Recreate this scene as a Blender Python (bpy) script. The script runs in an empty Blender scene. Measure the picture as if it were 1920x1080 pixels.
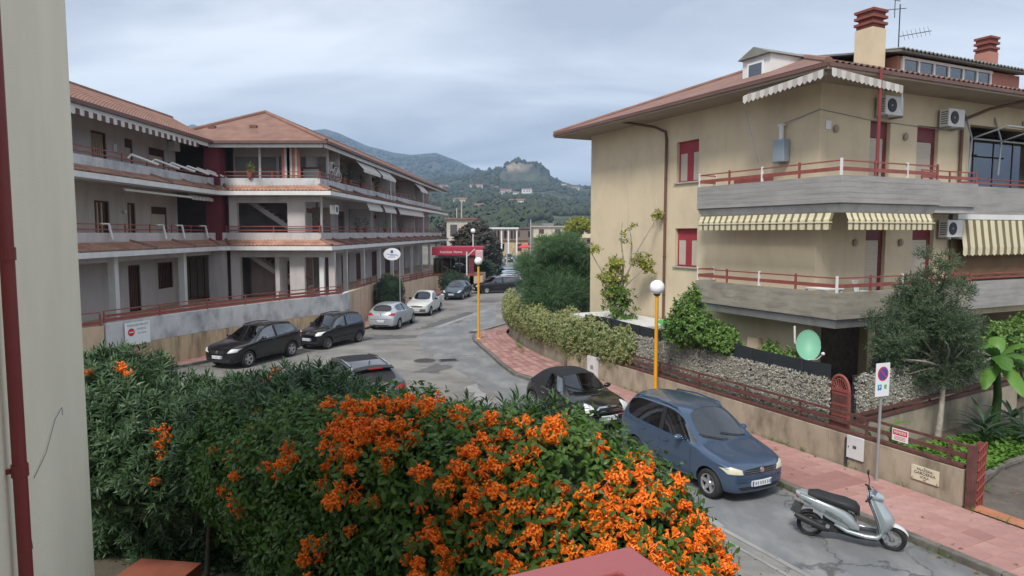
import bpy, bmesh, math, random
import numpy as np
from mathutils import Vector, Matrix
from mathutils.bvhtree import BVHTree

SC = bpy.context.scene
COL = SC.collection
R = math.radians
# ------------------------------------------------------------------ camera
cam_d = bpy.data.cameras.new('camera'); cam = bpy.data.objects.new('camera', cam_d); COL.objects.link(cam)
cam.location = (0, 0, 5.5); cam.rotation_euler = (R(90) - math.atan(104 / 1280), 0, 0)
cam_d.sensor_width = 36; cam_d.lens = 24.0; cam_d.clip_start = .05; cam_d.clip_end = 20000
SC.camera = cam
# ------------------------------------------------------------------ sky and sun (overcast winter day)
SUN_EL, SUN_ROT = R(50), R(200)
wd = bpy.data.worlds.new('World'); SC.world = wd; wd.use_nodes = True
N, L = wd.node_tree.nodes, wd.node_tree.links
N.clear()
def nd(t, **k):
    n = N.new(t)
    for a, v in k.items(): setattr(n, a, v)
    return n
wo = nd('ShaderNodeOutputWorld'); bg = nd('ShaderNodeBackground'); bg.inputs[1].default_value = .12
L.new(bg.outputs[0], wo.inputs[0])
sky = nd('ShaderNodeTexSky', sky_type='NISHITA', sun_disc=False, sun_elevation=SUN_EL, sun_rotation=SUN_ROT)
sky.air_density = 1.0; sky.dust_density = 1.5
tc = nd('ShaderNodeTexCoord')
sep = nd('ShaderNodeSeparateXYZ'); L.new(tc.outputs['Generated'], sep.inputs[0])
# project the view direction on a flat cloud deck
mx = nd('ShaderNodeMath', operation='MAXIMUM'); mx.inputs[1].default_value = 0; L.new(sep.outputs[2], mx.inputs[0])
ad = nd('ShaderNodeMath', operation='ADD'); ad.inputs[1].default_value = .16; L.new(mx.outputs[0], ad.inputs[0])
cx = nd('ShaderNodeMath', operation='DIVIDE'); L.new(sep.outputs[0], cx.inputs[0]); L.new(ad.outputs[0], cx.inputs[1])
cy = nd('ShaderNodeMath', operation='DIVIDE'); L.new(sep.outputs[1], cy.inputs[0]); L.new(ad.outputs[0], cy.inputs[1])
cmb = nd('ShaderNodeCombineXYZ'); L.new(cx.outputs[0], cmb.inputs[0]); L.new(cy.outputs[0], cmb.inputs[1])
mp = nd('ShaderNodeMapping'); mp.inputs['Rotation'].default_value = (0, 0, R(-25)); mp.inputs['Scale'].default_value = (.5, 1.15, 1); mp.inputs['Location'].default_value = (3.1, 1.7, 0)
L.new(cmb.outputs[0], mp.inputs[0])
n1 = nd('ShaderNodeTexNoise'); n1.inputs['Scale'].default_value = .95; n1.inputs['Detail'].default_value = 7; n1.inputs['Roughness'].default_value = .52; n1.inputs['Distortion'].default_value = .5
L.new(mp.outputs[0], n1.inputs[0])
cr = nd('ShaderNodeValToRGB')
cr.color_ramp.elements[0].position = .39; cr.color_ramp.elements[0].color = (1.85, 1.98, 2.2, 1)
cr.color_ramp.elements[1].position = .62; cr.color_ramp.elements[1].color = (3.75, 3.9, 4.1, 1)
L.new(n1.outputs[0], cr.inputs[0])
mixs = nd('ShaderNodeMix', data_type='RGBA'); mixs.inputs[0].default_value = .90
L.new(sky.outputs[0], mixs.inputs[6]); L.new(cr.outputs[0], mixs.inputs[7])
L.new(mixs.outputs[2], bg.inputs[0])
sun_d = bpy.data.lights.new('sun', 'SUN'); sun = bpy.data.objects.new('sun', sun_d); COL.objects.link(sun)
sun_d.energy = 1.5; sun_d.angle = R(14); sun_d.color = (1, .95, .88)
sun.rotation_euler = (R(90) - SUN_EL, 0, math.pi - SUN_ROT)
SC.view_settings.view_transform = 'Standard'; SC.view_settings.look = 'None'
SC.view_settings.exposure = 1.36; SC.view_settings.gamma = 1.0; SC.view_settings.use_curve_mapping = False
SC.cycles.use_denoising = True
SC.cycles.max_bounces = 6; SC.cycles.transparent_max_bounces = 16; SC.cycles.volume_bounces = 1

# ------------------------------------------------------------------ materials
MATS = {}
def mat(name, col, rough=.85, var=.12, scale=2.5, bump=0, bscale=30, metal=0, spec=.4, coat=0,
        stain=None, samt=.0, sscale=(1.2, 1.2, .25), detail=6, fine=0, crack=0, streak=0):
    if name in MATS: return MATS[name]
    m = bpy.data.materials.new(name); m.use_nodes = True; MATS[name] = m
    nt = m.node_tree; n, l = nt.nodes, nt.links
    p = n['Principled BSDF']
    p.inputs['Roughness'].default_value = rough; p.inputs['Metallic'].default_value = metal
    p.inputs['Specular IOR Level'].default_value = spec; p.inputs['Coat Weight'].default_value = coat; p.inputs['Coat Roughness'].default_value = .08
    t = n.new('ShaderNodeTexCoord')
    out = None
    def noise(sc, det=6, vec=None, rough_=.55):
        q = n.new('ShaderNodeTexNoise'); q.inputs['Scale'].default_value = sc; q.inputs['Detail'].default_value = det; q.inputs['Roughness'].default_value = rough_
        l.new(vec or t.outputs['Object'], q.inputs[0]); return q
    a = noise(scale, detail)
    ramp = n.new('ShaderNodeValToRGB'); l.new(a.outputs[0], ramp.inputs[0])
    ramp.color_ramp.elements[0].position = .3; ramp.color_ramp.elements[1].position = .72
    c0 = [max(0, c * (1 - var)) for c in col]; c1 = [c * (1 + var) for c in col]
    ramp.color_ramp.elements[0].color = (*c0, 1); ramp.color_ramp.elements[1].color = (*c1, 1)
    out = ramp.outputs[0]
    if stain:
        mpn = n.new('ShaderNodeMapping'); mpn.inputs['Scale'].default_value = sscale; l.new(t.outputs['Object'], mpn.inputs[0])
        b = noise(1.6, 8, mpn.outputs[0], .62)
        r2 = n.new('ShaderNodeValToRGB'); l.new(b.outputs[0], r2.inputs[0])
        r2.color_ramp.elements[0].position = .46; r2.color_ramp.elements[1].position = .70
        r2.color_ramp.elements[0].color = (0, 0, 0, 1); r2.color_ramp.elements[1].color = (samt, samt, samt, 1)
        mx_ = n.new('ShaderNodeMix'); mx_.data_type = 'RGBA'; l.new(r2.outputs[0], mx_.inputs[0]); l.new(out, mx_.inputs[6]); mx_.inputs[7].default_value = (*stain, 1)
        out = mx_.outputs[2]
    if fine:
        f = noise(bscale * 1.7, 3); mm = n.new('ShaderNodeMix'); mm.data_type = 'RGBA'; mm.blend_type = 'MULTIPLY'; mm.inputs[0].default_value = 1
        rf = n.new('ShaderNodeMapRange'); l.new(f.outputs[0], rf.inputs[0]); rf.inputs[1].default_value = .3; rf.inputs[2].default_value = .7; rf.inputs[3].default_value = 1 - fine; rf.inputs[4].default_value = 1 + fine
        l.new(out, mm.inputs[6]); l.new(rf.outputs[0], mm.inputs[7]); out = mm.outputs[2]
    if streak:
        ms = n.new('ShaderNodeMapping'); ms.inputs['Scale'].default_value = (4, 4, .16); l.new(t.outputs['Object'], ms.inputs[0]); sn = noise(1.3, 6, ms.outputs[0], .6)
        sr = n.new('ShaderNodeMapRange'); l.new(sn.outputs[0], sr.inputs[0]); sr.inputs[1].default_value = .56; sr.inputs[2].default_value = .75; sr.inputs[3].default_value = 0; sr.inputs[4].default_value = streak
        mk_ = noise(.5, 3); mr_ = n.new('ShaderNodeMapRange'); l.new(mk_.outputs[0], mr_.inputs[0]); mr_.inputs[1].default_value = .45; mr_.inputs[2].default_value = .62
        mu_ = n.new('ShaderNodeMath'); mu_.operation = 'MULTIPLY'; l.new(sr.outputs[0], mu_.inputs[0]); l.new(mr_.outputs[0], mu_.inputs[1])
        mx3 = n.new('ShaderNodeMix'); mx3.data_type = 'RGBA'; l.new(mu_.outputs[0], mx3.inputs[0]); l.new(out, mx3.inputs[6]); mx3.inputs[7].default_value = (*[c * .45 for c in col], 1); out = mx3.outputs[2]
    if crack:
        vo = n.new('ShaderNodeTexVoronoi'); vo.feature = 'DISTANCE_TO_EDGE'; vo.inputs['Scale'].default_value = crack
        wn = noise(1.1, 5); va = n.new('ShaderNodeVectorMath'); va.operation = 'MULTIPLY_ADD'; l.new(wn.outputs['Color'], va.inputs[0]); va.inputs[1].default_value = (2.2, 2.2, 0); l.new(t.outputs['Object'], va.inputs[2]); l.new(va.outputs[0], vo.inputs[0])
        mk = noise(.22, 3); mk2 = n.new('ShaderNodeMapRange'); l.new(mk.outputs[0], mk2.inputs[0]); mk2.inputs[1].default_value = .46; mk2.inputs[2].default_value = .6; mk2.inputs[3].default_value = 0; mk2.inputs[4].default_value = .75
        cr_ = n.new('ShaderNodeMapRange'); l.new(vo.outputs['Distance'], cr_.inputs[0]); cr_.inputs[1].default_value = .004; cr_.inputs[2].default_value = .016; cr_.inputs[3].default_value = 1; cr_.inputs[4].default_value = 0
        mu = n.new('ShaderNodeMath'); mu.operation = 'MULTIPLY'; l.new(cr_.outputs[0], mu.inputs[0]); l.new(mk2.outputs[0], mu.inputs[1])
        mm2 = n.new('ShaderNodeMix'); mm2.data_type = 'RGBA'; l.new(mu.outputs[0], mm2.inputs[0]); l.new(out, mm2.inputs[6]); mm2.inputs[7].default_value = (.05, .05, .05, 1); out = mm2.outputs[2]
    l.new(out, p.inputs['Base Color'])
    if bump:
        bn = noise(bscale, 5); bp = n.new('ShaderNodeBump'); bp.inputs['Strength'].default_value = bump; bp.inputs['Distance'].default_value = .02
        l.new(bn.outputs[0], bp.inputs['Height']); l.new(bp.outputs[0], p.inputs['Normal'])
    return m
def leafmat(name, c0, c1, rough=.45, tl=.25, c2=None):
    m = bpy.data.materials.new(name); m.use_nodes = True; MATS[name] = m
    n, l = m.node_tree.nodes, m.node_tree.links; p = n['Principled BSDF']
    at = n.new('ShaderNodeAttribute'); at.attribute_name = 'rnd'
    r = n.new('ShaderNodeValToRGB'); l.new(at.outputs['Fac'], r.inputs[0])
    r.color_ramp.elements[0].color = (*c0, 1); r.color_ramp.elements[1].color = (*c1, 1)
    if c2:
        e = r.color_ramp.elements.new(.8); e.color = (*c1, 1); r.color_ramp.elements[-1].color = (*c2, 1)
    l.new(r.outputs[0], p.inputs['Base Color']); p.inputs['Roughness'].default_value = rough; p.inputs['Specular IOR Level'].default_value = .35
    tr = n.new('ShaderNodeBsdfTranslucent'); l.new(r.outputs[0], tr.inputs[0])
    mx_ = n.new('ShaderNodeMixShader'); mx_.inputs[0].default_value = tl
    l.new(p.outputs[0], mx_.inputs[1]); l.new(tr.outputs[0], mx_.inputs[2]); l.new(mx_.outputs[0], n['Material Output'].inputs[0])
    return m
def glassmat(name, tint=.35, refl=.16):
    m = bpy.data.materials.new(name); m.use_nodes = True; MATS[name] = m
    n, l = m.node_tree.nodes, m.node_tree.links; n.remove(n['Principled BSDF'])
    tr = n.new('ShaderNodeBsdfTransparent'); tr.inputs[0].default_value = (tint, tint * 1.05, tint * 1.03, 1)
    gl = n.new('ShaderNodeBsdfGlossy'); gl.inputs['Roughness'].default_value = .02; gl.inputs[0].default_value = (.9, .95, 1, 1)
    lw = n.new('ShaderNodeLayerWeight'); lw.inputs[0].default_value = .35
    mr = n.new('ShaderNodeMapRange'); mr.inputs[3].default_value = refl; mr.inputs[4].default_value = .9; l.new(lw.outputs['Fresnel'], mr.inputs[0])
    mx_ = n.new('ShaderNodeMixShader'); l.new(mr.outputs[0], mx_.inputs[0]); l.new(tr.outputs[0], mx_.inputs[1]); l.new(gl.outputs[0], mx_.inputs[2])
    l.new(mx_.outputs[0], n['Material Output'].inputs[0]); return m

M = {}
M['asphalt'] = mat('asphalt', (.215, .208, .192), .88, .26, .35, .4, 45, stain=(.085, .085, .086), samt=.6, sscale=(.45, .8, .5), fine=.14, crack=.45)
M['asphalt_new'] = mat('asphalt_new', (.165, .172, .178), .8, .18, .6, .2, 70, stain=(.33, .33, .32), samt=.55, sscale=(.7, .4, .55), fine=.12, crack=.3)
M['asphalt_dark'] = mat('asphalt_dark', (.105, .105, .106), .9, .2, 1.2, .25, 60, fine=.15)
M['cement'] = mat('cement', (.28, .28, .275), .85, .15, 1.2, .15, 40, stain=(.16, .16, .16), samt=.5, fine=.08)
M['earth'] = mat('earth', (.10, .085, .062), .95, .3, 1.5, .4, 20, fine=.2)
M['ground'] = mat('ground', (.16, .15, .12), .95, .3, .02, .0, 20)
M['hill'] = None
M['kerb'] = mat('kerb', (.13, .115, .10), .9, .3, 2.5, .3, 25, stain=(.25, .24, .22), samt=.5, sscale=(2, 2, 2), fine=.15)
for i, c in enumerate([(.37, .20, .178), (.405, .228, .20), (.31, .158, .14), (.425, .25, .222)]):
    M['paver%d' % i] = mat('paver%d' % i, c, .85, .13, 2.2, .2, 45, stain=(.16, .10, .09), samt=.45, sscale=(3, 3, 3), fine=.1)
M['paver_bed'] = mat('paver_bed', (.17, .115, .10), .95, .2, 3, .2, 30)
M['wall_cream'] = mat('wall_cream', (.61, .51, .355), .9, .05, .9, .08, 60, stain=(.40, .33, .245), samt=.42, sscale=(.55, .55, .35), fine=.04, streak=.35)
M['wall_near'] = mat('wall_near', (.86, .80, .63), .85, .04, 1.2, .35, 110, stain=(.72, .66, .50), samt=.3, sscale=(1, 1, .3), fine=.025)
M['wall_white'] = mat('wall_white', (.50, .465, .455), .9, .06, .8, .05, 50, stain=(.26, .24, .23), samt=.45, sscale=(1, 1, .2), fine=.03)
M['wall_beige'] = mat('wall_beige', (.47, .42, .37), .9, .06, .8, .05, 50, stain=(.27, .24, .21), samt=.45, sscale=(1, 1, .2))
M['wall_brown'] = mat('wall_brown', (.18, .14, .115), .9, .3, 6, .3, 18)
M['band_grey'] = mat('band_grey', (.52, .53, .54), .9, .10, 1.5, .1, 30, stain=(.20, .21, .23), samt=.85, sscale=(.9, .9, .55), fine=.04)
M['tan'] = mat('tan', (.50, .385, .245), .9, .10, 1.2, .12, 30, stain=(.13, .105, .07), samt=.8, sscale=(2.2, 2.2, .35), fine=.06)
M['tan_clean'] = mat('tan_clean', (.55, .42, .30), .9, .06, 1.0, .08, 30, stain=(.30, .23, .16), samt=.6, sscale=(1.2, 1.2, .3), fine=.04)
M['concrete'] = mat('concrete', (.31, .30, .288), .92, .10, 1.1, .2, 22, stain=(.17, .17, .165), samt=.6, sscale=(.5, .5, 6), fine=.06)
M['concrete_old'] = mat('concrete_old', (.29, .265, .22), .92, .14, 1.4, .25, 22, stain=(.15, .135, .11), samt=.75, sscale=(.9, .9, 4), fine=.08)
M['concrete_band'] = mat('concrete_band', (.40, .39, .375), .92, .08, 1.1, .1, 30, stain=(.2, .2, .2), samt=.5, sscale=(1.5, 1.5, .4))
M['garden_wall'] = mat('garden_wall', (.36, .30, .225), .92, .14, 1.1, .2, 25, stain=(.12, .10, .07), samt=.75, sscale=(1.4, 1.4, .6), fine=.07)
M['garden_wall2'] = mat('garden_wall2', (.31, .27, .205), .92, .14, 1.1, .2, 25, stain=(.11, .10, .07), samt=.7, sscale=(1.2, 1.2, .7), fine=.07)
M['tile'] = mat('tile', (.225, .128, .10), .9, .28, 1.6, .15, 25, stain=(.16, .085, .065), samt=.7, sscale=(2, 2, 2), fine=.12)
M['tile_pale'] = mat('tile_pale', (.39, .225, .165), .9, .28, 1.8, .15, 25, stain=(.20, .12, .09), samt=.6, sscale=(2, 2, 2), fine=.12)
M['pink_in'] = mat('pink_in', (.46, .35, .33), .9, .08, 1, .05, 40, stain=(.28, .2, .19), samt=.5)
M['mesh_grey'] = mat('mesh_grey', (.23, .23, .24), .9, .06, 1.5)
M['soffit'] = mat('soffit', (.33, .275, .215), .9, .08, 1, 0)
M['gutter'] = mat('gutter', (.13, .07, .06), .5, .15, 2)
M['maroon'] = mat('maroon', (.165, .028, .036), .5, .12, 2, stain=(.11, .03, .03), samt=.4)
M['maroon_wall'] = mat('maroon_wall', (.15, .032, .045), .85, .12, 1, .05, 40)
M['redrail'] = mat('redrail', (.26, .072, .06), .5, .15, 3, stain=(.13, .05, .04), samt=.5, sscale=(4, 4, 4))
M['railbrown'] = mat('railbrown', (.105, .042, .036), .6, .2, 3, stain=(.19, .10, .075), samt=.5, sscale=(4, 4, 4))
M['near_rail'] = mat('near_rail', (.40, .105, .108), .36, .03, 4, .03, 160)
M['pipe_red'] = mat('pipe_red', (.20, .035, .035), .45, .08, 2)
M['pipe_brown'] = mat('pipe_brown', (.13, .06, .045), .5, .12, 2)
M['shutter'] = mat('shutter', (.50, .445, .365), .7, .04, 2)
M['shutter_red'] = mat('shutter_red', (.30, .035, .05), .6, .08, 2)
M['woodslat'] = mat('woodslat', (.42, .33, .23), .75, .1, 3)
M['wood_dark'] = mat('wood_dark', (.085, .035, .03), .6, .2, 3)
M['white'] = mat('white', (.68, .68, .67), .5, .05, 3, stain=(.40, .39, .36), samt=.3)
M['white_paint'] = mat('white_paint', (.74, .74, .73), .55, .03, 3)
M['panel_white'] = mat('panel_white', (.60, .61, .61), .6, .06, 3, stain=(.36, .35, .31), samt=.3)
M['grey_metal'] = mat('grey_metal', (.30, .32, .34), .45, .06, 2, metal=.3)
M['boiler'] = mat('boiler', (.27, .32, .37), .5, .06, 2)
M['galv'] = mat('galv', (.42, .44, .45), .42, .08, 3, metal=.6)
M['darkmetal'] = mat('darkmetal', (.035, .035, .04), .5, .2, 3)
M['black_plastic'] = mat('black_plastic', (.022, .022, .024), .55, .15, 5)
M['grey_plastic'] = mat('grey_plastic', (.075, .08, .085), .55, .1, 5)
M['rubber'] = mat('rubber', (.020, .020, .021), .85, .2, 8, .1, 60, stain=(.06, .055, .05), samt=.4, sscale=(3, 3, 3))
M['rim'] = mat('rim', (.50, .51, .52), .3, .05, 3, metal=.75)
M['rim_dark'] = mat('rim_dark', (.22, .22, .23), .4, .1, 3, metal=.5)
M['chrome'] = mat('chrome', (.72, .73, .75), .14, .02, 3, metal=1)
M['seat_cloth'] = mat('seat_cloth', (.10, .10, .105), .9, .2, 5)
M['lamp_yellow'] = mat('lamp_yellow', (.68, .33, .025), .45, .06, 2, stain=(.45, .24, .05), samt=.4)
M['globe'] = mat('globe', (.82, .84, .88), .22, .02, 1, spec=.5)
M['sign_white'] = mat('sign_white', (.70, .73, .75), .4, .03, 3)
M['plate_stone'] = mat('plate_stone', (.62, .57, .43), .6, .06, 6, .05, 40, stain=(.35, .29, .19), samt=.4, sscale=(4, 4, 4))
M['ink'] = mat('ink', (.045, .04, .035), .7, .1, 5)
M['sign_blue'] = mat('sign_blue', (.05, .075, .30), .4, .05, 3)
M['sign_red'] = mat('sign_red', (.55, .035, .04), .4, .05, 3)
M['sign_cyan'] = mat('sign_cyan', (.03, .22, .42), .4, .05, 3)
M['sign_green'] = mat('sign_green', (.12, .36, .12), .4, .05, 3)
M['pale_ink'] = mat('pale_ink', (.17, .18, .20), .6, .1, 5)
M['dish_green'] = mat('dish_green', (.165, .40, .27), .5, .05, 2)
M['green_sheet'] = mat('green_sheet', (.06, .32, .09), .5, .08, 2)
M['net'] = mat('net', (.018, .024, .028), .9, .2, 3, .4, 60)
M['awning_cream'] = mat('awning_cream', (.60, .55, .39), .85, .05, 3, stain=(.36, .33, .24), samt=.3)
M['awning_brown'] = mat('awning_brown', (.17, .135, .065), .85, .08, 3)
M['awning_grey'] = mat('awning_grey', (.40, .36, .33), .85, .06, 3)
M['awning_white'] = mat('awning_white', (.56, .54, .51), .85, .06, 3, stain=(.38, .36, .33), samt=.4)
M['brown_screen'] = mat('brown_screen', (.17, .105, .055), .85, .10, 1.5, .1, 30, stain=(.10, .06, .035), samt=.4)
M['curtain_red'] = mat('curtain_red', (.42, .17, .13), .85, .06, 3)
M['pink'] = mat('pink', (.40, .185, .145), .9, .08, 1.2, .05, 40)
M['redbrick'] = mat('redbrick', (.20, .062, .048), .85, .15, 3, .1, 30)
M['yellow_wall'] = mat('yellow_wall', (.55, .42, .16), .9, .08, 1)
M['roofgreen'] = mat('roofgreen', (.19, .195, .18), .8, .15, 3)
M['canopy_red'] = mat('canopy_red', (.33, .03, .06), .7, .08, 2)
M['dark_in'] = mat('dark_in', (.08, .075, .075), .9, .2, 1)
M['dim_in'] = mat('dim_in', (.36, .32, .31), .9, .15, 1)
M['bark'] = mat('bark', (.09, .072, .055), .9, .25, 6, .5, 22)
M['bark_pale'] = mat('bark_pale', (.33, .30, .26), .9, .25, 5, .4, 22, stain=(.12, .11, .09), samt=.7, sscale=(5, 5, 5))
M['terracotta'] = mat('terracotta', (.27, .085, .05), .8, .15, 2.5, .15, 30, stain=(.2, .07, .05), samt=.5, sscale=(2, 2, 2))
M['drive'] = mat('drive', (.105, .088, .075), .92, .22, 1.0, .3, 40, stain=(.19, .16, .13), samt=.5, sscale=(1.5, 1.5, 1.5), fine=.15)
M['orange_edge'] = mat('orange_edge', (.40, .165, .09), .85, .15, 2, .2, 30)
M['limestone'] = mat('limestone', (.40, .37, .33), .9, .1, 1)
M['glass_dark'] = glassmat('glass_dark', .22, .14)
M['glass_car'] = glassmat('glass_car', .62, .17)
M['glass_tint'] = glassmat('glass_tint', .16, .12)
M['orange'] = leafmat('orange', (.85, .13, .010), (1.0, .31, .03), .45, .25)
M['oleander'] = leafmat('oleander', (.020, .050, .020), (.085, .150, .062), .42, .18)
M['vine'] = leafmat('vine', (.024, .060, .012), (.10, .20, .035), .4, .28, (.22, .31, .06))
M['olive'] = leafmat('olive', (.035, .062, .032), (.105, .155, .08), .5, .25, (.26, .29, .20))
M['casuarina'] = leafmat('casuarina', (.05, .11, .05), (.16, .28, .13), .6, .3)
M['variegated'] = leafmat('variegated', (.10, .15, .05), (.46, .47, .21), .5, .25, (.72, .70, .42))
M['ivy_screen'] = leafmat('ivy_screen', (.16, .155, .12), (.68, .66, .58), .6, .1, (.74, .73, .65))
M['lemon'] = leafmat('lemon', (.045, .105, .02), (.15, .26, .055), .4, .25)
M['yellowleaf'] = leafmat('yellowleaf', (.13, .17, .03), (.36, .37, .06), .5, .3)
M['bush'] = leafmat('bush', (.022, .045, .025), (.055, .095, .05), .5, .15)
M['grassy'] = leafmat('grassy', (.055, .13, .018), (.14, .28, .04), .5, .25)
M['banana'] = leafmat('banana', (.045, .13, .022), (.13, .27, .05), .42, .25)
M['duskleaf'] = leafmat('duskleaf', (.035, .04, .03), (.085, .08, .06), .6, .1)
M['hilltree'] = leafmat('hilltree', (.020, .033, .018), (.072, .086, .042), .9, .0)

# ------------------------------------------------------------------ mesh helpers
class MB:
    def __init__(s): s.v = []; s.f = []; s.m = []; s.M = None
    def add(s, vs, fs, mi=0):
        o = len(s.v)
        for p in vs:
            s.v.append(tuple(s.M @ Vector(p)) if s.M is not None else tuple(p))
        for f in fs: s.f.append(tuple(i + o for i in f)); s.m.append(mi)
        return s
    def box(s, x0, x1, y0, y1, z0, z1, mi=0):
        vs = [(x, y, z) for z in (z0, z1) for y in (y0, y1) for x in (x0, x1)]
        return s.add(vs, [(0, 2, 3, 1), (4, 5, 7, 6), (0, 1, 5, 4), (2, 6, 7, 3), (0, 4, 6, 2), (1, 3, 7, 5)], mi)
    def bar(s, p0, p1, w, h, mi=0, up=(0, 0, 1)):
        p0, p1 = Vector(p0), Vector(p1); d = (p1 - p0).normalized(); u = Vector(up)
        if abs(d.dot(u)) > .98: u = Vector((1, 0, 0))
        sd = d.cross(u).normalized(); u = sd.cross(d)
        vs = [p + sd * a * w / 2 + u * b * h / 2 for p in (p0, p1) for a, b in ((-1, -1), (1, -1), (1, 1), (-1, 1))]
        return s.add(vs, [(0, 1, 2, 3), (7, 6, 5, 4), (0, 4, 5, 1), (1, 5, 6, 2), (2, 6, 7, 3), (3, 7, 4, 0)], mi)
    def cyl(s, p0, p1, r0, r1=None, n=10, caps=True, mi=0):
        return s.tube([p0, p1], [r0, r0 if r1 is None else r1], n, caps, mi)
    def tube(s, pts, r, n=8, caps=True, mi=0):
        pts = [Vector(p) for p in pts]
        rs = r if isinstance(r, (list, tuple)) else [r] * len(pts)
        vs = []; fs = []; prev = None
        for i, p in enumerate(pts):
            d = (pts[min(i + 1, len(pts) - 1)] - pts[max(i - 1, 0)]).normalized()
            if prev is None:
                a = d.orthogonal().normalized()
            else:
                a = (prev - d * prev.dot(d))
                a = a.normalized() if a.length > 1e-5 else d.orthogonal().normalized()
            prev = a; b = d.cross(a)
            for k in range(n):
                t = 2 * math.pi * k / n; vs.append(p + (a * math.cos(t) + b * math.sin(t)) * rs[i])
        for i in range(len(pts) - 1):
            for k in range(n):
                k2 = (k + 1) % n; fs.append((i * n + k, i * n + k2, (i + 1) * n + k2, (i + 1) * n + k))
        if caps:
            fs.append(tuple(range(n - 1, -1, -1))); fs.append(tuple((len(pts) - 1) * n + k for k in range(n)))
        return s.add(vs, fs, mi)
    def lathe(s, prof, c=(0, 0, 0), n=20, axis='z', mi=0):
        vs = []; fs = []
        for (r, h) in prof:
            for k in range(n):
                t = 2 * math.pi * k / n; a, b = r * math.cos(t), r * math.sin(t)
                q = {'z': (a, b, h), 'y': (a, h, b), 'x': (h, a, b)}[axis]
                vs.append((c[0] + q[0], c[1] + q[1], c[2] + q[2]))
        for i in range(len(prof) - 1):
            for k in range(n):
                k2 = (k + 1) % n; fs.append((i * n + k, i * n + k2, (i + 1) * n + k2, (i + 1) * n + k))
        return s.add(vs, fs, mi)
    def prism(s, poly, z0, z1, mi=0):
        n = len(poly)
        vs = [(x, y, z0) for x, y in poly] + [(x, y, z1) for x, y in poly]
        fs = [tuple(range(n - 1, -1, -1)), tuple(range(n, 2 * n))] + [(i, (i + 1) % n, n + (i + 1) % n, n + i) for i in range(n)]
        return s.add(vs, fs, mi)
    def sheet(s, poly, z, mi=0):
        return s.add([(x, y, z) for x, y in poly], [tuple(range(len(poly)))], mi)
    def grid(s, fn, nu, nv, mi=0):
        vs = [fn(u / nu, v / nv) for v in range(nv + 1) for u in range(nu + 1)]
        fs = [(v * (nu + 1) + u, v * (nu + 1) + u + 1, (v + 1) * (nu + 1) + u + 1, (v + 1) * (nu + 1) + u) for v in range(nv) for u in range(nu)]
        return s.add(vs, fs, mi)
    def sphere(s, c, r, n=16, m=10, sx=1, sy=1, sz=1, mi=0):
        vs = []; fs = []
        for i in range(m + 1):
            ph = math.pi * i / m
            for k in range(n):
                t = 2 * math.pi * k / n
                vs.append((c[0] + r * sx * math.sin(ph) * math.cos(t), c[1] + r * sy * math.sin(ph) * math.sin(t), c[2] + r * sz * math.cos(ph)))
        for i in range(m):
            for k in range(n):
                k2 = (k + 1) % n
                if i == 0: fs.append((k, (i + 1) * n + k, (i + 1) * n + k2))
                elif i == m - 1: fs.append((i * n + k, (i + 1) * n + k, i * n + k2))
                else: fs.append((i * n + k, (i + 1) * n + k, (i + 1) * n + k2, i * n + k2))
        return s.add(vs, fs, mi)
    def mesh(s, name, mats, off=(0, 0, 0)):
        me = bpy.data.meshes.new(name)
        vs = s.v if not any(off) else [(a - off[0], b - off[1], c - off[2]) for a, b, c in s.v]
        me.from_pydata(vs, [], s.f)
        for m_ in (mats if isinstance(mats, (list, tuple)) else [mats]): me.materials.append(M[m_] if isinstance(m_, str) else m_)
        if any(s.m): me.polygons.foreach_set('material_index', s.m)
        me.update(); return me
    def build(s, name, mats, parent=None, loc=None, rz=0, smooth=False, bev=0, world=False, fixn=True):
        off = tuple(parent.location) if (world and parent) else (0, 0, 0)
        me = s.mesh(name, mats, off)
        if fixn:
            b = bmesh.new(); b.from_mesh(me); bmesh.ops.recalc_face_normals(b, faces=b.faces); b.to_mesh(me); b.free()
        return obj(name, me, parent, loc, rz, smooth, bev)
def obj(name, me, parent=None, loc=None, rz=0, smooth=False, bev=0):
    o = bpy.data.objects.new(name, me); COL.objects.link(o)
    if parent: o.parent = parent
    if loc is not None: o.location = loc
    if rz: o.rotation_euler = (0, 0, rz)
    if smooth and me is not None:
        me.polygons.foreach_set('use_smooth', [True] * len(me.polygons))
        if smooth != 'full': me.set_sharp_from_angle(angle=R(38))
    if bev:
        b = o.modifiers.new('bevel', 'BEVEL'); b.width = bev; b.segments = 2; b.limit_method = 'ANGLE'; b.angle_limit = R(40)
    return o
def tag(o, label, cat, group=None):
    o['label'] = label; o['category'] = cat
    if group: o['group'] = group
    return o
def thing(name, label, cat, loc=(0, 0, 0), rz=0, group=None):
    o = bpy.data.objects.new(name, None); COL.objects.link(o); o.empty_display_size = .1
    o.location = loc; o.rotation_euler = (0, 0, rz)
    return tag(o, label, cat, group)
def struct(o): o['kind'] = 'structure'; return o
def stuff(o): o['kind'] = 'stuff'; return o
def one(name, mb, mats, label, cat, loc=None, rz=0, group=None, **k):
    return tag(mb.build(name, mats, None, loc, rz, **k), label, cat, group)
def copy_tree(o, parent=None):
    c = o.copy(); COL.objects.link(c); c.parent = parent
    for ch in list(o.children): copy_tree(ch, c)
    return c
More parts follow.
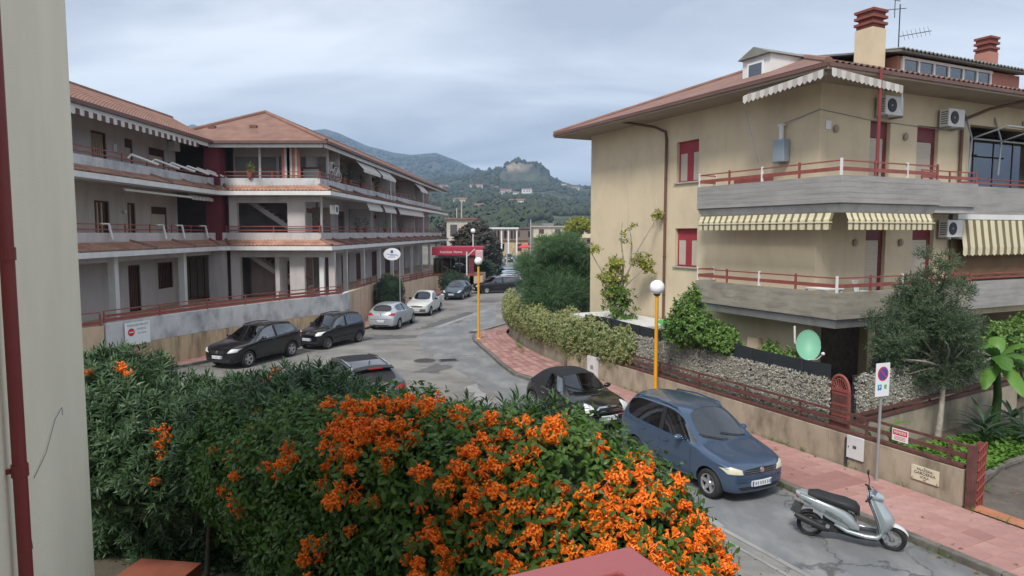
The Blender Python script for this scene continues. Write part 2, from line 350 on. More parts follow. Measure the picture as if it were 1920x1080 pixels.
def text(name, s, size, m, parent, M4, ext=.002, italic=0, sx=1.0):
    cu = bpy.data.curves.new(name, 'FONT'); cu.body = s; cu.size = size; cu.align_x = 'CENTER'; cu.align_y = 'CENTER'; cu.extrude = ext; cu.shear = italic; cu.resolution_u = 2
    t = bpy.data.objects.new(name, cu); COL.objects.link(t)
    me = bpy.data.meshes.new_from_object(t); bpy.data.objects.remove(t); bpy.data.curves.remove(cu)
    me.transform(M4 @ Matrix.Diagonal((sx, 1, 1, 1))); me.materials.clear(); me.materials.append(M[m])
    return obj(name, me, parent)
def frame4(o, x, y):
    """matrix with origin o, x axis x, y axis y"""
    x = Vector(x).normalized(); y = Vector(y).normalized(); z = x.cross(y)
    m = Matrix.Identity(4)
    for i, a in enumerate((x, y, z)): m[0][i], m[1][i], m[2][i] = a
    m[0][3], m[1][3], m[2][3] = o
    return m
# street frame: n runs across the street to the right, m runs along it away from the camera
A = math.atan2(.435, .9); CA, SA = math.cos(A), math.sin(A)
def W(n, m): return (CA * n - SA * m, SA * n + CA * m)
def W3(n, m, z): return (*W(n, m), z)

def tile_field(a, b, c, d, pitch=.21, rows=2, rise=.045, step=.02):
    """corrugated tiles on the quad a-b (upper edge), d-c (lower edge)"""
    a, b, c, d = map(Vector, (a, b, c, d)); mb = MB()
    nrm = (b - a).cross(d - a).normalized()
    if nrm.z < 0: nrm = -nrm
    n = max(2, int((c - d).length / pitch))
    prof = [(0, 0), (.18, .75), (.34, 1), (.5, .75), (.68, 0)]
    for r_ in range(rows):
        v0, v1 = r_ / rows, (r_ + 1) / rows
        us = [(i + p[0]) / n for i in range(n) for p in prof] + [1.0]
        hs = [p[1] * rise for i in range(n) for p in prof] + [0]
        row = []
        for u, h in zip(us, hs):
            p0 = (a.lerp(b, u)).lerp(d.lerp(c, u), v0) + nrm * h
            p1 = (a.lerp(b, u)).lerp(d.lerp(c, u), v1) + nrm * (h + step)
            row.append((p0, p1))
        vs = [q for pr in row for q in pr]
        mb.add(vs, [(2 * i, 2 * i + 1, 2 * i + 3, 2 * i + 2) for i in range(len(row) - 1)])
        if True:   # little step at the lower edge of the row
            vs = []
            for (p0, p1) in row: vs += [p1, p1 - nrm * (step + .012)]
            mb.add(vs, [(2 * i, 2 * i + 1, 2 * i + 3, 2 * i + 2) for i in range(len(row) - 1)])
    return mb

def wall_open(L_, z0, z1, th, ops, to3):
    """wall panel of length L_ with rectangular openings [(u0,u1,w0,w1)]; to3(u, depth, z)->xyz, depth 0 outside"""
    us = sorted({0, L_, *[o[0] for o in ops], *[o[1] for o in ops]}); zs = sorted({z0, z1, *[o[2] for o in ops], *[o[3] for o in ops]})
    mb = MB()
    def isop(i, j):
        if i < 0 or j < 0 or i >= len(us) - 1 or j >= len(zs) - 1: return True
        u = (us[i] + us[i + 1]) / 2; z = (zs[j] + zs[j + 1]) / 2
        return any(o[0] < u < o[1] and o[2] < z < o[3] for o in ops)
    for i in range(len(us) - 1):
        for j in range(len(zs) - 1):
            if isop(i, j): continue
            a, b, c, d = us[i], us[i + 1], zs[j], zs[j + 1]
            q = [to3(a, 0, c), to3(b, 0, c), to3(b, 0, d), to3(a, 0, d), to3(a, th, c), to3(b, th, c), to3(b, th, d), to3(a, th, d)]
            fs = [(0, 1, 2, 3), (7, 6, 5, 4)]
            if isop(i - 1, j): fs.append((0, 3, 7, 4))
            if isop(i + 1, j): fs.append((1, 5, 6, 2))
            if isop(i, j - 1): fs.append((0, 4, 5, 1))
            if isop(i, j + 1): fs.append((3, 2, 6, 7))
            mb.add(q, fs)
    return mb
# ================================================================== terrain, road, pavements
from mathutils.noise import noise as mnoise_n
rnd = random.Random(7)
npr = np.random.default_rng(11)
g = MB(); g.sheet([(-9000, -300), (9000, -300), (9000, 12000), (-9000, 12000)], -.05)
struct(g.build('ground', 'ground'))
road = MB()
road.sheet([(-60, 4), (40, -10), (40, 4), W(11.5, 3), W(11.5, 22.3), (.2, 26), (-.95, 30.1), (-1.97, 34.3), (-2.1, 36), (-1.7, 38.2), (-.3, 41.2), (8, 47), (30, 57), (30, 70), (6, 70), (4, 110), (30, 190), (-4, 190), (-7, 90), (-6.4, 60), (-8.6, 40), (-13.2, 29), (-15.3, 24.9), (-40, 20)], 0)
struct(road.build('road', 'asphalt'))
def ragged(poly, a=.09, step=.22):
    out = []
    for i, p_ in enumerate(poly):
        p0, p1 = Vector(p_), Vector(poly[(i + 1) % len(poly)]); k = max(1, int((p1 - p0).length / step))
        for j in range(k): q_ = p0.lerp(p1, j / k); out.append((q_.x + rnd.gauss(0, a), q_.y + rnd.gauss(0, a)))
    return out
# the newer strip of asphalt along the right-hand kerb, and other repairs
p = MB(); p.sheet([W(11.42, 3), W(11.42, 22.2), (.1, 26.1), (-1.02, 30.2), (-2.03, 34.4), (-2.2, 36), (-1.9, 38.3), (-1.0, 41), (-1.2, 52), (-2.7, 50), (-4.5, 39), (-5.0, 36.6), (-4.7, 34), (-3.6, 30.2), (-2.2, 27.0), (-.4, 22.6), (1.2, 19.0), W(8.95, 14), W(8.95, 10), W(8.95, 3)], .004)
struct(p.build('road_patch', 'asphalt_new'))
for poly, mt in (([(-7.6, 34.6), (-5.1, 35.4), (-4.9, 36.3), (-7.3, 36.4)], 'asphalt_dark'), ([(-5.4, 38.3), (-3.3, 41.3), (-2.6, 47), (-3.2, 47), (-5.0, 41)], 'asphalt_dark'),
                 ([(-3.9, 26.6), (-2.9, 26.2), (-2.4, 27.6), (-3.1, 28.4)], 'asphalt_dark'), ([(-3.3, 54), (-1.7, 53.2), (-.9, 55), (-2.6, 56)], 'asphalt_dark'),
                 ([(-2.5, 21.4), (-1.5, 20.2), (-1.0, 20.6), (-1.7, 22)], 'asphalt_dark')):
    q = MB(); q.sheet(ragged(poly), .0055 if mt == 'asphalt_dark' else .007); struct(q.build('road_patch', mt))
# concrete channel strip along the near lane, cracked joint beside it
q = MB()
for a_, b_, n0, n1 in ((3, 14.3, 8.82, 8.93), (3, 12.5, 8.55, 8.62)):
    q.sheet([W(n0, a_), W(n1, a_), W(n1, b_), W(n0, b_)], .009)
struct(q.build('road_joint', 'cement'))
q = MB(); q.sheet([W(8.97, 3), W(11.40, 3), W(11.40, 6.6), W(10.4, 7.4), W(8.97, 6.9)], .0045)
q = MB(); q.sheet(ragged([(2.3, 14.3), (3.5, 13.3), (3.95, 12.4), (3.2, 12.9), (2.3, 13.4), (1.7, 14.6)], .05), .008)
struct(q.build('road_patch', 'cement'))
q = MB(); q.sheet(ragged([(-1.7, 24.0), (-1.2, 22.4), (-.7, 21.0), (-.5, 21.2), (-.95, 23), (-1.3, 24.6)], .07), .008); struct(q.build('road_patch', 'cement'))
q = MB(); q.sheet([(-4.6, 39.4), (-1.6, 49.5), (-1.4, 49.3), (-4.2, 39.2)], .008); struct(q.build('road_joint', 'cement'))
# manhole covers: frame, lid and ribs
def manhole(x, y, r, label, rz=0, square=False):
    t = thing('manhole_cover', label, 'manhole cover', (x, y, .006), rz)
    b = MB()
    if square: b.box(-r, r, -r * .75, r * .75, 0, .012)
    else: b.lathe([(0.001, .012), (r, .012), (r, 0)], n=24)
    b.build('frame', 'asphalt_dark', t)
    for k in range(-3, 4):
        c = MB(); w = r * .8 if square else math.sqrt(max(.01, (r * .9) ** 2 - (k * r * .26) ** 2))
        c.box(-w, w, k * r * (.18 if square else .26) - .03 * r, k * r * (.18 if square else .26) + .03 * r, .012, .022); c.build('rib', 'darkmetal', t)
manhole(-3.75, 29.0, .48, 'round iron manhole cover, left of a pair in mid road')
manhole(-2.75, 29.1, .42, 'square iron drain grate beside the round manhole cover', .3, True)
manhole(-1.95, 37.4, .45, 'small iron drain grate near the far lamp post kerb', .1, True)
manhole(-1.45, 20.6, .3, 'small round iron cover in the road near the black convertible')

# ---- right pavement: kerb stones, bed, pavers
kerb_line = [W(11.5, m_) for m_ in np.arange(4, 22.6, 1.0)] + [(.05, 25.9), (-.52, 28), (-.98, 30.1), (-1.5, 32.2), (-1.93, 34.2), (-2.08, 35.3), (-2.05, 36.2), (-1.75, 37.1), (-1.1, 38.0), (-.2, 39)]
pave = thing('pavement', '', ''); del pave['label']; del pave['category']; struct(pave)
for i in range(len(kerb_line) - 1):
    a_, b_ = Vector(kerb_line[i]), Vector(kerb_line[i + 1]); d_ = (b_ - a_).normalized(); nn = Vector((d_.y, -d_.x))
    a2, b2 = a_ + d_ * .006, b_ - d_ * .006
    q = MB(); jig = rnd.uniform(-.006, .006)
    q.prism([tuple(a2), tuple(b2), tuple(b2 + nn * .16), tuple(a2 + nn * .16)], -.04, .13 + jig)
    q.build('kerb_stone', 'kerb', pave, bev=.018)
wall_line = [W(13.62, m_) for m_ in np.arange(4, 22.6, 1.0)] + [(2.1, 27.6), (1.3, 29.6), (.75, 31.4), (.25, 33.4), (-.1, 35.0), (-.28, 36.2), (-.3, 36.9), (-.25, 37.6), (.1, 38.4), (.4, 39)]
q = MB()
for i in range(len(kerb_line) - 1):
    a_, b_, c_, d_ = kerb_line[i], kerb_line[i + 1], wall_line[i + 1], wall_line[i]
    q.add([(*a_, .112), (*b_, .112), (*c_, .112), (*d_, .112)], [(0, 1, 2, 3)])
q.build('paving_bed', 'paver_bed', pave)
pm = {}
def paver_mesh(w, d, k):
    key = (round(w, 2), round(d, 2), k)
    if key not in pm:
        b = MB(); e = .012
        b.add([(0, 0, 0), (w, 0, 0), (w, d, 0), (0, d, 0), (e, e, .014), (w - e, e, .014), (w - e, d - e, .014), (e, d - e, .014)], [(4, 5, 6, 7), (0, 1, 5, 4), (1, 2, 6, 5), (2, 3, 7, 6), (3, 0, 4, 7)])
        pm[key] = b.mesh('paver', 'paver%d' % k)
    return pm[key]
ncol, n0, n1 = 5, 11.67, 13.61; pw = (n1 - n0) / ncol
cnt = 0
for j in range(44):
    m_ = 5.6 + j * .4
    for i in range(ncol):
        t_ = mnoise_n((m_ * .55, i * .35, 4.0)) * 2.2 + rnd.uniform(-.55, .55)
        k = 3 if t_ > .75 else (1 if t_ > .1 else (0 if t_ > -.85 else 2))
        if j in (10, 11) and i in (2, 3): k = 2
        o = obj('paver', paver_mesh(pw - .006, .394, k), pave, W3(n0 + i * pw, m_, .112 + rnd.uniform(0, .004)), A); cnt += 1
q = MB()   # the rest of the paving, round the bend
for i in range(18, len(kerb_line) - 1):
    for s_ in range(3):
        for k in range(6):
            def P(u, v):
                a_ = Vector(kerb_line[i]).lerp(Vector(kerb_line[i + 1]), v); b_ = Vector(wall_line[i]).lerp(Vector(wall_line[i + 1]), v)
                d_ = (b_ - a_).normalized(); a_ = a_ + d_ * .17
                return a_.lerp(b_, u)
            e = .006; u0, u1, v0, v1 = k / 6 + e, (k + 1) / 6 - e, s_ / 3 + e, (s_ + 1) / 3 - e
            z = .126 + rnd.uniform(0, .005)
            q.add([(*P(u0, v0), z), (*P(u1, v0), z), (*P(u1, v1), z), (*P(u0, v1), z)], [(0, 1, 2, 3)], rnd.choice([0, 0, 1, 1, 2, 3]))
stuff(q.build('paver', ['paver0', 'paver1', 'paver2', 'paver3'], pave))
# ---- left pavement and kerb
lk = [(-15.6, 22.5), (-13.9, 26.5), (-12.35, 29.6), (-10.5, 33.4), (-8.55, 37.4), (-7.75, 40.8), (-7.1, 46), (-6.3, 53), (-5.6, 62), (-5.2, 75), (-5.2, 95)]
lw = [(-16.6, 22.5), (-15.1, 25.6), (-13.4, 29.8), (-11.6, 33.6), (-9.6, 37.2), (-9.3, 41), (-8.9, 46), (-8.4, 53), (-7.9, 62), (-7.6, 75), (-7.6, 95)]
lp = thing('pavement', '', ''); del lp['label']; del lp['category']; struct(lp)
q = MB(); kq = MB()
for i in range(len(lk) - 1):
    q.add([(*lk[i], .11), (*lk[i + 1], .11), (*lw[i + 1], .11), (*lw[i], .11)], [(0, 1, 2, 3)])
    a_, b_ = Vector(lk[i]), Vector(lk[i + 1]); d_ = (b_ - a_).normalized(); nn = Vector((-d_.y, d_.x)); ln = (b_ - a_).length
    for k in range(int(ln)):
        c0, c1 = a_.lerp(b_, k / int(ln)), a_.lerp(b_, (k + 1) / int(ln) - .01)
        kq = MB(); kq.prism([tuple(c0), tuple(c1), tuple(c1 + nn * .15), tuple(c0 + nn * .15)], -.04, .12); kq.build('kerb_stone', 'kerb', lp)
q.build('paving', 'paver0', lp)

# ---- driveway, planted strip and garden beds on the right
q = MB(); q.sheet([W(13.66, 4), W(13.66, 7.9), W(16.4, 8.7), W(19.5, 8.9), W(40, 9.5), W(40, 4)], .135); struct(q.build('driveway', 'drive'))
t_ = thing('edging', '', ''); del t_['label']; del t_['category']; struct(t_)
ed = [W(13.75, 7.95), W(16.4, 8.72), W(19.5, 8.92), W(40, 9.52)]
for a_, b_ in zip(ed, ed[1:]):
    a_, b_ = Vector(a_), Vector(b_); k = int((b_ - a_).length / .3)
    for j in range(min(k, 40)):
        c0, c1 = a_.lerp(b_, j / k), a_.lerp(b_, (j + 1) / k - .01); nn = Vector((-(c1 - c0).y, (c1 - c0).x)).normalized() * .14
        q = MB(); z_ = .24 + rnd.uniform(0, .05); q.prism([tuple(c0), tuple(c1), tuple(c1 + nn), tuple(c0 + nn)], .05, z_); q.build('edging_stone', 'kerb', t_, bev=.02)
q = MB(); q.sheet([W(13.62, 4), W(13.62, 7.8), W(14.0, 7.85), W(14.0, 4)], .139); struct(q.build('driveway_threshold', 'orange_edge'))
q = MB(); q.sheet([W(13.7, 7.9), W(16.4, 8.7), W(19.5, 8.9), W(40, 9.5), (34, 54), (8, 45.8), (2.3, 41.6), (.3, 38.4), (-.05, 37.4), (-.05, 36.2), (.5, 33.4), (1.0, 31.4), (1.55, 29.6), (2.35, 27.6), W(13.7, 23)], .20); struct(q.build('garden_soil', 'earth'))
q = MB(); q.sheet([(-30, -6), (8, -6), W(6.5, 3), W(6.5, 9), W(3, 11.8), (-9, 13.2), (-30, 14)], .3); struct(q.build('front_garden', 'earth'))

# ---- hills: one terrain sheet with two ridges, rock on the butte
def lerp_list(x, pts):
    for (x0, y0), (x1, y1) in zip(pts, pts[1:]):
        if x <= x1: return y0 + (y1 - y0) * max(0, (x - x0)) / (x1 - x0)
    return pts[-1][1]
# silhouettes as tangent of azimuth -> tangent of elevation
far = [(-1.6, .10), (-.9, .12), (-.62, .135), (-.5, .142), (-.46, .156), (-.43, .143), (-.36, .13), (-.295, .146), (-.27, .149), (-.25, .143), (-.21, .125), (-.17, .115), (-.145, .112), (-.11, .115), (-.08, .104), (-.055, .092), (-.03, .088), (0, .075), (.06, .06), (.2, .05), (.6, .05), (1.6, .05)]
near = [(-1.6, .05), (-.5, .06), (-.2, .068), (-.1, .076), (-.055, .085), (-.035, .088), (-.016, .089), (-.0125, .0935), (-.0105, .0985), (-.007, .1005), (-.003, .1015), (.0, .1045), (.006, .106), (.012, .1055), (.0155, .103), (.022, .103), (.028, .1015), (.034, .101), (.040, .0985), (.0455, .0965), (.050, .0935), (.0525, .088), (.054, .081), (.06, .0775), (.07, .0735), (.09, .069), (.115, .067), (.2, .06), (.4, .07), (.8, .06), (1.6, .05)]
from mathutils import noise as mnoise
D_NEAR, D_FAR = 1500., 3000.
def hill_z(ta, d):
    """terrain height above sea at tangent azimuth ta and distance d along +y"""
    x = ta * d
    hn = lerp_list(ta, near) * D_NEAR + 5.5; hf = lerp_list(ta, far) * D_FAR + 5.5
    nz = mnoise.fractal((x / 260, d / 260, 3.3), .9, 2.1, 5) * 16
    if -.02 < ta < .06 and d > 1380: hn += mnoise.fractal((x / 22, d / 22, 1.3), .8, 2.1, 4) * 3.2
    if d < 260: return -.5
    if d < D_NEAR:
        t = (d - 260) / (D_NEAR - 260)
        base = hn * (t ** 1.35) * (1 if abs(ta - .02) > .2 else 1)
        sharp = 1.0
        if t < .93 and -.02 < ta < .08: base = min(base, (.0735 * D_NEAR + 5.5) * (t ** 1.2))
        return base + nz * t * (1 - t) * 3.2
    if d < D_FAR:
        t = (d - D_NEAR) / (D_FAR - D_NEAR)
        dip = hn * (1 - t) + hf * t - 60 * math.sin(math.pi * min(1, t * 1.15)) * (1 - t)
        if t < .25 and -.02 < ta < .08: dip = min(dip, hn)
        return min(dip, lerp_list(ta, far) * d * (0.55 + .45 * t) + (1 - t) * hn * .5) + nz * 2.6 * t * (1 - t)
    t = (d - D_FAR) / 1500
    return hf * (1 - t)
tas = sorted(set([round(v, 4) for v in np.concatenate([np.linspace(-1.5, -.62, 40), np.linspace(-.6, -.03, 170), np.linspace(-.028, .07, 110), np.linspace(.072, .16, 30), np.linspace(.17, 1.5, 60)])]))
ds = np.concatenate([np.linspace(250, 1370, 50), np.linspace(1385, 1495, 14), [1500, 1506, 1514, 1525, 1540], np.linspace(1600, 2980, 34), [3000, 3030, 3300, 3800, 4500]])
vs = []
for d in ds:
    for ta in tas: vs.append((ta * d, d, hill_z(ta, float(d))))
nt_ = len(tas)
fs = [(j * nt_ + i, j * nt_ + i + 1, (j + 1) * nt_ + i + 1, (j + 1) * nt_ + i) for j in range(len(ds) - 1) for i in range(nt_ - 1)]
hm = bpy.data.materials.new('hill'); hm.use_nodes = True
n_, l_ = hm.node_tree.nodes, hm.node_tree.links; pb = n_['Principled BSDF']; pb.inputs['Roughness'].default_value = .95; pb.inputs['Specular IOR Level'].default_value = .1
tcn = n_.new('ShaderNodeTexCoord')
def hn_(sc, det=6):
    q_ = n_.new('ShaderNodeTexNoise'); q_.inputs['Scale'].default_value = sc; q_.inputs['Detail'].default_value = det; q_.inputs['Roughness'].default_value = .65; l_.new(tcn.outputs['Object'], q_.inputs[0]); return q_
r1 = n_.new('ShaderNodeValToRGB'); l_.new(hn_(.035).outputs[0], r1.inputs[0])
r1.color_ramp.elements[0].position = .36; r1.color_ramp.elements[0].color = (.030, .042, .024, 1); r1.color_ramp.elements[1].position = .66; r1.color_ramp.elements[1].color = (.105, .112, .066, 1)
r2 = n_.new('ShaderNodeValToRGB'); l_.new(hn_(.02, 8).outputs[0], r2.inputs[0]); r2.color_ramp.elements[0].position = .4; r2.color_ramp.elements[0].color = (.07, .065, .05, 1); r2.color_ramp.elements[1].position = .6; r2.color_ramp.elements[1].color = (.38, .31, .235, 1)
geo = n_.new('ShaderNodeNewGeometry'); sx = n_.new('ShaderNodeSeparateXYZ'); l_.new(geo.outputs['True Normal'], sx.inputs[0])
mr = n_.new('ShaderNodeMapRange'); mr.inputs[1].default_value = .58; mr.inputs[2].default_value = .30; l_.new(sx.outputs[2], mr.inputs[0])
pz_ = n_.new('ShaderNodeSeparateXYZ'); l_.new(geo.outputs['Position'], pz_.inputs[0]); mz_ = n_.new('ShaderNodeMapRange'); mz_.inputs[1].default_value = 126; mz_.inputs[2].default_value = 140; l_.new(pz_.outputs[2], mz_.inputs[0]); mm_ = n_.new('ShaderNodeMath'); mm_.operation = 'MULTIPLY'; l_.new(mr.outputs[0], mm_.inputs[0]); l_.new(mz_.outputs[0], mm_.inputs[1])
mxh = n_.new('ShaderNodeMix'); mxh.data_type = 'RGBA'; l_.new(mm_.outputs[0], mxh.inputs[0]); l_.new(r1.outputs[0], mxh.inputs[6]); l_.new(r2.outputs[0], mxh.inputs[7]); l_.new(mxh.outputs[2], pb.inputs['Base Color'])
M['hill'] = hm
me = bpy.data.meshes.new('hills'); me.from_pydata(vs, [], fs); me.materials.append(hm); me.polygons.foreach_set('use_smooth', [True] * len(fs))
struct(obj('hills', me))

# ------------------------------------------------------------------ foliage tools
def leaf(L_, w, bend=.15, n=2, fold=.25):
    """leaf along +x from the origin; returns verts, faces"""
    vs = [(0, 0, 0)]
    for i in range(1, n + 1):
        t = i / (n + 1); ww = w / 2 * math.sin(math.pi * min(1, t * .9 + .1)) ** .8
        z = -bend * L_ * t * t
        vs += [(L_ * t, ww, z + fold * ww), (L_ * t, 0, z), (L_ * t, -ww, z + fold * ww)]
    vs.append((L_, 0, -bend * L_))
    fs = [(0, 2, 1), (0, 3, 2)]
    for i in range(n - 1):
        o = 1 + 3 * i; fs += [(o, o + 1, o + 4, o + 3), (o + 1, o + 2, o + 5, o + 4)]
    o = 1 + 3 * (n - 1); t = len(vs) - 1
    fs += [(o, o + 1, t), (o + 1, o + 2, t)]
    return vs, fs
def sprig(k, L_, w, spread=(30, 85), stem=.1, bend=.15, n=1, seed=0, up=0.0):
    """shoot along +z with k leaves around it; verts, faces and per-vertex leaf random"""
    r_ = random.Random(seed); V = []; F = []; Rn = []
    for i in range(k):
        lv, lf = leaf(L_ * r_.uniform(.7, 1.1), w * r_.uniform(.8, 1.2), bend * r_.uniform(.3, 1.6), n)
        t = i / max(1, k - 1)
        el = R(90 - (spread[1] + (spread[0] - spread[1]) * t + r_.uniform(-10, 10)))
        az = i * 2.4 + r_.uniform(-.4, .4)
        m_ = Matrix.Translation((0, 0, stem * t)) @ Matrix.Rotation(az, 4, 'Z') @ Matrix.Rotation(-el, 4, 'Y') @ Matrix.Rotation(r_.uniform(-.5, .5), 4, 'X')
        o = len(V); V += [tuple(m_ @ Vector(p_)) for p_ in lv]; F += [tuple(i_ + o for i_ in f_) for f_ in lf]; rv = r_.random(); Rn += [rv] * len(lv)
    return np.array(V), F, np.array(Rn)
def scatter(name, variants, pos, dirs, scale, material, parent=None, loc=(0, 0, 0), seed=1, varbias=None):
    """one mesh holding a copy of a random variant at every position, +z turned to dirs"""
    g_ = np.random.default_rng(seed); pos = np.asarray(pos, float); dirs = np.asarray(dirs, float)
    dirs = dirs / np.linalg.norm(dirs, axis=1, keepdims=True)
    N_ = len(pos); scale = np.broadcast_to(np.asarray(scale, float), (N_,))
    rv = g_.normal(size=(N_, 3)); ax = np.cross(dirs, rv); ax /= np.linalg.norm(ax, axis=1, keepdims=True); ay = np.cross(dirs, ax)
    which = g_.integers(0, len(variants), N_)
    AV = []; AL = []; ALt = []; AR = []; off = 0
    for k, (V, F, Rn) in enumerate(variants):
        idx = np.where(which == k)[0]
        if not len(idx): continue
        P = (V[None, :, 0, None] * ax[idx][:, None, :] + V[None, :, 1, None] * ay[idx][:, None, :] + V[None, :, 2, None] * dirs[idx][:, None, :]) * scale[idx][:, None, None] + pos[idx][:, None, :]
        nv = len(V); AV.append(P.reshape(-1, 3))
        lt = np.array([len(f_) for f_ in F]); li = np.concatenate([np.array(f_) for f_ in F])
        base = off + np.arange(len(idx)) * nv
        AL.append((li[None, :] + base[:, None]).reshape(-1)); ALt.append(np.tile(lt, len(idx)))
        vb = g_.random(len(idx)) if varbias is None else varbias[idx]
        AR.append(np.clip(.55 * Rn[None, :] + .45 * vb[:, None], 0, 1).reshape(-1)); off += nv * len(idx)
    V = np.concatenate(AV) - np.asarray(loc); Li = np.concatenate(AL); Lt = np.concatenate(ALt); Rr = np.concatenate(AR)
    me = bpy.data.meshes.new(name); me.vertices.add(len(V)); me.vertices.foreach_set('co', V.astype(np.float32).ravel())
    me.loops.add(len(Li)); me.loops.foreach_set('vertex_index', Li.astype(np.int32))
    me.polygons.add(len(Lt)); st = np.concatenate([[0], np.cumsum(Lt)[:-1]]); me.polygons.foreach_set('loop_start', st.astype(np.int32))
    me.update(calc_edges=True)
    at = me.attributes.new('rnd', 'FLOAT', 'POINT'); at.data.foreach_set('value', Rr.astype(np.float32))
    me.materials.append(M[material] if isinstance(material, str) else material)
    return obj(name, me, parent)
def shell(blobs, n, lo=.7, hi=1.05, up=.35, seed=1, zmin=None, keep=.78):
    """points through the outer shell of a union of ellipsoids, with shoot directions"""
    g_ = np.random.default_rng(seed)
    C = np.array([b[:3] for b in blobs]); Rr = np.array([(b[3:6] if len(b) > 4 else (b[3],) * 3) for b in blobs])
    wgt = (Rr[:, 0] * Rr[:, 1] + Rr[:, 1] * Rr[:, 2] + Rr[:, 0] * Rr[:, 2]); wgt = wgt / wgt.sum()
    P = []; D = []
    while len(P) < n:
        k = g_.choice(len(blobs), size=n, p=wgt); u = g_.normal(size=(n, 3)); u /= np.linalg.norm(u, axis=1, keepdims=True)
        f = g_.uniform(lo ** 2, hi ** 2, n) ** .5; p_ = C[k] + u * Rr[k] * f[:, None]
        q_ = np.min(np.linalg.norm((p_[:, None, :] - C[None]) / Rr[None], axis=2) + np.where(np.arange(len(blobs))[None] == k[:, None], 9, 0), axis=1)
        ok = q_ > keep
        if zmin is not None: ok &= p_[:, 2] > zmin
        nn = u / Rr[k]; nn /= np.linalg.norm(nn, axis=1, keepdims=True)
        d_ = nn + np.array([0, 0, up]) + g_.normal(scale=.35, size=(n, 3))
        P += list(p_[ok]); D += list(d_[ok])
    return np.array(P[:n]), np.array(D[:n])
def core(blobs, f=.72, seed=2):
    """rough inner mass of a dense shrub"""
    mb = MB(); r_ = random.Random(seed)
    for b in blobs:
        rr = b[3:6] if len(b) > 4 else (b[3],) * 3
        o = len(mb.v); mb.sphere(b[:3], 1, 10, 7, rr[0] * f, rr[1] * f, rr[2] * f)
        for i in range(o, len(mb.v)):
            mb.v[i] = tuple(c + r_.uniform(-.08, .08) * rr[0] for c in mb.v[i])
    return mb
OLE = [sprig(14, .15, .026, (20, 80), .12, .25, 2, s) for s in (1, 2, 3)]
VINE = [sprig(6, .072, .034, (30, 95), .14, .4, 2, s) for s in (4, 5, 6)]
SMALL = [sprig(6, .055, .030, (25, 90), .06, .2, 1, s) for s in (7, 8, 9)]
IVY = [sprig(5, .07, .055, (30, 90), .05, .2, 1, s) for s in (10, 11)]
THIN = [sprig(9, .11, .018, (15, 60), .14, .3, 1, s) for s in (12, 13, 14)]
NEEDLE = [sprig(12, .30, .012, (5, 50), .15, .25, 1, s) for s in (15, 16)]
BROAD = [sprig(6, .13, .07, (30, 85), .12, .3, 2, s) for s in (17, 18)]
GRASS = [sprig(8, .22, .014, (5, 50), .0, .5, 1, s) for s in (19, 20)]
def limbs(mb, base, tips, r0, r1=.012, bend=.15, seed=0, n=7):
    r_ = random.Random(seed); b_ = Vector(base)
    for t in tips:
        t = Vector(t); mid = b_.lerp(t, .5) + Vector((r_.uniform(-1, 1), r_.uniform(-1, 1), r_.uniform(-.3, .6))) * bend * (t - b_).length
        pts = [b_.lerp(mid, u * 2).lerp(mid.lerp(t, max(0, u * 2 - 1)), u) for u in (0, .25, .5, .75, 1)]
        mb.tube(pts, [r0 + (r1 - r0) * u for u in (0, .25, .5, .75, 1)], n)
# a wood of single crowns on the hill slopes
CROWN = []
for s in range(3):
    r_ = random.Random(s + 40); mb = MB(); mb.sphere((0, 0, .8), 1, 7, 5, 1, 1, .9)
    V = np.array([tuple(c * r_.uniform(.75, 1.25) for c in v_) for v_ in mb.v]); CROWN.append((V, mb.f, np.array([r_.random() for _ in mb.v])))
P = []; S = []; Bv = []
for _ in range(16000):
    d = 300 * (9.6) ** npr.random(); ta = npr.uniform(-.52, .2) if npr.random() < .85 else npr.uniform(-1.2, 1.2)
    if mnoise.noise((ta * d / 90, d / 90, 1.0)) < -.12: continue
    if d > 1380 and d < 1530 and -.015 < ta < .056: continue
    P.append((ta * d, d, hill_z(ta, d) - .6)); S.append(npr.uniform(2.2, 5.0) * (1 if d < 1500 else 1.6)); Bv.append(.5 + .5 * mnoise.noise((ta * d / 50, d / 50, 7.0)))
for _ in range(900):
    d = npr.uniform(1380, 1502); ta = npr.uniform(-.022, .062); z = hill_z(ta, d)
    if z > 133 and npr.random() > .12: continue
    P.append((ta * d, d - 1, z - 1.2)); S.append(npr.uniform(1.6, 3.6)); Bv.append(npr.random() * .7)
stuff(scatter('hillside_wood', CROWN, P, np.tile([0, 0, 1.], (len(P), 1)), S, 'hilltree', varbias=np.clip(np.array(Bv), 0, 1)))
# ================================================================== right-hand apartment house
RB = thing('apartment_house', 'cream three-storey house with concrete balconies and maroon shutters', 'house', W3(16.3, 13.8, 0), A)
EZ = 9.78
XE = 15.0; YE = 11.94
doors = [(2.1, 3.0), (4.25, 5.3)]
lev = [3.25, 6.3]
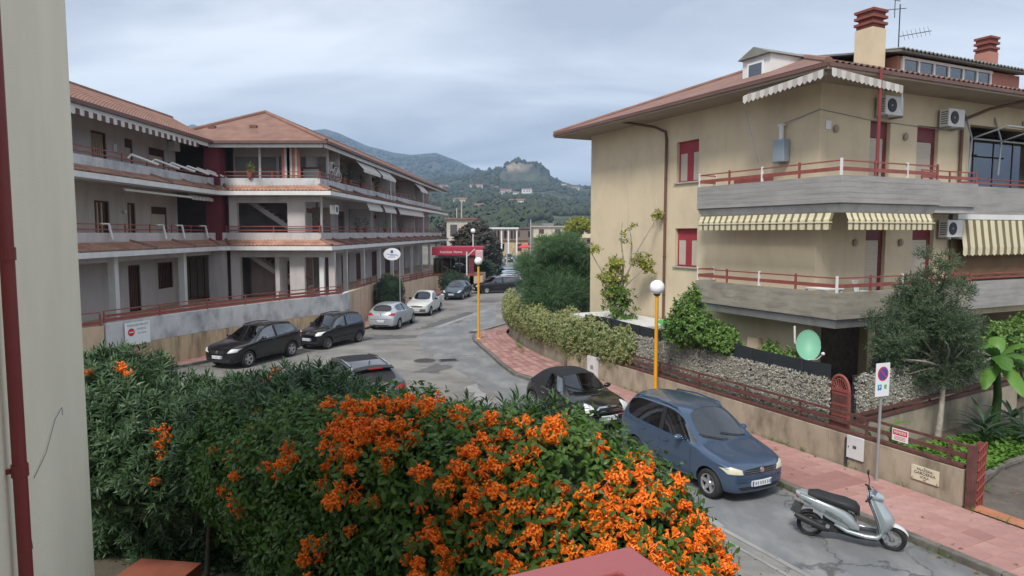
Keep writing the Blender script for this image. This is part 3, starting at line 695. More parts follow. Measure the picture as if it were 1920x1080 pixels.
# walls
ops = [(5.0, 6.18, 7.3, 8.75), (5.0, 6.18, 4.28, 5.65)]
w = wall_open(YE, 0, EZ, .3, ops, lambda u, d, z: (d, u, z)); w.build('wall', 'wall_cream', RB)
ops = [(a, b, l, l + 2.5) for l in lev for a, b in doors] + [(6.9, XE - .3, 3.3, 5.95), (6.9, XE - .3, 6.35, 9.0), (.35, 5.6, .1, 2.75), (6.2, XE - .3, .1, 2.75)]
w = wall_open(XE - .305, 0, EZ - .002, .3, [(a - .305, b - .305, c, d) for a, b, c, d in ops], lambda u, d, z: (u + .305, d, z)); w.build('wall', 'wall_cream', RB)
w = MB(); w.box(XE, XE + .3, 0, YE, 0, EZ - .004); w.box(.305, XE - .005, YE - .3, YE - .001, 0, EZ - .004); w.build('wall', 'wall_cream', RB)
for z in (3.0, 6.05):
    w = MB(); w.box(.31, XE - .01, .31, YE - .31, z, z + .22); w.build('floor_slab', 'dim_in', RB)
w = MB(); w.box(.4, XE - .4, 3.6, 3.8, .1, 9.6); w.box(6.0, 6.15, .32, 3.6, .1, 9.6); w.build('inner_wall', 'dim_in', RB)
# windows on the street side: frame, cream shutter, red shutter strip, sill
for z0, z1 in ((7.3, 8.75), (4.28, 5.65)):
    f = MB(); f.box(.13, .23, 5.0, 5.06, z0, z1); f.box(.13, .23, 6.12, 6.18, z0, z1); f.box(.131, .231, 5.06, 6.12, z1 - .42, z1); f.box(.13, .23, 5.06, 6.12, z0, z0 + .05)
    fo = f.build('window', 'shutter_red', RB)
    q = MB(); q.box(.145, .20, 5.062, 6.118, z0 + .05, z1 - .42); q.build('shutter', 'shutter', fo)
    for k in range(12):
        h = z0 + .07 + k * .078
        q = MB(); q.box(.138, .15, 5.07, 5.35, h, h + .066); q.build('slat', 'shutter', fo); q = MB(); q.box(.138, .15, 5.80, 6.11, h, h + .066); q.build('slat', 'shutter', fo)
    q = MB(); q.box(.130, .15, 5.42, 5.74, z0 + .052, z1 - .42); q.build('red_strip', 'shutter_red', fo)
    q = MB(); q.box(-.07, .22, 4.93, 6.25, z0 - .05, z0); q.build('sill', 'limestone', fo)
# balcony doors
for l in lev:
    for a, b in doors:
        f = MB(); f.box(a, a + .06, .12, .21, l, l + 2.5); f.box(b - .14, b, .12, .21, l, l + 2.5); f.box(a + .06, b - .14, .121, .211, l + 2.02, l + 2.5)
        fo = f.build('balcony_door', 'maroon', RB)
        q = MB()
        for k in range(24): q.box(a + .061, b - .141, .14 + (.004 if k % 2 else 0), .19, l + .02 + k * .0832, l + .02 + (k + 1) * .0832 - .004)
        q.build('shutter', 'shutter', fo)
# balconies with slab, parapet and rails
def path_wall(mb, pts, z0, z1, th, lean=0.0, mi=0):
    """thin wall along a plan path, th to the left of the path; lean shifts the lower edge left"""
    n = len(pts); P_ = [Vector(p_) for p_ in pts]
    def off(i, d):
        if i == 0: e = (P_[1] - P_[0]).normalized(); return P_[0] + Vector((-e.y, e.x)) * d
        if i == n - 1: e = (P_[-1] - P_[-2]).normalized(); return P_[-1] + Vector((-e.y, e.x)) * d
        e0 = (P_[i] - P_[i - 1]).normalized(); e1 = (P_[i + 1] - P_[i]).normalized()
        n0 = Vector((-e0.y, e0.x)); n1 = Vector((-e1.y, e1.x)); h = (n0 + n1).normalized(); return P_[i] + h * (d / max(.3, h.dot(n0)))
    vs = []
    for i in range(n):
        a, b, c, d = off(i, 0), off(i, th), off(i, lean), off(i, lean + th)
        vs += [(*c, z0), (*a, z1), (*b, z1), (*d, z0)]
    fs = []
    for i in range(n - 1):
        o = 4 * i; fs += [(o, o + 4, o + 5, o + 1), (o + 1, o + 5, o + 6, o + 2), (o + 2, o + 6, o + 7, o + 3), (o + 3, o + 7, o + 4, o)]
    fs += [(0, 1, 2, 3), (4 * n - 1, 4 * n - 2, 4 * n - 3, 4 * n - 4)]
    return mb.add(vs, fs, mi)
def rail_run(parent, pts, z, hts, mats, posts=1.2, pmat='white', ph=.42, pw=.045, white_every=1, base=0):
    """posts and rails along a plan path; hts: list of (height, width, thickness)"""
    P_ = [Vector(p_) for p_ in pts]
    for i in range(len(P_) - 1):
        for (h, w_, t_) in hts:
            q = MB(); q.bar((*P_[i], z + h), (*P_[i + 1], z + h), w_, t_); q.build('rail', mats, parent)
        ln = (P_[i + 1] - P_[i]).length; k = max(1, round(ln / posts))
        for j in range(k + (1 if i == len(P_) - 2 else 0)):
            c = P_[i].lerp(P_[i + 1], j / k); wht = (j % white_every == 0)
            q = MB(); q.box(c.x - pw / 2, c.x + pw / 2, c.y - pw / 2, c.y + pw / 2, z + base, z + ph); q.build('post', pmat if wht else mats, parent)
for l, mt in ((3.2, 'concrete_old'), (6.29, 'concrete')):
    s_ = MB(); s_.prism([(-.72, 4.1), (-.72, -1.32), (3.22, -1.32), (3.22, -.002), (-.002, -.002), (-.002, 4.1)], l - .18, l)
    b = s_.build('balcony', 'concrete_band', RB)
    q = MB(); path_wall(q, [(0, 4.12), (-.8, 4.12), (-.8, -1.4), (3.3, -1.4), (3.3, -.9), (5.95, -.9), (5.95, 0)], l - .004, l + .71, .11); q.build('parapet', mt, b)
    q = MB(); path_wall(q, [(0, 4.10), (-.79, 4.10), (-.79, -1.39), (3.29, -1.39), (3.29, -.02)], l - .26, l - .012, .1, .10); q.build('lower_band', 'concrete_band', b)
    s2 = MB(); s2.prism([(3.3, -.83), (5.9, -.83), (5.9, -.002), (3.3, -.002)], l - .2, l - .01); s2.build('slab', 'concrete_band', b)
    for k in range(4):
        q = MB(); path_wall(q, [(-.8025, 4.1), (-.8025, -1.4025), (3.3, -1.4025)], l + .12 + k * .145, l + .126 + k * .145, .02); q.build('board_joint', 'concrete_old', b)
    q = MB(); path_wall(q, [(-.806, 4.1), (-.806, -1.406), (3.3, -1.406)], l - .035, l - .018, .02); q.build('cable', 'darkmetal', b)
    rail_run(b, [(-.05, 4.06), (-.745, 4.06), (-.745, -1.345), (3.22, -1.345)], l + .71, [(.17, .03, .10), (.38, .03, .035)], 'redrail', 1.35, 'white', .44, .05, 2, -.12)
    rail_run(b, [(3.3, -.845), (5.9, -.845)], l + .71, [(.15, .03, .09), (.33, .03, .035)], 'redrail', 1.2, 'redrail', .35, .04, 2, -.1)
# loggia parapets at the far end
for l in (3.2, 6.29):
    q = MB(); q.box(6.0, XE - .1, -.30, -.16, l - .2, l + .70); lo = q.build('loggia_parapet', 'concrete', RB)
    q = MB(); q.box(6.0, XE - .1, -.159, .0, l - .22, l - .02); q.build('slab', 'concrete_band', lo)
    q = MB(); q.box(6.0, XE - .1, -.28, -.20, l + .93, l + .96); q.box(6.0, XE - .1, -.27, -.21, l + .78, l + .84); q.build('rail', 'redrail', lo)
q = MB(); q.box(6.0, XE - .1, -.32, -.14, 5.92, 6.088); q.build('awning_case', 'white', RB)
q = MB()   # brown screen behind the lower loggia parapet
q.grid(lambda u, v: (6.0 + u * 8.9, -.13 + .02 * math.sin(u * 60), 3.9 + v * 1.4), 90, 1); q.build('fabric_screen', 'brown_screen', RB)
def stripes(parent, name, p0, p1, q0, q1, n, mA, mB, vz=.18, wav=.05, ra=.5):
    """striped awning cloth from edge p0-p1 down to q0-q1 with a scalloped valance"""
    p0, p1, q0, q1 = map(Vector, (p0, p1, q0, q1)); mb = MB()
    for i in range(n):
        u0 = (i // 2 * 2 + (2 * ra if i % 2 else 0)) / n; u1 = (i // 2 * 2 + (2 if i % 2 else 2 * ra)) / n
        a, b, c, d = p0.lerp(p1, u0), p0.lerp(p1, u1), q0.lerp(q1, u1), q0.lerp(q1, u0)
        bow = Vector((0, 0, -.02)); mi = i % 2
        mb.add([a, b, b.lerp(c, .5) + bow, a.lerp(d, .5) + bow, c, d], [(0, 1, 2, 3), (3, 2, 4, 5)], mi)
        cm, dm = c - Vector((0, 0, vz)), d - Vector((0, 0, vz)); mid = (cm + dm) / 2 - Vector((0, 0, wav))
        mb.add([d, c, cm, mid, dm], [(0, 1, 2, 3, 4)], mi)
    return mb.build(name, [mA, mB], parent, fixn=False)
stripes(RB, 'awning', (6.1, -.33, 5.90), (14.8, -.33, 5.90), (6.1, -.46, 5.02), (14.8, -.46, 5.02), 44, 'awning_cream', 'awning_brown', .22, .06, .58)
aw = stripes(RB, 'awning', (-.78, 3.95, 6.02), (-.78, -1.2, 6.02), (-.86, 3.95, 5.84), (-.86, -1.2, 5.84), 40, 'awning_cream', 'awning_brown', .26, .012, .66)
q = MB(); q.bar((-.87, 3.97, 5.77), (-.87, -1.22, 5.77), .03, .03); q.build('front_bar', 'awning_cream', aw)
aw = stripes(RB, 'awning', (-.55, -1.38, 6.02), (3.0, -1.38, 6.02), (-.55, -1.46, 5.84), (3.0, -1.46, 5.84), 30, 'awning_cream', 'awning_brown', .26, .012, .66)
q = MB(); q.bar((-.57, -1.47, 5.77), (3.02, -1.47, 5.77), .03, .03); q.build('front_bar', 'awning_cream', aw)
stripes(RB, 'awning', (-.95, 1.7, 9.68), (-.95, -1.0, 9.62), (-1.25, 1.7, 9.50), (-1.25, -1.1, 9.70), 17, 'awning_white', 'awning_grey', .17, .07)
stripes(RB, 'awning', (-.9, -1.05, 9.66), (1.6, -1.05, 9.58), (-1.2, -1.32, 9.70), (1.6, -1.32, 9.50), 16, 'awning_white', 'awning_grey', .18, .05)
q = MB(); q.cyl((1.6, -1.3, 9.45), (1.6, -1.3, 8.9), .018); q.cyl((-1.2, 1.75, 9.45), (-.4, 1.85, 7.6), .012); q.build('awning_crank', 'grey_metal', RB)
# loggia frame above: open awning arms and glass behind
q = MB()
for x in (6.6, 8.2, 9.8):
    q.tube([(x, -.2, 7.4), (x, -.25, 8.5), (x, .0, 9.3)], .03); q.cyl((x, -.25, 8.5), (x, -1.3, 8.75), .025)
q.cyl((6.6, -1.3, 8.75), (14, -1.3, 8.75), .03); q.cyl((6.6, -.25, 8.5), (14, -.25, 8.5), .03); q.build('awning_frame', 'grey_metal', RB)
for x in np.arange(6.95, 14, 1.2):
    q = MB(); q.box(x, x + 1.16, 1.3, 1.33, 6.4, 9.0); q.build('glass_pane', 'glass_tint', RB)
    q = MB(); q.box(x + 1.16, x + 1.2, 1.28, 1.35, 6.36, 9.0); q.build('mullion', 'wood_dark', RB)
# ground floor porch: columns, back wall, shutters
for x in (2.35, 5.7):
    q = MB(); q.box(x, x + .32, -.02, .28, .1, 2.74); q.build('porch_column', 'wall_cream', RB)
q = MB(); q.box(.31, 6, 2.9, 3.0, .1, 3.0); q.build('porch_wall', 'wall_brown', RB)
q = MB(); q.box(1.0, 1.9, 2.84, 2.9, .1, 2.2); q.build('porch_door', 'wood_dark', RB)
# gutter, downpipes
def hip_roof(parent, x0, x1, y0, y1, z, rise, inset, tilemat, ridge_end=True, pitch=.23, rows=14, th=.16, soff='soffit', gut='gutter', ends=(True, True)):
    ym = (y0 + y1) / 2
    a, b, c, d = (x0, y0, z), (x1, y0, z), (x1, y1, z), (x0, y1, z); r0 = (x0 + inset, ym, z + rise); r1 = (x1 - (inset if ends[1] else 0), ym, z + rise)
    rf = MB(); rf.add([a, b, c, d, r0, r1, (x0, y0, z - th), (x1, y0, z - th), (x1, y1, z - th), (x0, y1, z - th)],
                      [(0, 1, 5, 4), (2, 3, 4, 5), (3, 0, 4), (1, 2, 5), (0, 6, 7, 1), (1, 7, 8, 2), (2, 8, 9, 3), (3, 9, 6, 0), (9, 8, 7, 6)])
    ro = rf.build('roof', soff, parent)
    e = .03
    def up(p_): return (p_[0], p_[1], p_[2] + e)
    stuff(tile_field(up(r0), up(r1), up(b), up(a), pitch, rows).build('roof_tile', tilemat, ro, fixn=False))
    stuff(tile_field(up(r0), up(r0), up(a), up(d), pitch, rows).build('roof_tile', tilemat, ro, fixn=False))
    stuff(tile_field(up(r1), up(r0), up(d), up(c), pitch, rows).build('roof_tile', tilemat, ro, fixn=False))
    q = MB()
    for p_, q_ in ((a, r0), (d, r0), (r0, r1)): q.cyl(up(p_), up(q_), .11, .11, 8)
    q.build('ridge', tilemat, ro)
    for p_, q_ in ((a, b), (a, d), (d, c)):
        gq = MB(); P0, Q0 = Vector(p_), Vector(q_); o_ = Vector((0, 0, -.05)); out = Vector(((P0.y - Q0.y), 0, 0)) if False else Vector((0, 0, 0))
        gq.bar(P0 + o_, Q0 + o_, .12, .10); gq.build('gutter', gut, ro)
    return ro
roof = hip_roof(RB, -1.2, 19, -1.2, 13.14, 9.86, 2.45, 6.6, 'tile', ends=(True, False), rows=22)
def pipe(parent, pts, r=.05, m='pipe_brown', clips=True, name='downpipe'):
    q = MB(); q.tube(pts, r, 10); o = q.build(name, m, parent, smooth=True)
    if clips:
        (x, y, z1), (_, _, z0) = pts[-2], pts[-1]; k = int(abs(z1 - z0) / 1.6)
        for i in range(1, k + 1):
            c = MB(); zz = z1 + (z0 - z1) * i / (k + 1); c.lathe([(r + .012, zz - .02), (r + .012, zz + .02)], (x, y, 0), 10); c.build('clip', m, o)
pipe(RB, [(-.9, 8.3, 9.72), (-.15, 7.3, 9.45), (-.075, 6.75, 9.2), (-.075, 6.7, 8.9), (-.075, 6.7, .3)])
pipe(RB, [(8.2, -1.0, 9.7), (7.2, -.4, 9.45), (6.4, -.08, 9.1), (6.35, -.08, 8.9), (6.35, -.08, 3.3)])
# chimneys, dormers, aerial
def chimney(x, y, z0, z1, w_, cap, shaft, label=None):
    q = MB(); q.box(x - w_ / 2, x + w_ / 2, y - w_ / 2, y + w_ / 2, z0, z1); c = q.build('chimney', shaft, RB)
    for k in range(3):
        q = MB(); e = w_ * (.40 if k % 2 else .46); q.box(x - e, x + e, y - e, y + e, z1 + k * .19, z1 + k * .19 + .11); q.build('cap_course', cap, c)
        q = MB(); e2 = w_ * .55; q.box(x - e2, x + e2, y - e2, y + e2, z1 + k * .19 + .11, z1 + (k + 1) * .19 - .002); q.build('cap_course', cap, c)
chimney(3.25, 1.0, 10.3, 11.78, .62, 'redbrick', 'wall_cream')
chimney(11.0, 2.0, 10.9, 12.15, .55, 'redbrick', 'pink')
q = MB(); q.box(.65, 2.6, 2.5, 3.7, 10.2, 11.15); dm = q.build('dormer', 'white', RB)
q = MB(); q.add([(.5, 2.4, 11.15), (.5, 3.1, 11.46), (.5, 3.8, 11.15), (2.8, 2.4, 11.15), (2.8, 3.1, 11.46), (2.8, 3.8, 11.15)], [(0, 1, 4, 3), (1, 2, 5, 4), (0, 2, 1), (3, 4, 5), (0, 3, 5, 2)]); q.build('dormer_roof', 'roofgreen', dm)
q = MB(); q.box(.60, .64, 2.75, 3.45, 10.45, 11.0); q.build('dormer_window', 'white_paint', dm)
q = MB(); q.box(.585, .60, 2.83, 3.37, 10.52, 10.93); q.build('pane', 'glass_dark', dm)
q = MB(); q.box(3.95, 10.5, .55, 5.5, 9.9, 10.98); pt = q.build('penthouse', 'pink', RB)
q = MB(); q.add([(3.6, .2, 11.0), (10.8, .2, 11.0), (10.8, 5.6, 11.9), (3.6, 5.6, 11.9), (3.6, .2, 11.06), (10.8, .2, 11.06), (10.8, 5.6, 11.96), (3.6, 5.6, 11.96)], [(0, 1, 2, 3), (4, 7, 6, 5), (0, 4, 5, 1), (3, 2, 6, 7), (0, 3, 7, 4), (1, 5, 6, 2)]); q.build('penthouse_roof', 'roofgreen', pt)
stuff(tile_field((3.6, 1.2, 11.23), (10.8, 1.2, 11.23), (10.8, .15, 11.06), (3.6, .15, 11.06), .2, 1).build('roof_tile', 'roofgreen', pt, fixn=False))
for k in range(6):
    x = 4.2 + k * .76
    q = MB(); q.box(x, x + .68, .52, .548, 10.28, 10.88); q.build('pane', 'glass_dark', pt)
    q = MB(); q.box(x + .68, x + .76, .48, .56, 10.2, 10.96); q.build('window_post', 'white_paint', pt)
q = MB(); q.box(4.1, 4.2, .48, .56, 10.2, 10.96); q.box(4.1, 8.8, .47, .57, 10.20, 10.27); q.box(4.1, 8.8, .47, .57, 10.89, 10.97); q.build('window_frame', 'white_paint', pt)
q = MB(); q.grid(lambda u, v: (3.2 + u * 4.6, 5.2 + v * 2, 11.3 + .95 * math.sin(math.pi * u)), 14, 2); q.add([(3.2 + i * 4.6 / 14, 5.2, 11.3 + .95 * math.sin(math.pi * i / 14)) for i in range(15)], [tuple(range(15))]); q.build('vault', 'yellow_wall', RB)
q = MB(); q.cyl((4.6, 1, 10.2), (4.6, 1, 12.75), .018); q.cyl((3.6, 1.0, 12.42), (4.75, .9, 12.62), .012); q.cyl((4.35, 1, 12.3), (4.35, 1, 12.85), .012); q.cyl((4.1, 1, 12.85), (4.6, 1, 12.85), .012); q.cyl((4.6, 1, 11.75), (5.6, .6, 11.95), .012)
for k in range(7): q.cyl((4.7 + k * .13, .86 - k * .052, 11.62 + k * .026), (4.7 + k * .13, .96 - k * .052, 11.92 + k * .026), .005)
q.build('aerial', 'darkmetal', RB)
# red post on the balcony
q = MB(); q.cyl((.72, -1.28, 6.29), (.72, -1.28, 9.85), .045); q.build('awning_post', 'pipe_red', RB)
# wall fittings
q = MB(); q.box(-.28, -.005, 1.02, 1.45, 7.58, 8.25); bo = q.build('boiler', 'boiler', RB, bev=.03)
q = MB(); q.cyl((-.14, 1.25, 8.25), (-.14, 1.25, 8.66), .07); q.box(-.2, -.05, 1.15, 1.35, 8.66, 8.7); q.build('flue', 'white', bo)
q = MB(); q.tube([(-.1, 1.2, 8.72), (-.02, .4, 8.88), (-.02, -.02, 8.95)], .012); q.tube([(-.02, -.02, 8.95), (2.0, -.02, 8.8), (6.0, -.02, 8.72)], .012); q.build('cable', 'grey_metal', RB)
for (x, y, z) in ((.6, -.06, 8.45), (3.65, -.06, 8.4), (1.6, -.05, 5.2), (3.65, -.06, 5.2)):
    q = MB(); q.sphere((x, y, z), .09, 10, 8, 1, .6, 1.3); q.build('wall_lamp', 'soffit', RB, smooth=True)
q = MB(); q.box(.2, .42, -.03, -.003, 8.42, 8.66); q.build('junction_box', 'white', RB)
def aircon(parent, cx, y, z, sx=.8, d=.3, h=.55, name='air_conditioner', facing=-1):
    q = MB(); q.box(cx - sx / 2, cx + sx / 2, y - d, y, z, z + h); o = q.build(name, 'white', parent, bev=.015)
    q = MB(); q.lathe([(.2, -.012), (.2, -.004), (.17, -.004), (.17, -.014), (.03, -.014)], (cx - .12, y - d, z + h / 2), 20, 'y'); q.build('fan_grille', 'darkmetal', o)
    for k in range(6):
        q = MB(); q.box(cx - sx / 2 - .004, cx - sx / 2, y - d + .04, y - .06, z + .08 + k * .07, z + .11 + k * .07); q.build('louvre', 'grey_plastic', o)
    q = MB(); q.box(cx - sx / 2 + .05, cx - sx / 2 + .1, y - d - .05, y + .08, z - .06, z - .005); q.box(cx + sx / 2 - .1, cx + sx / 2 - .05, y - d - .05, y + .08, z - .06, z - .005); q.build('bracket', 'grey_metal', o)
aircon(RB, 2.6, -.09, 8.92); aircon(RB, 5.55, -.09, 8.78); aircon(RB, 5.75, -.09, 5.35, .75)
q = MB(); q.box(-.16, -.005, 1.9, 2.35, 1.45, 2.2); q.build('meter_box', 'wall_cream', RB)
# things on the balconies
t = thing('plastic_chair', 'white plastic chair standing on the lower corner balcony', 'chair', (W3(16.3 + 1.2, 13.8 - .75, 3.2)), A + .4)
q = MB(); q.box(-.22, .22, -.2, .2, .40, .44); q.build('seat', 'white_paint', t)
for sx_ in (-1, 1):
    for sy_ in (-1, 1): q = MB(); q.bar((sx_ * .2, sy_ * .18, .4), (sx_ * .23, sy_ * .22, 0), .04, .04); q.build('leg', 'white_paint', t)
    q = MB(); q.bar((sx_ * .23, -.2, .62), (sx_ * .23, .2, .62), .05, .03); q.bar((sx_ * .23, -.2, .62), (sx_ * .21, -.18, .42), .04, .03); q.build('armrest', 'white_paint', t)
q = MB()
for k in range(5): q.bar((-.17 + k * .085, .2, .44), (-.18 + k * .09, .30, .92), .05, .02)
q.bar((-.22, .30, .92), (.22, .30, .92), .06, .03); q.build('backrest', 'white_paint', t)
t = thing('plastic_table', 'white slatted table on the lower corner balcony, left of the plastic chair', 'table', W3(16.3 - .1, 13.8 + 2.2 - 2.6, 3.2), A)
for k in range(7): q = MB(); q.box(-.42, .42, -.33 + k * .095, -.33 + k * .095 + .08, .72, .75); q.build('slat', 'white_paint', t)
for sx_ in (-1, 1):
    for sy_ in (-1, 1): q = MB(); q.box(sx_ * .36 - .025, sx_ * .36 + .025, sy_ * .27 - .025, sy_ * .27 + .025, 0, .72); q.build('leg', 'white_paint', t)
t = thing('bench', 'red bench standing on the upper corner balcony', 'bench', W3(16.3 - .38, 13.8 + 2.3, 6.29), A)
q = MB(); q.box(-.2, .2, -.8, .8, .42, .47); q.build('seat', 'redrail', t)
q = MB(); q.box(.2, .24, -.8, .8, .5, .95); q.build('backrest', 'redrail', t)
for y in (-.7, .7): q = MB(); q.box(-.18, .2, y - .03, y + .03, 0, .42); q.build('leg', 'redrail', t)
# glass veranda in the garden
GV = thing('glass_veranda', 'low white framed garden veranda with flat roof against the cream house', 'veranda', W3(14.2, 19.3, 0), A)
q = MB(); q.box(-.15, 2.0, -.15, 4.4, 2.12, 2.24); q.build('roof', 'panel_white', GV)
q = MB(); q.box(0, 1.95, 0, 4.25, .2, .9); q.build('base', 'panel_white', GV)
for k in range(5):
    y = k * 1.05
    q = MB(); q.box(0, .06, y, y + .07, .9, 2.12); q.build('post', 'white_paint', GV)
    if k < 4: q = MB(); q.box(.02, .035, y + .07, y + 1.05, .9, 2.12); q.build('pane', 'glass_dark', GV)
    if k < 4: q = MB(); q.box(0.0, .05, y + .07, y + 1.05, 1.62, 1.67); q.build('glazing_bar', 'white_paint', GV)
for k in range(3):
    x = .06 + k * .92
    q = MB(); q.box(x, x + .06, 0, .06, .9, 2.12); q.build('post', 'white_paint', GV)
    if k < 2: q = MB(); q.box(x + .06, x + .92, .02, .035, .9, 2.12); q.build('pane', 'glass_dark', GV)
    if k < 2: q = MB(); q.box(x + .06, x + .92, .0, .05, 1.62, 1.67); q.build('glazing_bar', 'white_paint', GV)
# green corrugated sheet roof
q = MB(); q.grid(lambda u, v: (u * 1.5, v * .9, .3 * v + .02 * math.sin(u * 50)), 60, 2)
one('sheet_roof', q, 'green_sheet', 'green corrugated plastic sheet roof behind the fence top', 'roof sheet', W3(14.3, 17.6, 2.25), A, fixn=False)
q = MB()
# ================================================================== near wall and balcony rail of the viewer's house
NW = thing('near_house', 'pale cream house wall close by with a red downpipe', 'house', W3(-.8, 1.0, 0), A)
q = MB(); q.box(-2.2, 0, 0, 5.9, 0, 9.5); q.build('wall', 'wall_near', NW, bev=.012)
pz = MB(); pz.tube([(.055, 2.95, 9.3), (.055, 2.95, .2)], .031, 16); po = pz.build('downpipe', 'pipe_red', NW, smooth=True)
for z in (5.4, 4.35, 2.4):
    c = MB(); c.lathe([(.032, z - .03), (.037, z - .03), (.037, z + .03), (.032, z + .03)], (.055, 2.95, 0), 16); c.box(-.01, .05, 2.94, 2.96, z - .012, z + .012); c.build('pipe_collar', 'pipe_red', po)
q = MB(); q.tube([(.006, 3.55, 4.12), (.012, 3.9, 4.16), (.008, 4.3, 4.27), (.006, 4.6, 4.28), (.006, 4.62, 4.22)], .0018, 6); q.tube([(.006, 3.2, 4.1), (.012, 3.3, 3.98), (.02, 3.33, 3.8)], .002, 6); q.build('loose_wire', 'grey_plastic', NW)
q = MB(); q.box(-13, 3.0, -11, -2.7, 0, 9.0); q.build('unseen_house_body', 'wall_near', NW)  # unseen body of the viewer's house, added and sized to shade the hedge
BR = thing('balcony_railing', 'red painted metal balcony handrail corner close to the viewer', 'railing', W3(0, 0, 3.95), A)
q = MB(); n1_, m1_ = .63, .87; w_ = .062
q.add([(-.75, m1_, 1.05), (n1_, m1_, 1.05), (n1_, -1.2, 1.05), (n1_ - w_, -1.2, 1.05), (n1_ - w_, m1_ - w_, 1.05), (-.75, m1_ - w_, 1.05)] + [(-.75, m1_, 1.01), (n1_, m1_, 1.01), (n1_, -1.2, 1.01), (n1_ - w_, -1.2, 1.01), (n1_ - w_, m1_ - w_, 1.01), (-.75, m1_ - w_, 1.01)],
      [(0, 1, 4, 5), (1, 2, 3, 4), (6, 11, 10, 7), (7, 10, 9, 8), (0, 6, 7, 1), (1, 7, 8, 2), (2, 8, 9, 3), (3, 9, 10, 4), (4, 10, 11, 5), (5, 11, 6, 0)])
q.build('handrail', 'near_rail', BR, bev=.004)
q = MB(); q.box(n1_ - .052, n1_ - .01, m1_ - .052, m1_ - .01, 0, 1.01); q.build('post', 'near_rail', BR)
for k in range(9):
    q = MB(); x = n1_ - .17 - k * .13; q.box(x - .008, x + .008, m1_ - .04, m1_ - .024, .1, 1.01); q.build('baluster', 'near_rail', BR)
for k in range(12):
    q = MB(); y = m1_ - .17 - k * .13; q.box(n1_ - .04, n1_ - .024, y - .008, y + .008, .1, 1.01); q.build('baluster', 'near_rail', BR)
q = MB(); q.box(-.75, n1_, m1_ - .05, m1_ - .012, .06, .1); q.box(n1_ - .05, n1_ - .012, -1.2, m1_ - .05, .06, .1); q.build('bottom_rail', 'near_rail', BR)
q = MB(); q.box(-.79, .8, -1.5, 1.0, 3.7, 3.95); one('balcony_slab', q, 'concrete', 'concrete slab of the balcony the viewer stands on', 'balcony', (0, 0, 0), A)
q = MB(); q.box(0, .95, 0, 1.2, 0, .45); st = one('garden_step', q, 'terracotta', 'low terracotta tiled step at the foot of the near wall', 'step', (-5.6, 8.45, .3), -.15)
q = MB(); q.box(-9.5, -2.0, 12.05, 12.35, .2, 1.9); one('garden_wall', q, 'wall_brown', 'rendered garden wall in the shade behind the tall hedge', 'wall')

# ================================================================== left-hand terraced apartment block
LB = thing('apartment_block', 'long three-storey grey block with tiled canopies and red roofs', 'building', (-17, 38, 0))
def lbuild(mb, name, m, parent=None, **k):
    par = parent or LB
    return MB_build_world(mb, name, m, par, **k)
def MB_build_world(mb, name, m, par, **k):
    mb.v = [(a + 17, b - 38, c) for a, b, c in mb.v]
    return mb.build(name, m, par, **k)
def XC(Y): return -10.9 + .05 * (Y - 39)
F1, F2, F3, EA = 1.6, 4.85, 7.95, 10.55
# --- wing A (facade parallel to the street, left)
def sx_wall(X, Ya, Yb, z0, z1, ops, m, name='wall', th=.25):
    w_ = wall_open(Yb - Ya, z0, z1, th, [(a - Ya, b - Ya, c, d) for a, b, c, d in ops], lambda u, d, z: (X - d, Ya + u, z)); return lbuild(w_, name, m)
XA = -18.7
opA3 = [(30.75, 31.9, F3, 10.05), (33.4, 34.1, F3, 10.05), (35.6, 37.2, F3, 9.9)]
opA2 = [(30.75, 31.9, F2, 6.95), (33.4, 34.1, F2, 6.95), (35.6, 37.2, F2, 6.85)]
opA1 = [(33.2, 34.3, F1, 3.9), (25.5, 26.6, F1, 3.9), (27.4, 28.6, 2.6, 3.9), (36.0, 37.6, 2.5, 3.9)]
sx_wall(XA, 18, 38.2, F3, EA + .1, opA3, 'wall_white'); sx_wall(XA, 18, 38.2, F2, F3 - .01, opA2, 'wall_beige'); sx_wall(XA, 18, 38.2, .1, F2 - .01, opA1, 'wall_white')
for i, (a, b, c, d) in enumerate(opA3 + opA2 + opA1):
    f = MB(); f.box(XA - .12, XA - .04, a, a + .09, c, d); f.box(XA - .12, XA - .04, b - .09, b, c, d); f.box(XA - .121, XA - .041, a + .09, b - .09, d - (.38 if (i % 3 == 2 or i == 1) and i < 6 else .09), d)
    fo = lbuild(f, 'door', 'wood_dark')
    if i in (2, 5):
        q = MB(); q.box(XA - .10, XA - .07, a + .09, b - .09, c, d - .38); lbuild(q, 'shutter', 'shutter', fo)
    elif i in (0,):
        for k in range(6): q = MB(); y = a + .12 + k * .155; q.box(XA - .10, XA - .06, y, y + .085, c, d - .09); lbuild(q, 'slat', 'woodslat', fo)
    elif i in (1,):
        q = MB(); q.box(XA - .10, XA - .07, a + .09, b - .09, c, d - .42); lbuild(q, 'shutter', 'shutter', fo)
    else:
        for k in range(max(3, int((b - a - .2) / .16))): q = MB(); y = a + .12 + k * .16; q.box(XA - .10, XA - .06, y, y + .10, c, d - .09); lbuild(q, 'slat', 'wood_dark' if i > 5 else ('woodslat' if k % 2 else 'wood_dark'), fo)
    q = MB(); q.box(XA - .24, XA - .20, a, b, c, d); lbuild(q, 'backing', 'dark_in', fo)
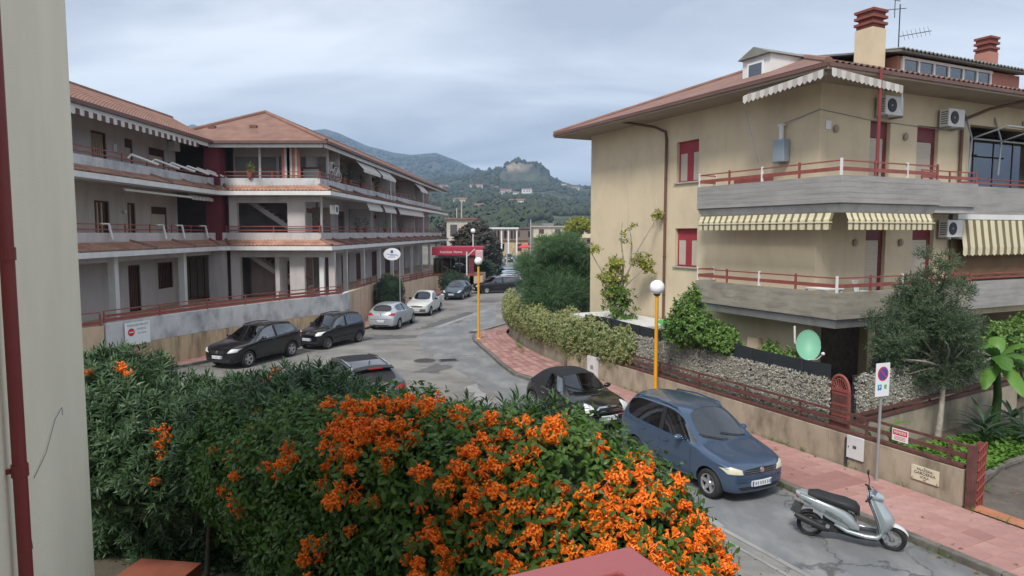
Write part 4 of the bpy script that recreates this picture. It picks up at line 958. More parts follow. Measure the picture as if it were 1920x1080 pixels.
# floor slabs and ceilings across wings
def XP(Y): return -17.05
for z, nm in ((F3, 'floor_slab'), (F2, 'floor_slab')):
    q = MB(); q.prism([(-27, 18), (-17.3, 18), (-17.3, 38.9), (-11.3, 39.3), (-8.75, 84.5), (-19.6, 84.5), (-19.6, 45), (-27, 45)], z - .24, z); lbuild(q, nm, 'wall_white')
q = MB(); q.prism([(-27, 18), (-17.3, 18), (-17.3, 38.9), (-11.3, 39.3), (-8.75, 84.5), (-19.6, 84.5), (-19.6, 45), (-27, 45)], .0, F1); lbuild(q, 'plinth', 'tan_clean')
q = MB(); q.prism([(-26.6, 18), (-17.4, 18), (-17.4, 39.2), (-11.3, 39.4), (-8.9, 84.4), (-19.6, 84.4), (-19.6, 45), (-26.6, 45)], EA - .02, EA + .06); lbuild(q, 'ceiling_slab', 'soffit')
# balcony parapets and canopies, as a run A -> B -> C
run = [(-17.1, 18), (-17.1, 38.7), (-16.4, 39.25), (-10.95, 39.25), (-8.7, 84.6)]
runo = [(-16.35, 18), (-16.35, 38.2), (-15.9, 38.55), (-10.15, 38.55), (-7.9, 85.2)]
CAN = {}
for z, lab in ((F3, 3), (F2, 2)):
    q = MB(); path_wall(q, run, z - .1, z + .64, .14); pr = lbuild(q, 'parapet', 'band_grey' if lab == 3 else 'wall_white')
    top, bot = z + .22, z - .1
    for i in range(4):
        a, b = run[i], run[i + 1]; c, d = runo[i + 1], runo[i]
        tf = tile_field((*a, top), (*b, top), (*c, bot), (*d, bot), .2, 2, .045, .02); tf.v = [(x + 17, y - 38, zz) for x, y, zz in tf.v]
        stuff(tf.build('roof_tile', 'tile_pale' if i != 3 else 'tile', pr, fixn=False))
        q = MB(); q.add([(*a, top - .05), (*b, top - .05), (*c, bot - .03), (*d, bot - .03), (*a, bot - .25), (*b, bot - .25), (*c, bot - .25), (*d, bot - .25)], [(0, 1, 2, 3), (4, 7, 6, 5), (2, 6, 7, 3), (0, 3, 7, 4), (1, 5, 6, 2)]); lbuild(q, 'fascia', 'white', pr)
    # ridges across the canopy
    def ridge(P0, P1):
        q = MB(); q.cyl((*P0, top + .05), (*P1, bot + .05), .085, .085, 7); lbuild(q, 'ridge', 'tile', pr)
    for i in (1, 2, 3): ridge(run[i], runo[i])
    if lab == 3:
        for y in (33.2, 36.3): ridge((-17.1, y - .6), (-16.35, y))
        for y in (42, 47, 53, 60): ridge((XC(y) + .02, y - 1.4), (XC(y) + .78, y))
    else:
        for y in (31.5, 35.3): ridge((-17.1, y - .9), (-16.35, y))
        for y in np.arange(42.5, 84, 3.6): ridge((XC(y) + .02, y - 1.6), (XC(y) + .78, y))
    # rails
    for seg, nm in (((run[0], run[1]), 'A'), ((run[2], run[3]), 'B'), ((run[3], run[4]), 'C')):
        (xa, ya), (xb, yb) = seg; ox = -.07 if nm != 'B' else 0; oy = .07 if nm == 'B' else 0
        for h, t_ in ((.14, .06), (.36, .045)):
            q = MB(); q.bar((xa + ox, ya + oy, z + .64 + h), (xb + ox, yb + oy, z + .64 + h), .04, t_); lbuild(q, 'rail', 'redrail', pr)
        ln = math.hypot(xb - xa, yb - ya); k = int(ln / 1.9)
        for j in range(k + 1):
            t_ = j / k; x, y = xa + (xb - xa) * t_ + ox, ya + (yb - ya) * t_ + oy
            q = MB(); q.box(x - .025, x + .025, y - .025, y + .025, z + .6, z + 1.05); lbuild(q, 'post', 'redrail', pr)
# white awning arms that stick out over the rails
for y, z in ((31.0, F3), (33.0, F3), (34.6, F3), (36.3, F3), (37.4, F3), (38.6, F3)):
    q = MB(); q.tube([(-17.1, y - .25, z + .85), (-17.0, y - .15, z + 1.02), (-16.35, y + .9, z + .68)], .055, 8); lbuild(q, 'awning_arm', 'white')
for y, z in ((28.9, F2), (33.4, F2), (35.3, F2), (38.0, F2)):
    q = MB(); q.tube([(-17.25, y - .2, z + 1.0), (-17.0, y, z + 1.02), (-16.9, y + .05, z + .35)], .055, 8); lbuild(q, 'awning_arm', 'white')
# awnings (rolled up, striped valance)
def lstripes(p0, p1, n, mA, mB, drop=.22, out=.22, vz=.2):
    s_ = [Vector((p[0] + 17, p[1] - 38, p[2])) for p in (p0, p1)]
    d = (s_[1] - s_[0]).normalized(); o_ = Vector((d.y, -d.x, 0)) * out - Vector((0, 0, drop))
    return stripes(LB, 'awning', s_[0], s_[1], s_[0] + o_, s_[1] + o_, n, mA, mB, vz, .03)
lstripes((-17.05, 18.5, 10.42), (-17.05, 36.9, 10.42), 66, 'awning_white', 'wood_dark', .16, .34, .22)
q = MB(); q.bar((-17.0, 30.2, 7.38), (-16.8, 36.2, 7.34), .1, .1); lbuild(q, 'awning_case', 'white')
lstripes((-16.95, 36.0, 7.5), (-16.95, 38.6, 7.5), 12, 'awning_white', 'awning_grey', .1, .2, .16)
# wine-red pillar between the wings
q = MB(); q.box(-17.35, -16.55, 38.9, 39.9, F2 + .0, EA); lbuild(q, 'pillar', 'maroon_wall')
# dark recess walls behind the pillar
q = MB(); q.box(-21.5, -18.71, 38.21, 38.4, .1, EA); lbuild(q, 'wall', 'wall_white')
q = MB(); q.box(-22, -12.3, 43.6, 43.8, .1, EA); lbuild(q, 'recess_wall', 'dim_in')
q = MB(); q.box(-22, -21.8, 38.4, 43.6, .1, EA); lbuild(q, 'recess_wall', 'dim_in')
# --- wing B, frontal
q = wall_open(5.6, F3 + .02, EA, .3, [(.05, 2.55, F3 + .0, 9.98), (2.72, 4.3, F3 + .0, 9.98), (4.45, 5.5, F3, 10.0)], lambda u, d, z: (-16.55 + u, 41.0 + d, z)); lbuild(q, 'wall', 'wall_white')
q = MB(); q.box(-12.2, -12.0, 41.3, 43.6, F3, EA); lbuild(q, 'wall', 'wall_white')
q = MB(); q.bar((-17.2, 38.85, 10.52), (-11.4, 38.85, 10.52), .14, .16); lbuild(q, 'awning_case', 'shutter_red')
c = MB()
for k in range(7): c.add([(-13.2 + k * .15, 39.6, F3 + .35), (-13.2 + (k + 1) * .15, 39.6 - .05 * (k % 2), F3 + .35), (-13.2 + (k + 1) * .15, 39.6 - .05 * (k % 2), 10.4), (-13.2 + k * .15, 39.6, 10.4)], [(0, 1, 2, 3)], k % 2)
lbuild(c, 'curtain', ['curtain_red', 'awning_white'], fixn=False)
q = MB(); q.cyl((-14.5, 39.7, F3), (-14.5, 39.7, EA), .07); lbuild(q, 'column', 'white')
# middle storey of wing B: beam, pillars, stair
q = wall_open(5.3, F2 + .1, F3 - .25, .3, [(.45, 3.35, F2 + .0, 7.2), (4.35, 5.25, F2 + .0, 7.25)], lambda u, d, z: (-16.25 + u, 39.42 + d, z)); lbuild(q, 'wall', 'wall_white')
q = wall_open(6.6, F1, F2 - .24, .3, [(.2, 2.3, F1 + .1, 4.1), (2.75, 3.5 + 1.0 - 1.0 + .0 + .0, F1 + .1, 4.1), (4.3, 6.0, F1 + .1, 4.1)], lambda u, d, z: (-16.5 + u, 39.42 + d, z)) if False else wall_open(6.0, F1, F2 - .24, .3, [(.55, 3.4, F1, 4.08), (4.25, 5.65, F1, 4.08)], lambda u, d, z: (-16.25 + u, 39.42 + d, z))
lbuild(q, 'wall', 'wall_white')
for zb, m_ in ((F1, 'redrail'), (F2, 'dim_in')):
    q = MB()
    for k in range(14):
        x0 = -15.9 + k * .28 if zb == F2 else -15.6 + k * .27
        z0 = zb + 2.75 - k * .19
        q.box(x0, x0 + .3, 40.9, 42.2, z0 - .12, z0)
    st = lbuild(q, 'stair', 'wall_white' if zb == F2 else 'wall_beige')
    q = MB(); q.bar((-15.9, 40.85, zb + 2.7), (-12.0, 40.85, zb + .05), .06, .28); lbuild(q, 'stringer', 'wall_white', st)
    if zb == F1:
        for k in range(12): q = MB(); x0 = -15.5 + k * .29; z0 = zb + 2.7 - k * .2; q.box(x0, x0 + .05, 40.82, 40.86, z0, z0 + .85); lbuild(q, 'baluster', 'redrail', st)
        q = MB(); q.bar((-15.6, 40.84, zb + 3.5), (-12.0, 40.84, zb + 1.05), .05, .05); lbuild(q, 'handrail', 'redrail', st)
q = MB(); q.box(-16.2, -12.35, 42.3, 42.45, F1, F2 - .26); lbuild(q, 'wall', 'pink_in')
q = MB(); q.box(-21.7, -17.4, 41.6, 41.75, F1, F2 - .26); lbuild(q, 'wall', 'wall_beige')
for k in range(9): q = MB(); x = -21.3 + k * .42; q.box(x, x + .04, 40.6, 40.64, F1, 4.0); lbuild(q, 'grille_bar', 'darkmetal')
for x0_, x1_ in ((-16.5, -14.02), (-13.85, -12.25)): q = MB(); q.box(x0_, x1_, 41.12, 41.15, F3, 9.97); lbuild(q, 'mesh_screen', 'mesh_grey')
# ground-floor columns of wing A and rail panels
for y in (22.0, 25.6, 29.4, 35.6):
    q = MB(); q.box(-17.35, -17.05, y - .15, y + .15, F1 - .3, F2 - .24); lbuild(q, 'column', 'white')
q = MB(); q.box(-17.36, -17.1, 18, 38.9, F2 - .6, F2 - .242); lbuild(q, 'beam', 'wall_white')
q = MB(); q.box(-17.3, -16.4, 38.9, 39.3, F1, F2 - .25); lbuild(q, 'column', 'wall_white')
# --- wing C, receding along the street
def c3(u, d, z): return (XC(39 + u) - 1.75 - d, 39.6 + u, z)
yr = random.Random(3)
for z, h in ((F3, EA), (F2, F3 - .25)):
    ops = []; y = 2.2
    while y < 43:
        wdt = yr.choice([.9, 1.1, 1.6]); tp = z + 2.15
        ops.append((y, y + wdt, z + (0 if yr.random() < .6 else .9), tp)); y += wdt + yr.uniform(1.0, 2.6)
    w_ = wall_open(44.6, z, h, .25, ops, c3); lbuild(w_, 'wall', 'wall_beige' if z == F3 else 'wall_white')
    for (a, b, c, d) in ops:
        f = MB(); pA, pB = c3(a, .12, 0), c3(b, .12, 0)
        f.bar((pA[0], pA[1] + .04, (c + d) / 2), (pA[0], pA[1] + .041, (c + d) / 2), .08, d - c)
        f.add([c3(a, .10, c), c3(b, .10, c), c3(b, .10, d), c3(a, .10, d)], [(0, 1, 2, 3)]); fo = lbuild(f, 'door', yr.choice(['wood_dark', 'dark_in', 'shutter', 'wood_dark']))
        f = MB(); f.add([c3(a, .085, d - .3), c3(b, .085, d - .3), c3(b, .085, d), c3(a, .085, d)], [(0, 1, 2, 3)]); lbuild(f, 'shutter_box', 'maroon', fo)
for Y in (43.2, 51, 59, 67.5, 76):     # party walls on the balconies
    for z, h in ((F3, EA), (F2, F3 - .25)):
        if Y == 43.2 and z == F2: continue
        q = MB(); q.box(XC(Y) - 1.74, XC(Y) - .12, Y - .09, Y + .09, z, z + (2.4 if z == F2 else 2.5)); lbuild(q, 'party_wall', 'wall_white')
for Y0, Y1, z in ((45.5, 50.2, EA - .12), (50.8, 55.2, EA - .12), (66, 70, EA - .2)):
    pA, pB = (XC(Y0) + .55, Y0, z), (XC(Y1) + .55, Y1, z)
    q = MB(); q.add([(pA[0] - .5, pA[1], z), (pB[0] - .5, pB[1], z), (pB[0] + .25, pB[1], z - .75), (pA[0] + .25, pA[1], z - .75)], [(0, 1, 2, 3)])
    q.add([(pA[0] + .25, pA[1], z - .75), (pB[0] + .25, pB[1], z - .75), (pB[0] + .25, pB[1], z - .95), (pA[0] + .25, pA[1], z - .95)], [(0, 1, 2, 3)]); lbuild(q, 'awning', 'awning_white', fixn=False)
for Y0, Y1, z in ((47.5, 51.5, F3 - .3), (52.3, 56.2, F3 - .3), (57.5, 69, F3 - .3)):
    q = MB(); q.add([(XC(Y0) + .35, Y0, z), (XC(Y1) + .35, Y1, z), (XC(Y1) + .6, Y1, z - .5), (XC(Y0) + .6, Y0, z - .5)], [(0, 1, 2, 3)])
    q.add([(XC(Y0) + .6, Y0, z - .5), (XC(Y1) + .6, Y1, z - .5), (XC(Y1) + .6, Y1, z - .62), (XC(Y0) + .6, Y0, z - .62)], [(0, 1, 2, 3)]); lbuild(q, 'awning', 'awning_white', fixn=False)
# end wall of wing B/C corner loggia, tiled brown wall, air conditioners
q = MB(); q.box(-12.0, -10.95, 41.2, 41.4, F2, 7.0); lbuild(q, 'wall', 'wall_brown')
for (x, y, z) in ((-11.4, 42.4, 9.3), (-10.9, 41.1, 6.6)):
    q = MB(); q.box(x, x + .32, y, y + .8, z, z + .55); o_ = lbuild(q, 'air_conditioner', 'white'); q = MB(); q.lathe([(.2, 0), (.2, .012), (.02, .012)], (x + .32, y + .4, z + .28), 14, 'x'); lbuild(q, 'fan_grille', 'darkmetal', o_)
q = MB(); q.box(-18.69, -18.3, 37.55, 38.15, 9.95, 10.45); lbuild(q, 'air_conditioner', 'white')
q = MB(); q.box(-18.69, -18.64, 32.4, 32.65, 9.3, 9.65); lbuild(q, 'meter_box', 'white')
for y in (29.0, 33.0):
    q = MB(); q.cyl((-18.66, y, 7.3), (-18.66, y, 6.6), .008, .008, 6); q.sphere((-18.6, y, 6.5), .08, 10, 8, 1, 1, 1.3); lbuild(q, 'wall_lamp', 'white')
# ground floor of wing C: columns and shop fronts
for Y in (39.6, 41.6, 44.2, 48.4, 53.0, 57.5, 61.5, 66, 71, 76, 81):
    q = MB(); q.box(XC(Y) - .28, XC(Y) - .02, Y - .14, Y + .14, F1 - .2, F2 - .24); lbuild(q, 'column', 'white')
q = MB(); q.add([(XC(39.4) - .3, 39.4, F2 - .62), (XC(84) - .3, 84, F2 - .62), (XC(84) - .3, 84, F2 - .241), (XC(39.4) - .3, 39.4, F2 - .241), (XC(39.4) - .06, 39.4, F2 - .62), (XC(84) - .06, 84, F2 - .62), (XC(84) - .06, 84, F2 - .241), (XC(39.4) - .06, 39.4, F2 - .241)], [(0, 1, 2, 3), (4, 7, 6, 5), (0, 4, 5, 1), (0, 3, 7, 4)]); lbuild(q, 'beam', 'wall_white')
opsg = [(1.2, 2.6, F1, 3.8), (4.4, 6.4, F1, 3.8), (8, 10.5, F1, 3.8), (12, 14, F1, 3.8), (16, 18.6, F1, 3.8), (21, 23.5, F1, 3.8), (26, 29, F1, 3.8), (32, 35, F1, 3.8)]
w_ = wall_open(44.6, F1, F2 - .25, .25, opsg, lambda u, d, z: (XC(39 + u) - 2.6 - d, 39.6 + u, z)); lbuild(w_, 'wall', 'wall_white')
for (a, b, c, d) in opsg:
    f = MB(); f.add([(XC(39 + u_) - 2.75, 39.6 + u_, z_) for u_, z_ in ((a, c), (b, c), (b, d), (a, d))], [(0, 1, 2, 3)]); lbuild(f, 'door', 'wood_dark')
# roofs
def lroof(quads, under, ridges=(), rows=12, m_='tile'):
    q = MB()
    for qd in under: q.add(qd, [tuple(range(len(qd)))])
    ro = lbuild(q, 'roof', 'soffit', fixn=False)
    for a, b, c, d in quads:
        tf = tile_field(a, b, c, d, .23, rows, .05, .02); tf.v = [(x + 17, y - 38, z + .04) for x, y, z in tf.v]; stuff(tf.build('roof_tile', m_, ro, fixn=False))
    for a, b in ridges:
        q = MB(); q.cyl((a[0], a[1], a[2] + .07), (b[0], b[1], b[2] + .07), .12, .12, 8); lbuild(q, 'ridge', m_, ro)
    return ro
# wing A: ridge parallel to the facade
e0, e1, rA0, rA1 = (-16.75, 17.5, EA), (-16.75, 39.0, EA), (-20.6, 17.5, 12.35), (-20.6, 42.0, 12.35)
ro = lroof([(rA0, rA1, e1, e0)], [[e0, e1, (-24, 40, EA), (-24, 17.5, EA)], [e0, e1, rA1, rA0]], [(rA0, rA1)], 12)
q = MB(); q.bar((-16.72, 17.5, EA - .02), (-16.72, 38.6, EA - .02), .16, .16); lbuild(q, 'gutter', 'gutter', ro); q = MB(); q.bar((-16.85, 17.5, EA - .2), (-16.85, 38.3, EA - .2), .1, .2); lbuild(q, 'fascia', 'white', ro)
# wing B/C: hipped end facing the camera
eL, eR, eF = (-20.3, 38.6, EA), (-10.35, 38.6, EA), (-8.0, 85.4, EA); ap = (-15.45, 43.5, 12.95); apF = (-13.4, 80.0, 12.95)
ro = lroof([(ap, ap, eR, eL), (ap, apF, eF, eR), (apF, apF, (-18.6, 85.4, EA), eF)], [[eL, eR, eF, (-18.8, 85.4, EA)], [eL, eR, ap], [eR, eF, apF, ap], [eL, ap, apF, (-18.8, 85.4, EA)]], [(eL, ap), (eR, ap), (ap, apF), (eF, apF)], 14)
q = MB(); q.bar((-17.2, 38.56, EA - .02), (-10.3, 38.56, EA - .02), .15, .15); q.bar((-10.3, 38.6, EA - .02), (-7.95, 85.4, EA - .02), .15, .15); lbuild(q, 'gutter', 'gutter', ro)
q = MB(); q.bar((-10.5, 38.8, EA - .2), (-8.2, 85.2, EA - .2), .1, .2); q.bar((-10.6, 38.75, EA - .2), (-17, 38.75, EA - .2), .1, .2); lbuild(q, 'fascia', 'white', ro)
for x, y in ((-17.6, 40.6), (-15.2, 40.7)):
    q = MB(); z_ = EA + (y - 38.6) * .49; q.box(x - .2, x + .2, y - .05, y + .25, z_ + .02, z_ + .2); lbuild(q, 'roof_vent', 'gutter', ro)
# downpipes of wing C
for Y in (57, 72):
    q = MB(); q.cyl((XC(Y) - .05, Y, F2 + .4), (XC(Y) - .05, Y, EA - .2), .05); lbuild(q, 'downpipe', 'white')
# ---- walls along the left pavement
def seg_wall(name, label, pts, z0, z1, th, m, parts):
    t = thing(name, label, 'wall', (*pts[0], 0))
    q = MB(); path_wall(q, [(x - pts[0][0], y - pts[0][1]) for x, y in pts], z0, z1, th); q.build('base', m, t)
    for (zz0, zz1, mm, thk, nm) in parts:
        q = MB(); path_wall(q, [(x - pts[0][0], y - pts[0][1]) for x, y in pts], zz0, zz1, thk); q.build(nm, mm, t)
    return t
RW = seg_wall('retaining_wall', 'stained retaining wall, grey upper band over tan base, below the block', [(-15.1, 25.2), (-13.35, 29.9), (-11.4, 33.6), (-9.25, 37.25), (-9.3, 39.0)], 0, 1.18, .25, 'tan', [(1.19, 2.13, 'band_grey', .24, 'band')])
def rail_on(t, pts, z, hs, posts=2.2, m='redrail', ph=.45):
    o = t.location; rail_run(t, [(x - o.x, y - o.y) for x, y in pts], z, hs, m, posts, m, ph, .05)
rail_on(RW, [(-15.2, 25.25), (-13.45, 29.95), (-11.5, 33.65), (-9.35, 37.3)], 2.13, [(.1, .05, .12), (.26, .04, .09), (.45, .04, .04)])
RW2 = seg_wall('retaining_wall', 'peach end wall at the left, below the block, beside the white notice', [(-17.3, 21.5), (-15.16, 25.15)], 0, 2.05, .25, 'tan_clean', [])
rail_on(RW2, [(-17.4, 21.5), (-15.25, 25.1)], 2.05, [(.12, .05, .12), (.5, .04, .04)])
RW3 = seg_wall('retaining_wall', 'peach rendered wall below the arcade, behind the silver hatchback', [(-9.35, 39.05), (-9.05, 46.5)], 0, 2.1, .3, 'tan_clean', [])
rail_on(RW3, [(-9.45, 41.5), (-9.2, 46.4)], 2.1, [(.12, .05, .1), (.45, .04, .05)], 1.6)
RW4 = seg_wall('retaining_wall', 'peach wall with red rails, behind the white pickup', [(-8.3, 49.5), (-6.9, 57), (-6.6, 58.3)], 0, 1.75, .3, 'tan_clean', [])
rail_on(RW4, [(-8.4, 49.5), (-7.0, 57), (-6.7, 58.3)], 1.75, [(.12, .06, .1), (.32, .06, .08), (.5, .06, .06)], 1.6)
# sloping stair side by the round shrub
q = MB(); q.add([(-8.7, 46.3, 0), (-7.3, 46.3, 0), (-7.3, 46.3, .3), (-8.7, 46.3, 2.0), (-8.7, 46.6, 0), (-7.3, 46.6, 0), (-7.3, 46.6, .3), (-8.7, 46.6, 2.0)], [(0, 1, 2, 3), (4, 7, 6, 5), (0, 4, 5, 1), (1, 5, 6, 2), (2, 6, 7, 3), (3, 7, 4, 0)])
one('stair_side', q, 'white', 'white sloping stair side between the round shrub and pickup', 'stair')
# notice on the wall: white board with no-entry disc and lines of writing
NB = thing('notice_board', 'white private-passage notice board on the grey retaining wall', 'notice', (-14.60, 26.36, 1.62), math.atan2(4.7, 1.75))
q = MB(); q.box(-.55, .55, -.06, -.01, -.45, .42); q.build('board', 'sign_white', NB)
q = MB(); q.lathe([(.001, -.066), (.15, -.066), (.15, -.06)], (-.31, 0, .05), 20, 'y'); q.build('red_disc', 'sign_red', NB)
q = MB(); q.box(-.41, -.21, -.072, -.067, .03, .07); q.build('white_bar', 'white_paint', NB)
fm = lambda x, z: frame4((x, -.062, z), (1, 0, 0), (0, 0, 1))
text('writing', 'PASSAGGIO PRIVATO', .12, 'pale_ink', NB, fm(0, .31), sx=.82)
text('writing', 'DIVIETO', .11, 'pale_ink', NB, fm(.15, .14)); text('writing', 'DI SOSTA', .09, 'pale_ink', NB, fm(.18, -.02))
# oval sign on a pole
OS = thing('oval_sign', 'white oval sign on a pole with blue emblem, by the arcade', 'sign', (-7.55, 44, 0))
q = MB(); q.cyl((.3, .05, .1), (.3, .05, 3.9), .028); q.build('pole', 'galv', OS)
q = MB(); q.M = Matrix.Diagonal((1, 1, .72, 1)); q.lathe([(.001, -.08), (.53, -.08), (.55, -.05), (.55, .05), (.53, .08), (.001, .08)], (-.17, 0, 4.1 / .72), 32, 'y'); q.build('panel', 'sign_white', OS)
q = MB(); q.box(-.25, -.09, -.085, -.08, 4.18, 4.36); q.build('emblem', 'sign_blue', OS)
for z_, a_, b_ in ((4.10, -.5, .12), (4.02, -.3, .2), (3.93, -.4, .05)):
    r_ = random.Random(int(z_ * 100)); x = a_
    while x < b_: w_ = r_.uniform(.03, .05); q = MB(); q.box(x, x + w_, -.085, -.08, z_ - .022, z_ + .022); q.build('letter', 'sign_blue', OS); x += w_ + .02
# red restaurant canopy
RC = thing('restaurant_canopy', 'dark red fabric restaurant canopy with white lettering on a frame', 'canopy', (-7.4, 66, 0))
q = MB(); q.box(-.2, 4.6, -1.2, 6, 3.95, 4.12); q.build('roof', 'canopy_red', RC)
q = MB(); q.box(-.2, 4.6, -1.23, -1.201, 3.35, 3.95); q.build('valance', 'canopy_red', RC)
q = MB(); q.box(3.35, 3.75, -1.0, -.6, .1, 3.95); q.box(3.5, 3.6, 5, 5.1, .1, 3.9); q.build('post', 'maroon', RC)
q = MB(); q.box(-.2, 4.6, -1.0, 6, .1, 1.35); q.build('base_wall', 'tan_clean', RC)
q = MB(); q.box(-.2, 4.6, -1.02, -.96, 1.4, 1.6); q.build('rail', 'redrail', RC)
for k in range(4): q = MB(); q.box(-.1 + k * .85, .68 + k * .85, -.9, -.87, 1.6, 3.1); q.build('pane', 'glass_dark', RC)
q = MB(); q.box(-.1, 3.3, 3, 3.1, 1.35, 3.9); q.build('back_wall', 'wall_white', RC)
text('writing', 'Ristorante  Pizzeria', .30, 'white_paint', RC, frame4((1.6, -1.235, 3.66), (1, 0, 0), (0, 0, 1)), italic=.3, sx=.9)
t = thing('cloth_lantern_sign', 'pale pink box sign hanging on a white post by red canopy', 'sign', (-3.55, 62.6, 0))
q = MB(); q.cyl((-.6, 0, .1), (-.6, 0, 3.75), .06); q.bar((-.6, 0, 3.3), (.15, 0, 4.0), .06, .06); q.build('post', 'white', t)
q = MB(); q.box(.2, .9, -.25, .25, 2.95, 3.9); q.build('box', mat('pinkish', (.55, .36, .37), .7), t, bev=.08)
# ================================================================== cars
def paint(name, col, metal=.35, rough=.32):
    return mat('paint_' + name, col, rough, .03, 1.5, metal=metal, coat=.6, spec=.45, stain=tuple(c * .8 + .02 for c in col), samt=.25, sscale=(1, 1, 1))
WHEEL = {}
def wheel_meshes(r, w, spokes, rimmat):
    key = (r, w, spokes, rimmat)
    if key in WHEEL: return WHEEL[key]
    rr = r * .66
    t = MB(); t.lathe([(rr, -w / 2 + .01), (rr + .02, -w / 2), (r - .03, -w / 2), (r - .006, -w / 2 + .03), (r, 0), (r - .006, w / 2 - .03), (r - .03, w / 2), (rr + .02, w / 2), (rr, w / 2 - .01)], n=32, axis='y')
    m = MB(); m.lathe([(rr, -w / 2 + .01), (rr - .015, -w / 2 + .03), (rr - .03, -w / 2 + .10)], n=28, axis='y')
    m.lathe([(.001, w / 2 - .035), (.055, w / 2 - .03), (.075, w / 2 - .06)], n=18, axis='y')
    m.lathe([(rr, w / 2 - .01), (rr - .02, w / 2 - .015), (rr - .03, w / 2 - .05)], n=28, axis='y')
    for k in range(spokes):
        a = 2 * math.pi * k / spokes
        ca, sa = math.cos(a), math.sin(a); wd_ = rr * 1.9 / spokes if spokes < 7 else rr * 1.5 / spokes
        def pt(rad, off, y): return (ca * rad - sa * off, y, sa * rad + ca * off)
        y0, y1 = w / 2 - .045, w / 2 - .02
        i0, o0 = wd_ * .55, wd_ * .42
        m.add([pt(.05, -i0, y0), pt(.05, i0, y0), pt(rr - .02, o0, y1), pt(rr - .02, -o0, y1), pt(.05, -i0, y0 - .03), pt(.05, i0, y0 - .03), pt(rr - .02, o0, y1 - .04), pt(rr - .02, -o0, y1 - .04)], [(0, 1, 2, 3), (0, 4, 5, 1), (1, 5, 6, 2), (3, 2, 6, 7), (0, 3, 7, 4)])
    d = MB(); d.lathe([(.001, w / 2 - .09), (rr - .03, w / 2 - .09)], n=20, axis='y')
    out = [('tyre', t.mesh('tyre', 'rubber')), ('rim', m.mesh('rim', rimmat)), ('brake_disc', d.mesh('brake_disc', 'darkmetal'))]
    for _, me in out[:1]: me.polygons.foreach_set('use_smooth', [True] * len(me.polygons))
    for _, me in out:
        b = bmesh.new(); b.from_mesh(me); bmesh.ops.recalc_face_normals(b, faces=b.faces); b.to_mesh(me); b.free()
    WHEEL[key] = out; return out

def car_cage(c):
    """columns front to rear, nine rows from underbody centre to roof centre (left half)"""
    Wd = c['W'] / 2; L2 = c['L'] / 2; zb = c['clear']; zbelt = c['belt']; zr = c['H']; hood = c['hood']; nose = c['nose']
    xc, xrf, xb1, xb2, xc1, xrr, xrg = c['cowl'], c['rooff'], c['bp'][0], c['bp'][1], c['cp'], c['roofr'], c['rglass']
    zrg = c['zrg']; wr = c['wr'] / 2; tail = c['tail']; fr = c.get('rbelt', zbelt)
    cols = []
    def col(xb, wf, zbl, top=None, xt=None, ztop=None, y6=None, y7=None, zlow=None, side=1.0):
        w_ = Wd * wf; zl = zb if zlow is None else zlow
        rows = [(xb, 0, zl), (xb, w_ * .86, zl), (xb, w_ * .965, zl + .10), (xb, w_ * side, zl + (zbl - zl) * .52), (xb, w_ * .985, zbl - .03)]
        if top == 'cabin':
            rows += [(xt[0], w_ * .955, zbl + .025), (xt[1], y6, ztop - .085), (xt[1], y7, ztop - .02), (xt[1], 0, ztop + .012)]
        else:
            rows += [(xb, w_ * .93, zbl + .012), (xb, w_ * .84, zbl + .03), (xb, w_ * .74, zbl + .042), (xb, 0, zbl + .042 + c.get('crown', .03))]
        cols.append(rows)
    col(L2 - .02, .70, nose * .93, zlow=zb + .06)
    col(L2 - .10, .86, nose, zlow=zb + .0)
    col(L2 - .36, .965, nose + (hood - nose) * .42)
    col(L2 - .80, 1.0, nose + (hood - nose) * .78)
    # cowl
    w_ = Wd
    cols.append([(xc, 0, zb), (xc, w_ * .86, zb), (xc, w_ * .965, zb + .1), (xc, w_, zb + (hood - zb) * .52), (xc, w_ * .985, hood - .03), (xc, w_ * .945, hood + .01), (xc - .03, w_ * .875, hood + .03), (xc - .02, w_ * .79, hood + .035), (xc + .08, 0, hood + .05)])
    k = lambda x: zbelt + (fr - zbelt) * max(0, min(1, (xrf - x) / max(.01, xrf - xrr)))
    y7f = wr * .86
    col(xc - (xc - xrf) * .42, 1.0, zbelt, 'cabin', (xc - (xc - xrf) * .50, xrf), zr - .045, wr * .95, y7f)
    col(xb1, 1.0, k(xb1), 'cabin', (xb1, xb1 - .03), zr, wr, wr * .88)
    col(xb2, 1.0, k(xb2), 'cabin', (xb2, xb2 - .03), zr, wr, wr * .88)
    col(xc1, 1.0, k(xc1), 'cabin', (xc1 - .02, xc1 + .06), zr - .005, wr * .985, wr * .87)
    xe = c.get('rearb', -L2 + .32)
    col(xe, .985, fr, 'cabin', (xe + .02 if c.get('quarter', True) else xe, xrr), zr - c.get('rdrop', .06), wr * .94, wr * .82)
    # base of the rear glass
    xt_ = -L2 + .06
    cols.append([(xt_ + .06, 0, zb + .02), (xt_ + .06, Wd * .80, zb + .02), (xt_ + .05, Wd * .90, zb + .12), (xt_ + .04, Wd * .945, zb + (fr - zb) * .52), (xrg + .05, Wd * .92, fr - .03), (xrg + .03, Wd * .89, min(fr, zrg) + .02), (xrg, Wd * .82, zrg + .015), (xrg, Wd * .74, zrg + .02), (xrg - .03, 0, zrg + .03)])
    cols.append([(-L2 + .04, 0, zb + .05), (-L2 + .04, Wd * .70, zb + .05), (-L2 + .02, Wd * .79, zb + .15), (-L2 + .0, Wd * .84, zb + (fr - zb) * .5), (-L2 + tail * .5, Wd * .80, zrg - .16), (-L2 + tail * .7, Wd * .76, zrg - .10), (-L2 + tail * .8, Wd * .70, zrg - .06), (-L2 + tail * .8, Wd * .6, zrg - .04), (-L2 + tail * .8 - .03, 0, zrg - .03)])
    return cols

